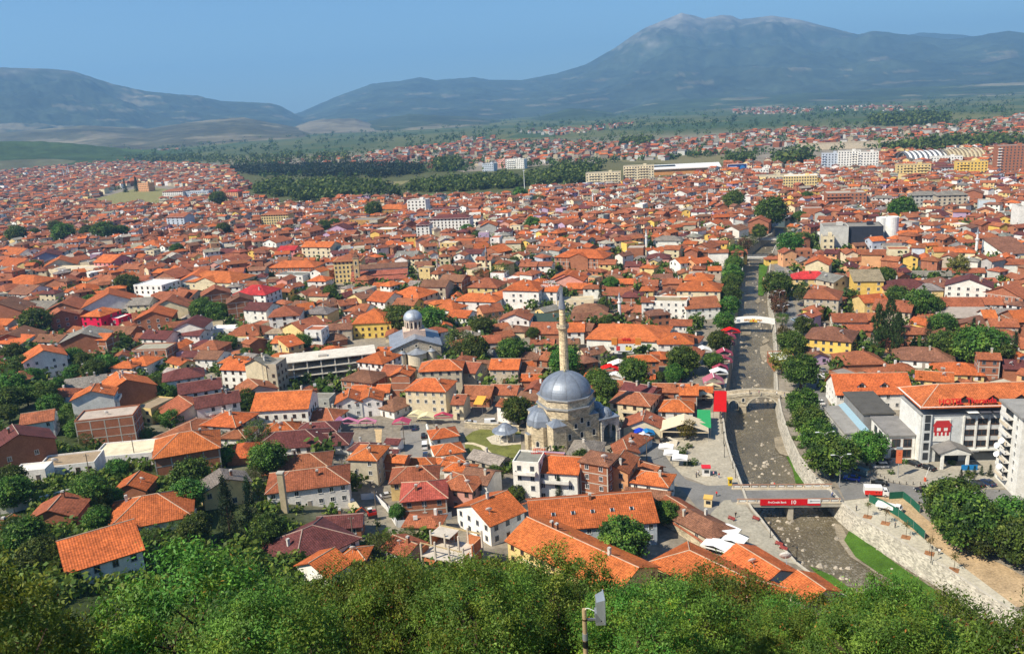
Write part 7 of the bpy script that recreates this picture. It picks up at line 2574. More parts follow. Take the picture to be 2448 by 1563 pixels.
PC = {'w': (.75, .74, .72), 'k': (.03, .03, .035), 'r': (.6, .03, .03), 'b': (.05, .12, .35), 'g': (.25, .25, .25), 'p': (.6, .25, .3), 'y': (.6, .45, .1), 't': (.4, .32, .22)}
PN = {'w': 'white', 'k': 'black', 'r': 'red', 'b': 'blue', 'g': 'grey', 'p': 'pink', 'y': 'yellow', 't': 'tan'}
PM = {}
for e in """C5 645 285 r k|C5 1232 375 w b|C5 1240 382 b k|C5 1482 515 g k|C6 440 870 g k|C6 945 1180 w k|C6 880 805 w b|C6 800 665 k k|C6 775 630 k b|C6 715 630 k k|B5 342 1385 g k|B5 372 1355 w k|B5 2150 480 w k|B5 560 1370 p k|B5 630 1390 r b|B5 1815 1140 w k
B4 1832 915 t b|B4 1862 900 w k|B4 1888 890 w b|B4 1850 955 r k|B4 1722 940 b k|B4 1640 880 k g|C1 45 235 w k|C1 85 228 w t|C1 268 160 r k|B5 1138 312 p k|B5 1020 305 k k|B5 1362 322 w k|B5 1460 330 k b|C4 1345 90 g k|C4 1365 70 w k|C4 1550 285 r k|C4 1745 500 k k
A5 775 605 w k|A5 795 600 w b|B3 1345 400 w k|B3 410 735 r k|B3 490 740 k b|B3 1240 480 t k|A3 1345 390 k k|A3 1430 385 w b""".replace('\n', '|').split('|'):
    c, x, y, a_, d_ = e.split()
    p = P(*px(c, float(x), float(y)), 2.5 if e.startswith(('B5 1138', 'B5 1020', 'B5 1362', 'B5 1460')) else None, 0 if not e.startswith('B5 1') else 0)
    z = p.z if e.startswith(('B5 1138', 'B5 1020', 'B5 1362', 'B5 1460')) else hgt(p.x, p.y)
    if inpoly(p.x, p.y, RIVER) and z < .3:
        z = .12
    if z > 1.0 and e.startswith('B5 1'):
        z = p.z - .75
    k = (a_, d_)
    if k not in PM:
        PM[k] = person_mesh(len(PM), PC[a_], PC[d_], .28 if len(PM) % 3 else .06)
    o = add('person', PM[k], None, (p.x, p.y, z + .04), rnd.uniform(0, 6.28))
    tag(o, None, 'person', 'people about the town')
    TOLABEL.append((o, 'person in a %s top and %s trousers' % (PN[a_], PN[d_]), p.x, p.y, z + 1))
# saplings in square soil pits along the pale promenade
SAP = []
for i, (x, y) in enumerate([(125, 775), (330, 850), (565, 1010), (835, 1195), (1115, 1385)]):
    p = P(*px('C6', x, y - 30), 0)
    w = ['first', 'second', 'third', 'fourth', 'fifth'][i]
    t = thing('sapling', '%s staked young tree from the road bridge in a square soil pit on the promenade' % w, 'tree', (p.x, p.y, .03), R(-35), 'saplings on the promenade')
    b = MB()
    b.box((0, 0, .04), (2.0, 2.0, .06), 'dirt', (.36, .17, .08))
    b.build('soil_pit', t)
    b = MB()
    b.tube([(0, 0, 0), (.05, 0, 2.2), (0, .05, 4.0)], [.06, .045, .015], 6, 'bark')
    b.tube([(.03, 0, 2.4), (.5, .2, 3.4)], [.025, .008], 5, 'bark')
    b.tube([(.03, 0, 2.7), (-.5, -.1, 3.6)], [.025, .008], 5, 'bark')
    b.build('trunk', t)
    b = MB()
    r = random.Random(i)
    for k in range(120):
        q = Vector((r.gauss(0, .45), r.gauss(0, .45), 3.5 + r.gauss(0, .45)))
        a = Vector((r.uniform(-1, 1), r.uniform(-1, 1), r.uniform(-1, 1))).normalized() * .16
        e = a.orthogonal().normalized() * .1
        b.face([q - a, q - e, q + a, q + e], 'leaf', r.choice([(.12, .13, .03), (.16, .11, .03), (.09, .12, .03)]))
    b.build('crown', t)
    OCC.append((p.x, p.y, 1.5))
# curved stone steps on the square
p = P(*px('B5', 105, 960), 0)
t = thing('stone_steps', 'curved pale stone steps beside shrubs on the left-bank square', 'steps', (p.x, p.y, 0), R(-20))
for k in range(4):
    b = MB()
    n = 10
    for i in range(n):
        a0, a1 = R(200 + 70 * i / n), R(200 + 70 * (i + 1) / n)
        r0, r1 = 5.6 - k * .9, 6.4 - k * .9
        q = [(r0 * math.cos(a0), r0 * math.sin(a0) + 4), (r1 * math.cos(a0), r1 * math.sin(a0) + 4), (r1 * math.cos(a1), r1 * math.sin(a1) + 4), (r0 * math.cos(a1), r0 * math.sin(a1) + 4)]
        b.prism(q, 0, .25 + .25 * k, 'concrete', (.62, .56, .45))
    b.build('step', t)
# benches on the quay below the road bridge
for i, (x, y) in enumerate([(690, 870), (735, 915), (205, 610), (455, 610)]):
    p = P(*px('C5', x, y), 0)
    t = thing('bench', ['upper', 'lower', 'left', 'right'][i] + ' one of two dark red benches on the %s' % ('quay rail' if i < 2 else 'paved quay top'), 'bench', (p.x, p.y, .03), R(-50), 'quay benches')
    b = MB()
    b.box((0, 0, .45), (2.0, .5, .07), 'wood', (.3, .06, .05))
    b.build('seat', t)
    b = MB()
    b.box((0, .25, .75), (2.0, .06, .4), 'wood', (.3, .06, .05))
    b.build('backrest', t)
    for sx in (-.8, .8):
        b = MB()
        b.box((sx, 0, .21), (.08, .5, .42), 'metal', (.1, .1, .1))
        b.build('leg', t)
# tall chimney stack and a big dish on a roof
p = P(*px('C2', 865, 275), None, 0)
t = thing('chimney_stack', 'tall square plastered chimney stack before the building with brown windows', 'chimney', (p.x, p.y, hgt(p.x, p.y)), R(-5))
b = MB()
b.box((0, 0, 5), (1.5, 1.3, 12), 'plaster', (.46, .38, .25))
b.build('stack', t)
b = MB()
b.box((0, 0, 11.1), (1.8, 1.6, .35), 'concrete', (.5, .47, .4))
b.build('cap', t)
OCC.append((p.x, p.y, 1.5))
p = P(*px('C5', 760, 1010), 5.5)
t = thing('satellite_dish', 'very large white satellite dish on the orange roofs by the river', 'satellite dish', (p.x, p.y, p.z), 0)
d = part('dish', dish_mesh(), t, (0, 0, .6))
d.rotation_euler, d.scale = (R(60), 0, R(170)), (2.2, 2.2, 2.2)
# rocks in the river bed: too many to count
rb = MB()
rr = random.Random(3)
for i in range(1100):
    t = rr.random()
    k = int(t * (len(BL) - 1))
    j = min(len(BR) - 1, int(t * (len(BR) - 1)))
    s = rr.uniform(.06, .94)
    p = BL[k].lerp(BR[j], s) + Vector((rr.uniform(-4, 4), rr.uniform(-6, 6), 0))
    if not inpoly(p.x, p.y, RIVER):
        continue
    if noise.noise(Vector((p.x / 9, p.y / 14, 2))) < rr.uniform(-.25, .3):
        continue
    q = rr.uniform(.2, .75) * (1.5 if rr.random() < .06 else 1)
    g = rr.uniform(.75, 1.25)
    c = (.40 * g, .35 * g, .28 * g)
    n = 6
    ring = [Vector((p.x + q * math.cos(6.283 * e / n) * rr.uniform(.7, 1.2), p.y + q * math.sin(6.283 * e / n) * rr.uniform(.7, 1.2), BED - .05)) for e in range(n)]
    tp_ = [Vector((p.x + (v.x - p.x) * .55, p.y + (v.y - p.y) * .55, BED + q * rr.uniform(.35, .65))) for v in ring]
    for e in range(n):
        rb.face([ring[e], ring[(e + 1) % n], tp_[(e + 1) % n], tp_[e]], 'concrete', c)
    rb.face(tp_, 'concrete', c)
tag(rb.build('river_rocks'), kind='stuff')
# ------------------------------------------------------------------ the rest of the town: one object
def fill_house(b, x, y, z, L, D, yaw, fl, rt, rtint, wm, wt, lod, rr):
    co, si = math.cos(yaw), math.sin(yaw)
    T = lambda p: (x + p[0] * co - p[1] * si, y + p[0] * si + p[1] * co, z + p[2])
    ze = 2.85 * fl + .35
    tp = math.tan(R(rr.uniform(20, 26)))
    if rt == 'h' and D > L:
        L, D = D, L
        yaw += math.pi / 2
        co, si = math.cos(yaw), math.sin(yaw)
    a, c = L / 2, D / 2
    base = -1.0
    rise = c * tp if rt in 'gh' else 0
    fl4 = [(-a, -c), (a, -c), (a, c), (-a, c)]
    for i in range(4):
        p, q = fl4[i], fl4[(i + 1) % 4]
        nx, ny = (p[0] + q[0]) / 2, (p[1] + q[1]) / 2
        gx, gy = nx * co - ny * si, nx * si + ny * co
        vis = -(gx * x + gy * y) > 0
        if lod and not vis:
            continue
        if rt == 'g' and i in (1, 3):
            b.face([T((*p, base)), T((*q, base)), T((*q, ze)), T((nx, ny, ze + rise)), T((*p, ze))], wm, wt)
        else:
            b.face([T((*p, base)), T((*q, base)), T((*q, ze + (.4 if rt == 'f' else 0))), T((*p, ze + (.4 if rt == 'f' else 0)))], wm, wt)
        if vis and lod < 2 and rr.random() < .75:
            ln = math.hypot(q[0] - p[0], q[1] - p[1])
            dx, dy = (q[0] - p[0]) / ln, (q[1] - p[1]) / ln
            n = int(ln / 3.4)
            for st in range(int(fl)):
                if st == 0 and fl >= 2 and rr.random() < .7:
                    continue
                zz = 1.1 + 2.85 * st
                for k in range(n):
                    if rr.random() < .25:
                        continue
                    s = (k + .5) / n * ln
                    e = .65
                    o = (dy * .04, -dx * .04)
                    pts = [(p[0] + dx * (s - e) + o[0], p[1] + dy * (s - e) + o[1]), (p[0] + dx * (s + e) + o[0], p[1] + dy * (s + e) + o[1])]
                    b.face([T((*pts[0], zz)), T((*pts[1], zz)), T((*pts[1], zz + 1.4)), T((*pts[0], zz + 1.4))], 'glass')
    tops, _, _ = roof_geo(rt, L, D, ze, math.atan(tp), .5)
    for t in tops:
        n = (Vector(t[1]) - Vector(t[0])).cross(Vector(t[2]) - Vector(t[0])).normalized()
        ex = Vector((-n.y, n.x, 0))
        ex = ex.normalized() if ex.length > 1e-4 else Vector((1, 0, 0))
        ey = n.cross(ex)
        b.face([T(p) for p in t], 'roof_tile' if rt != 'f' else 'concrete', rtint, [(Vector(p).dot(ex) + x, Vector(p).dot(ey) + y) for p in t])
        if not lod:
            d = [T((p[0], p[1], p[2] - .22)) for p in t]
            tt = [T(p) for p in t]
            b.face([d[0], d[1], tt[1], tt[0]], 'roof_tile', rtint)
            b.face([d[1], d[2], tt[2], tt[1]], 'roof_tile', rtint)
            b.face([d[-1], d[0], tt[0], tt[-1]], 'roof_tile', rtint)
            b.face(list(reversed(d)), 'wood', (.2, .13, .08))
    if lod < 2 and rt != 'f' and rr.random() < .7:
        cx, cy_ = rr.uniform(-.3, .3) * L, rr.uniform(-.3, .3) * D
        p = T((cx, cy_, ze + rise * .6 + .5))
        b.box(p, (.7, .7, 2.0), 'plaster', rr.choice([(.3, .13, .08), (.6, .55, .48), (.7, .68, .64)]), yaw)
    if lod < 2 and rr.random() < .22:
        p = T((rr.uniform(-.4, .4) * L, -c * .5, ze + rise * .5 + .8))
        b.box(p, (1.1, .2, 1.1), 'paint', (.8, .8, .78), rr.uniform(-.4, .4))

ROOFMIX = 'rrrrrrbbrrrroooogkmrrrb'
WALLMIX = 'wwwwccckkkkkttggyYpobv'
TOWN = [(-200, 404), (100, 396), (330, 392), (480, 396), (600, 412), (640, 445), (560, 462), (700, 500), (860, 478), (1000, 474), (1240, 468), (1290, 458), (1400, 452), (1560, 440), (1700, 420),
        (1720, 402), (1900, 392), (2100, 370), (2448, 335), (2650, 330), (2650, 1000), (2100, 960), (1900, 960), (1700, 1010), (1560, 1060), (1300, 1200), (1000, 1290), (800, 1230), (470, 1075), (400, 1010), (200, 975), (0, 950), (-200, 940)]
HOLES = [[(205, 482), (280, 455), (345, 440), (440, 450), (385, 492), (330, 492), (290, 500)], [(540, 400), (1010, 396), (1110, 422), (1400, 385), (1410, 450), (1280, 462), (1000, 478), (690, 485), (600, 450)],
         [(1000, 455), (1270, 448), (1270, 474), (1000, 480)]]
GARDEN = [(825, 1015), (1000, 1005), (1130, 1010), (1250, 1015), (1255, 1105), (1130, 1100), (960, 1100), (830, 1068)]
b = MB()
FREE = []       # free garden spots for trees
rr = random.Random(99)
nst = 0
for u, v, L, D, ya, fl, rt, rc, wc in STUFFH:
    q = P(u, v, None, 6)
    dd = math.hypot(q.x, q.y)
    if not taken(q.x, q.y, 3):
        OCC.append((q.x, q.y, .55 * math.sqrt(L * D)))
        fill_house(b, q.x, q.y, hgt(q.x, q.y), L, D, ya, int(fl), rt if rt in 'ghf' else 'h', jit(ROOF[rc][0], .15, rr), WALL[wc][1], jit(WALL[wc][0], .08, rr), 0 if dd < 900 else 1, rr)
        nst += 1
# spatial hash of what is built already
HASH = {}
for x, y, q in OCC:
    HASH.setdefault((int(x // 40), int(y // 40)), []).append((x, y, q))

def hit(x, y, rad):
    i, j = int(x // 40), int(y // 40)
    for a in (i - 1, i, i + 1):
        for c in (j - 1, j, j + 1):
            for p, q, s in HASH.get((a, c), ()):
                if (p - x) ** 2 + (q - y) ** 2 < (rad + s) ** 2:
                    return True
    return False

def put(x, y, q):
    HASH.setdefault((int(x // 40), int(y // 40)), []).append((x, y, q))
NEARFILL = []
yy = 170.0
while yy < 3100:
    step = 10.4 if yy < 1100 else (14.5 if yy < 1900 else 19)
    lim = yy * .68 + 20
    xx = -lim
    while xx < lim:
        x, y = xx + rr.uniform(-3, 3), yy + rr.uniform(-3, 3)
        xx += step
        z = hgt(x, y)
        q = proj(x, y, z)
        if not q or not (-120 < q[0] < 2570) or not inpoly(q[0], q[1], TOWN) or any(inpoly(q[0], q[1], h) for h in HOLES):
            continue
        if inpoly(q[0], q[1], GARDEN) or near_river(x, y, 16) or (y < 1200 and inpoly(q[0], q[1], ROADPX)):
            continue
        d = math.hypot(x, y)
        if rr.random() < (.06 if d < 900 else .1):
            FREE.append((x, y, z))
            continue
        L, D = (rr.uniform(6.5, 12.5), rr.uniform(6, 9.2)) if d < 1100 else (rr.uniform(8, 14), rr.uniform(7, 10))
        rad = 0.42 * math.sqrt(L * D)
        if hit(x, y, rad + (1.2 if d < 600 else 0)):
            if d < 700 and not hit(x, y, 1.6):
                FREE.append((x, y, z))
            continue
        put(x, y, rad)
        ya = noise.noise(Vector((x / 160, y / 160, 1))) * 1.9 + rr.choice([0, math.pi / 2]) + rr.uniform(-.25, .25) - .25
        fl = rr.choice([1, 2, 2, 2, 3, 3]) if y > 380 else rr.choice([1, 1, 2])
        if d < 520:
            fl = rr.choice([1, 1, 1, 2])
        rt = rr.choice('gggghhhf') if rr.random() < .85 else 'g'
        rc = rr.choice(ROOFMIX) if rt != 'f' else rr.choice('kkwtgr')
        wc = rr.choice(WALLMIX if d < 1100 else 'wwccckkkktttgy')
        lod = 0 if d < 850 else (1 if d < 1500 else 2)
        fill_house(b, x, y, z, L, D, ya, fl, rt, jit(ROOF[rc][0], .2, rr), WALL[wc][1] if lod == 0 else 'plaster', jit(WALL[wc][0], .1, rr), lod, rr)
        nst += 1
    yy += step
# far settlements out on the plain
FARV = [([(830, 385), (900, 366), (1020, 352), (1160, 342), (1300, 337), (1450, 345), (1600, 336), (1760, 322), (1900, 308), (2100, 312), (2250, 302), (2460, 277), (2460, 336), (2300, 346), (2100, 357), (1900, 352), (1730, 370), (1600, 384),
          (1400, 388), (1250, 398), (1100, 398), (1000, 406), (840, 408)], 25, .62), ([(1240, 316), (1330, 310), (1450, 300), (1520, 294), (1480, 306), (1330, 326)], 34, .4), ([(1745, 264), (1850, 258), (1960, 262), (1900, 276), (1760, 273)], 38, .5),
        ([(1960, 258), (2070, 253), (2230, 258), (2200, 266), (1960, 266)], 45, .35), ([(1070, 352), (1110, 332), (1190, 326), (1190, 343), (1120, 350)], 30, .4), ([(60, 394), (120, 385), (330, 384), (340, 393), (100, 398)], 26, .35),
        ([(330, 360), (430, 358), (400, 366), (330, 366)], 40, .3), ([(600, 385), (840, 378), (840, 392), (600, 398)], 26, .2)]
for poly, st, pr in FARV:
    gp = [P(u, v, 0) for u, v in poly]
    x0, x1 = min(p.x for p in gp), max(p.x for p in gp)
    y0, y1 = min(p.y for p in gp), max(p.y for p in gp)
    gpoly = [(p.x, p.y) for p in gp]
    y = y0
    while y < y1:
        x = x0
        while x < x1:
            if rr.random() < pr:
                px_, py_ = x + rr.uniform(-.4, .4) * st, y + rr.uniform(-.4, .4) * st
                if inpoly(px_, py_, gpoly) and not hit(px_, py_, 12):
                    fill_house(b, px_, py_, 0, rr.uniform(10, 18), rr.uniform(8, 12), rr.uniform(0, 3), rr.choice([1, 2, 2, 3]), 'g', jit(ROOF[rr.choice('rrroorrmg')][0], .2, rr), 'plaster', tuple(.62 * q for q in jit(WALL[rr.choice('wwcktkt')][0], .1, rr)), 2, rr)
                    nst += 1
            x += st
        y += st
tag(b.build('distant_houses'), kind='stuff')
print('STUFF HOUSES', nst, len(b.f))

# ------------------------------------------------------------------ trees
G1, G2, G3 = (0.068, 0.14, 0.02), (0.13, 0.205, 0.03), (0.035, 0.08, 0.016)
PAL = {'d': [G1, G1, G3, G2], 'w': [(0.10, 0.13, 0.025), (0.08, 0.12, 0.03), G1], 'y': [(0.17, 0.15, 0.025), (0.13, 0.14, 0.02), (0.10, 0.10, 0.02)], 'n': [(0.14, 0.065, 0.03), (0.11, 0.06, 0.03), (0.09, 0.07, 0.025)],
       'c': [(0.018, 0.038, 0.015), (0.028, 0.052, 0.02)], 'p': [(0.03, 0.058, 0.016), (0.045, 0.075, 0.02)], 'f': [G1, G2, (0.14, 0.19, 0.022), G1, (0.10, 0.175, 0.025)], 's': [G1, G2, G3]}

def crown_mesh(kind, ncl, nlf, leaf, seed, shape=None, asp=1.0, orange=0.0):
    """leaves in clumps through the crown's volume; unit radius, centre at 0"""
    r = random.Random(seed)
    N = ncl * nlf
    v = np.zeros((N * 4, 3), np.float32)
    tint = np.zeros((N, 4), np.float32)
    k = 0
    for c in range(ncl):
        while True:
            p = Vector((r.uniform(-1, 1), r.uniform(-1, 1), r.uniform(-1, 1)))
            l = p.length
            if .3 < l <= 1:
                break
        p = p * (l ** -.45)
        if shape == 'cone':
            h = r.random() ** 1.25
            a = r.uniform(0, 6.283)
            w = (1 - h) * (.75 + .25 * math.sin(h * 40)) * .95 + .04
            q = w * r.uniform(.45, 1)
            p = Vector((q * math.cos(a), q * math.sin(a), h * 2 - 1))
        elif shape == 'poplar':
            h = r.random()
            a = r.uniform(0, 6.283)
            w = (math.sin(math.pi * min(1, h * .93 + .05)) ** .6)
            q = w * math.sqrt(r.random())
            p = Vector((q * math.cos(a), q * math.sin(a), h * 2 - 1))
        else:
            p.z *= .86
            p *= 1 + .2 * noise.noise(p * 1.6 + Vector((seed * 3.1, 0, 0)))
            if p.z < -.55:
                p.z = -.55 + (p.z + .55) * .3
        cr = r.uniform(.12, .27) if shape is None else r.uniform(.1, .2)
        if kind == 'f':
            cr = r.uniform(.1, .24)
        col = r.choice(PAL[kind])
        kk = r.uniform(.6, 1.45)
        out = p.normalized() if p.length > 1e-3 else Vector((0, 0, 1))
        for i in range(nlf):
            d = Vector((r.gauss(0, 1), r.gauss(0, 1), r.gauss(0, .75)))
            q = p + d * (cr * .55)
            n = (out * .55 + Vector((r.uniform(-1, 1), r.uniform(-1, 1), r.uniform(-.5, 1.2)))).normalized()
            t = n.orthogonal().normalized()
            bt = n.cross(t)
            an = r.uniform(0, 6.283)
            e1 = (t * math.cos(an) + bt * math.sin(an)) * leaf * r.uniform(.6, 1.3)
            e2 = n.cross(e1).normalized() * e1.length / asp
            v[k * 4:k * 4 + 4] = [q - e1, q - e2 * .9, q + e1, q + e2 * .9]
            g = kk * r.uniform(.8, 1.22)
            cc = col
            if orange and r.random() < orange:
                cc = (.22, .09, .02)
            tint[k] = (cc[0] * g, cc[1] * g, cc[2] * g, 1)
            k += 1
    me = bpy.data.meshes.new('crown')
    me.vertices.add(N * 4)
    me.vertices.foreach_set('co', v.ravel())
    me.loops.add(N * 4)
    me.loops.foreach_set('vertex_index', np.arange(N * 4, dtype=np.int32))
    me.polygons.add(N)
    me.polygons.foreach_set('loop_start', np.arange(0, N * 4, 4, dtype=np.int32))
    me.update(calc_edges=True)
    me.materials.append(MATS['leaf'])
    at = me.attributes.new('tint', 'FLOAT_COLOR', 'FACE')
    at.data.foreach_set('color', tint.ravel())
    return me

CR = {'d': [crown_mesh('d', 230, 42, .058, 10 + i, asp=1.3) for i in range(5)], 'w': [crown_mesh('w', 130, 24, .055, 30 + i, asp=2) for i in range(2)], 'y': [crown_mesh('y', 130, 24, .055, 40)],
      'n': [crown_mesh('n', 130, 24, .055, 50)], 'c': [crown_mesh('c', 190, 22, .05, 60 + i, 'cone', asp=2.5) for i in range(2)], 'p': [crown_mesh('p', 190, 22, .06, 70 + i, 'poplar', asp=1.5) for i in range(2)],
      's': [crown_mesh('s', 60, 24, .09, 80 + i, asp=1.5) for i in range(2)],
      'f': [crown_mesh('f', 150, 215, .024, 90 + i, asp=2.2, orange=(.03 if i % 2 else .008)) for i in range(6)]}

def trunk_mesh(seed, fine=False):
    """unit: the crown has radius 1 and its centre 1.25 above the ground"""
    r = random.Random(seed)
    b = MB()
    b.tube([(0, 0, -.6), (0, 0, 0), (.02, .01, .4), (-.02, .02, .85), (.01, 0, 1.3)], [.1, .085, .07, .055, .02], 7, 'bark')
    for i in range(7):
        a = r.uniform(0, 6.283)
        z = r.uniform(.5, 1.05)
        l = r.uniform(.5, .8)
        e = Vector((math.cos(a) * l, math.sin(a) * l, z + r.uniform(.3, .7)))
        mid = Vector((e.x * .5, e.y * .5, z + (e.z - z) * .35))
        b.tube([(0, 0, z), mid, e], [.035, .024, .006], 5, 'bark')
        if fine:
            for j in range(3):
                e2 = mid.lerp(e, .5) + Vector((r.uniform(-.3, .3), r.uniform(-.3, .3), r.uniform(.05, .35)))
                b.tube([mid.lerp(e, .3), e2], [.014, .004], 4, 'bark')
    o = b.build('trunk')
    me = o.data
    bpy.data.objects.remove(o)
    return me
TRK = [trunk_mesh(i) for i in range(3)]
TRKF = [trunk_mesh(9 + i, True) for i in range(3)]
LOOKT = {'d': 'round green tree', 'w': 'light green loose-leaved tree', 'y': 'yellowing tree', 'n': 'russet-leaved tree', 'c': 'dark conifer', 'p': 'tall narrow poplar', 's': 'low green shrub', 'f': 'leafy hillside tree'}
NT_ = [0]

def tree(x, y, z, rad, kind, hh=None, look=None, group=None, zc=None):
    """rad: crown radius; hh: vertical radius; zc: crown centre above ground"""
    NT_[0] += 1
    r = random.Random(NT_[0] * 7)
    hh = hh or rad * r.uniform(.95, 1.15)
    zc = zc if zc is not None else hh * 1.25
    cat = 'shrub' if kind == 's' else 'tree'
    nm = {'s': 'shrub', 'c': 'conifer_tree', 'p': 'poplar_tree', 'f': 'hillside_tree'}.get(kind, 'broadleaf_tree')
    t = thing(nm, None, cat, (x, y, z), 0, group or ('shrubs of the town' if kind == 's' else 'trees on the castle hillside' if kind == 'f' else 'trees in the town'))
    if look is None or look:
        sz = 'small ' if rad < 2.4 else 'large ' if rad > 4.6 else ''
        TOLABEL.append((t, look or (sz + LOOKT[kind] if kind != 's' else LOOKT[kind]), x, y, z + zc))
    c = part('crown', r.choice(CR[kind]), t, (0, 0, zc), r.uniform(0, 6.28))
    c.scale = (rad, rad * r.uniform(.9, 1.1), hh)
    if kind != 's':
        k = part('trunk', r.choice(TRKF if kind == 'f' else TRK), t, (0, 0, 0), r.uniform(0, 6.28))
        k.scale = (rad, rad, zc / 1.25) if kind in 'dwynf' else (rad * .9 if kind == 'c' else rad, rad * .9 if kind == 'c' else rad, zc / 1.25)
    return t

TREES = {
'A3': '830 640 300 d|1240 650 290 d|1340 810 170 d|1600 950 330 w|1780 1010 280 d|1870 740 220 d|2230 1030 260 d|1470 780 130 w|560 490 90 c|300 390 120 d',
'A4': '790 1180 320 d|1210 1420 270 d|1670 1290 270 d|390 820 130 d|1250 330 150 C|1330 470 110 C|1390 200 150 d|770 300 110 d|1330 680 160 d|1850 620 130 w',
'A5': '170 1150 290 d|60 1320 180 d|800 60 180 d|790 180 190 d|770 330 200 d|760 470 200 d|700 670 200 d|630 920 220 d|560 1180 190 d|1370 200 270 d|1380 370 180 n|1400 480 180 n|1430 640 140 w|1720 320 200 w|1700 720 190 d|1460 830 160 y|1560 950 280 d|1430 1180 240 y|1670 1290 330 d',
'M4': '1230 1080 170 d|1220 1200 160 d|1210 1330 180 d|1380 930 150 w|1480 870 140 d|1340 980 140 n|1860 970 220 d|2000 930 160 d|1880 830 110 w|1650 600 270 d|1220 470 190 d|2060 440 110 d|1980 660 110 d|1660 1130 80 n|1930 690 100 d|980 610 60 d|820 480 90 d',
'B4': '1300 260 270 d|1990 110 120 d|2160 110 140 d|190 520 300 d',
'B5': '1690 430 300 d|1790 660 330 d|1880 850 330 d|2080 1090 420 d|230 760 200 y|250 980 90 s|150 1040 140 s|300 1180 130 s|220 1200 90 s|1530 700 100 s|1600 880 90 s|1660 980 90 s|1730 1110 90 s|1800 1230 90 s|2070 480 80 s|2090 580 80 s|2110 690 80 s',
'B6': '410 990 330 d|700 1310 80 s|130 620 60 s|870 1180 80 s|1470 1190 80 s|1590 1330 80 c|1680 1290 80 c|1760 1290 80 c|1850 1290 80 c|1960 1290 100 c|1690 1345 110 s',
'C6': '1110 570 420 d|1260 760 470 d|1440 960 300 d|1770 760 370 d|1850 1010 380 d',
'A6': '540 800 180 P|690 710 180 P|785 850 150 P|1170 850 190 C|1390 960 270 d|1350 700 220 d|1740 800 160 C|1850 980 400 d|2010 1090 300 d|1630 1030 180 d|2270 1020 200 C|1070 440 280 d|1240 490 200 d|780 340 190 d|630 100 180 d|1000 1330 90 s|810 1300 110 s',
'M5': '1000 570 220 d|1090 620 150 d|1650 1210 170 y|2040 1210 120 d|1460 990 90 d|800 1350 170 d',
'A2': '2050 330 170 d|450 530 250 d|610 560 220 d|710 560 170 d|340 520 160 d|1700 950 200 d|1190 850 110 C|1010 870 90 c|780 940 150 d|1000 1070 110 d|1640 410 110 d|1340 980 120 d',
'A1': '450 680 330 d|1140 430 180 d|1600 220 200 d|170 1090 260 d|250 1240 260 d|60 1240 200 d|920 1120 220 d|1050 1180 220 d|1350 1220 260 d|1180 1290 260 d|920 1330 200 d|1560 940 170 d|2000 1440 240 d|700 1500 200 d|400 1380 220 d',
'B1': '150 200 300 d|100 380 280 d|330 330 240 d|560 300 260 d|640 460 260 d|900 560 240 d|960 760 240 d|870 680 200 w|1080 900 170 w|100 560 200 d|1950 230 240 d|2070 330 260 d|2050 600 180 d|2200 660 150 w|1850 820 150 w|110 1400 330 d|1060 1480 280 d|1480 1260 230 d|1600 1260 180 w',
'B2': '30 320 170 d|60 640 200 d|1010 380 200 d|700 790 170 w|1140 800 270 w|740 1110 170 d|1250 1120 330 d|1110 1300 170 w|300 1360 370 d|1900 250 130 d|2030 280 100 d',
'C1': '800 100 280 d|1000 130 150 d|860 330 200 d|1650 120 280 d|1700 440 200 d|220 480 300 d|100 420 200 d|330 640 260 d|1330 480 150 w|1560 420 150 w|90 90 260 d',
'C2': '340 240 300 C|550 220 270 C|60 400 200 d|700 420 220 d|1700 540 220 w',
'C3': '1860 200 150 C|1430 250 150 d|320 660 150 w',
'C4': '600 710 370 d|1030 440 200 d',
'M1': '640 780 120 d|730 850 180 d|400 850 90 d|180 860 150 d|1190 820 170 d|1000 830 110 d|1400 830 120 d|2030 1040 120 d|1450 1440 200 d|400 1230 110 d|1430 310 70 C|1560 290 80 C|1850 870 40 c',
'M2': '160 800 120 d|370 780 90 w|1330 770 130 d|1440 740 100 d|1890 580 160 d|1380 1500 90 d|1980 1130 90 d|1770 1100 100 d|100 460 150 d',
'M3': '1310 740 140 d|560 820 130 d|680 880 100 d|700 1320 130 w|950 1280 170 w|1110 1180 110 d|890 1030 130 w|1740 1240 60 C|1170 400 130 d|1380 460 110 w|2110 1480 80 C|2190 1440 140 d',
}
for c, txt in TREES.items():
    for e in txt.split('|'):
        cx, cy_, w, kd = e.split()
        cx, cy_, w = float(cx), float(cy_), float(w)
        u, v = px(c, cx, cy_)
        big = kd in 'CP'
        k = kd.lower()
        zc = 4.0
        for _ in range(3):
            p = P(u, v, None, zc)
            rad = w / CROPS[c][2] * (p - CAM).length / F / 2
            if k == 's':
                rad = max(rad, .7)
                hh = rad * .8
                zc = hh * .8
            elif k == 'c':
                hh = rad * (1.9 if big else 1.3)
                zc = hh * 1.05
            elif k == 'p':
                hh = rad * 3.4
                zc = hh * 1.02
            else:
                rad *= 0.98 if c in ('A1', 'B1', 'C1') else 1.2
                hh = rad * 1.0
                zc = hh * 1.2
        g = hgt(p.x, p.y)
        if inpoly(p.x, p.y, RIVER):
            q = min(BL + BR, key=lambda t: (t.x - p.x) ** 2 + (t.y - p.y) ** 2)
            dx, dy = q.x - p.x, q.y - p.y
            l = math.hypot(dx, dy) + .01
            p = Vector((q.x + dx / l * 1.4, q.y + dy / l * 1.4, 0))
            g = 0
        tree(p.x, p.y, g, rad, k, hh, zc=zc)
        put(p.x, p.y, rad * .5)

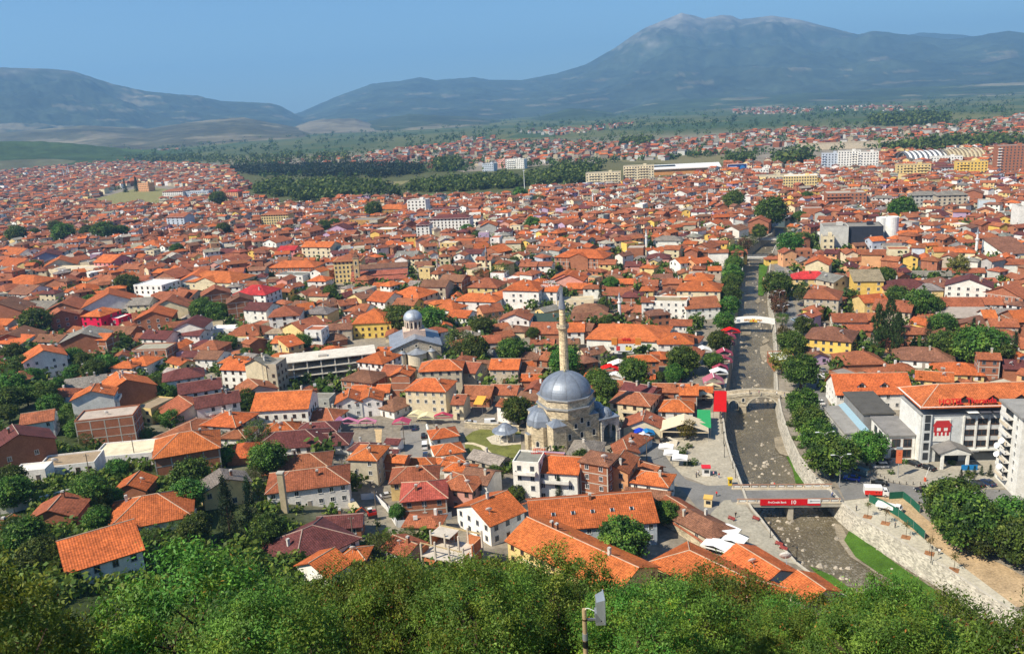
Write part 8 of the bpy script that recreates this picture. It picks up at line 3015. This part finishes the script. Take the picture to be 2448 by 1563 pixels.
# hillside trees below the camera: heights kept under the skyline they have in the photograph
VT = [(-200, 1255), (0, 1262), (100, 1290), (175, 1370), (330, 1385), (420, 1310), (520, 1280), (610, 1300), (660, 1370), (730, 1395), (800, 1345), (860, 1315), (930, 1330), (1010, 1330), (1070, 1345), (1150, 1335), (1210, 1325), (1260, 1290), (1330, 1335),
      (1390, 1375), (1430, 1330), (1480, 1395), (1590, 1395), (1650, 1345), (1740, 1345), (1810, 1395), (1920, 1430), (2000, 1425), (2100, 1400), (2180, 1420), (2280, 1425), (2360, 1390), (2448, 1385), (2700, 1380)]
rf = random.Random(5)
r0 = 27.0
while r0 < 112:
    st = 5.2 + r0 * .035
    na = int(r0 * 1.36 / st)
    for i in range(na + 1):
        a = -.68 + 1.36 * (i + rf.uniform(-.3, .3)) / max(1, na)
        r_ = r0 + rf.uniform(-.35, .35) * st
        x, y = r_ * math.sin(a), r_ * math.cos(a)
        z = hgt(x, y)
        q = proj(x, y, z + 3)
        if not q or not -260 < q[0] < 2700:
            continue
        j, t = _ip([p[0] for p in VT], q[0])
        vt = VT[j][1] * (1 - t) + VT[j + 1][1] * t + rf.uniform(-40, 24)
        H = rf.uniform(6.5, 11)
        for _ in range(14):
            qq = proj(x, y, z + H)
            if qq[1] > vt or H < 2:
                break
            H *= .88
        if H < 2.2:
            continue
        if proj(x, y, z + H)[1] > 1640 or hit(x, y, 1.5):
            continue
        rad = min(H * .52, rf.uniform(2.3, 4.4)) * (1.0 if r0 > 40 else .85)
        tree(x, y, z, rad, 'f', H * .46, zc=H * .56)
    r0 += st * .82

# gardens: trees standing free between the roofs; the nearest as things, the rest as one mass
def mass_tree(bv, x, y, z, rad, cols, r, nl, hf=1.0):
    for i in range(nl):
        d = Vector((r.gauss(0, .5), r.gauss(0, .5), r.gauss(0, .42) * hf)) * rad
        q = Vector((x, y, z + rad * hf * .95)) + d
        n = (d.normalized() * .6 + Vector((r.uniform(-1, 1), r.uniform(-1, 1), r.uniform(-.3, 1.2)))).normalized()
        t = n.orthogonal().normalized()
        s = rad * r.uniform(.2, .42)
        e1 = (t * 1.0 + n.cross(t) * r.uniform(-1, 1)).normalized() * s
        e2 = n.cross(e1).normalized() * s * .75
        g = r.uniform(.7, 1.3)
        c = r.choice(cols)
        bv.face([q - e1, q - e2, q + e1, q + e2], 'leaf', (c[0] * g, c[1] * g, c[2] * g))
FREE.sort(key=lambda p: p[0] ** 2 + p[1] ** 2)
nfree = 0
bm_ = MB()
for i, (x, y, z) in enumerate(FREE):
    d = math.hypot(x, y)
    q = proj(x, y, z)
    if hit(x, y, 1.4):
        continue
    rad = rf.uniform(1.8, 3.6)
    put(x, y, rad * .6)
    if nfree < 4 and 0 < q[0] < 2448:
        tree(x, y, z, rad, rf.choice('dddw'), rad * 1.05)
        nfree += 1
    else:
        mass_tree(bm_, x, y, z, rad * 1.1, PAL['d'], rf, 90 if d < 800 else 44)
for k in range(4600):       # odd trees out on the plain and along field edges
    u, v = rf.uniform(-50, 2500), 0
    hz_ = 255 - (u - 1224) * .056
    v = hz_ + rf.uniform(16, 150) ** 1.0
    p = P(u, v, 0)
    nn = noise.noise(Vector((p.x / 350, p.y / 120, 7)))
    d = math.hypot(p.x, p.y)
    if nn < .0 or d > 9000 or hit(p.x, p.y, 3) or (inpoly(u, v, TOWN) and rf.random() < .8) or any(inpoly(u, v, h) for h in HOLES[:1]):
        continue
    mass_tree(bm_, p.x, p.y, 0, rf.uniform(4, 8) * (1 if d < 3000 else 1.7), PAL['d'][1:3], rf, 22)
tag(bm_.build('distant_trees'), kind='stuff')
bu = MB()
for i in range(5200):       # scrub on the left slope between the houses
    a = R(rf.uniform(-37, -6))
    r_ = 95 + 235 * rf.random() ** 1.5
    x, y = r_ * math.sin(a), r_ * math.cos(a)
    z = hgt(x, y)
    if z < 2.5 or hit(x, y, 1.2) or noise.noise(Vector((x / 22, y / 22, 4))) < (-.3 if r_ < 190 else -.08):
        continue
    mass_tree(bu, x, y, z - .4, rf.uniform(.9, 2.2), PAL['f'], rf, 46)
tag(bu.build('slope_undergrowth'), kind='stuff')
# dark pine wood and the park wood in the middle distance
bw = MB()
WOODS = [([(545, 408), (700, 402), (860, 400), (1010, 404), (1000, 425), (860, 428), (740, 424), (600, 420)], 'c', 7, 1.25), ([(600, 462), (660, 440), (800, 440), (905, 446), (960, 470), (860, 484), (700, 482)], 'd', 7.5, 1.1),
         ([(960, 462), (1010, 440), (1130, 432), (1250, 420), (1330, 412), (1400, 410), (1410, 440), (1290, 446), (1220, 452), (1080, 460)], 'd', 7, 1.0), ([(1330, 408), (1400, 402), (1440, 408), (1420, 440), (1340, 440)], 'd', 7.5, 1.1),
         ([(880, 476), (930, 468), (940, 480), (890, 486)], 'c', 7, 1.5), ([(1040, 392), (1100, 388), (1105, 408), (1040, 412)], 'd', 9, 1.1), ([(-40, 386), (300, 372), (560, 378), (830, 372), (830, 392), (600, 398), (300, 386), (-40, 398)], 'd', 10, 1.0),
         ([(2080, 292), (2200, 280), (2270, 285), (2260, 300), (2150, 305), (2080, 302)], 'd', 13, 1.1), ([(2110, 362), (2300, 345), (2448, 340), (2448, 356), (2330, 362), (2170, 372)], 'd', 10, 1.1), ([(1850, 385), (1930, 372), (1940, 400), (1870, 402)], 'd', 10, 1.1),
         ([(1740, 383), (1800, 378), (1800, 392), (1740, 396)], 'd', 8, 1.1), ([(1480, 345), (1560, 338), (1540, 352), (1480, 352)], 'd', 10, 1.0)]
for poly, kd, rad, hf in WOODS:
    gp = [P(u, v, 0) for u, v in poly]
    gpoly = [(p.x, p.y) for p in gp]
    x0, x1 = min(p.x for p in gp), max(p.x for p in gp)
    y0, y1 = min(p.y for p in gp), max(p.y for p in gp)
    n = int((x1 - x0) * (y1 - y0) / (rad * rad * 1.0))
    for i in range(min(n, 3200)):
        x, y = rf.uniform(x0, x1), rf.uniform(y0, y1)
        if inpoly(x, y, gpoly) and noise.noise(Vector((x / 45, y / 70, 9))) > -.28:
            mass_tree(bw, x, y, 0, rad * rf.uniform(.65, 1.05), PAL[kd], rf, 26, hf)
tag(bw.build('distant_woods'), kind='stuff')
print('TREES', NT_[0], len(bm_.f), len(bw.f), len(FREE))
for o, look, x, y, z in ():
    pass
if not LM:
    LM.append(('the centre', 1200, 800))
label_all()
print('HOUSES', NH[0], 'OBJ', len(bpy.data.objects))
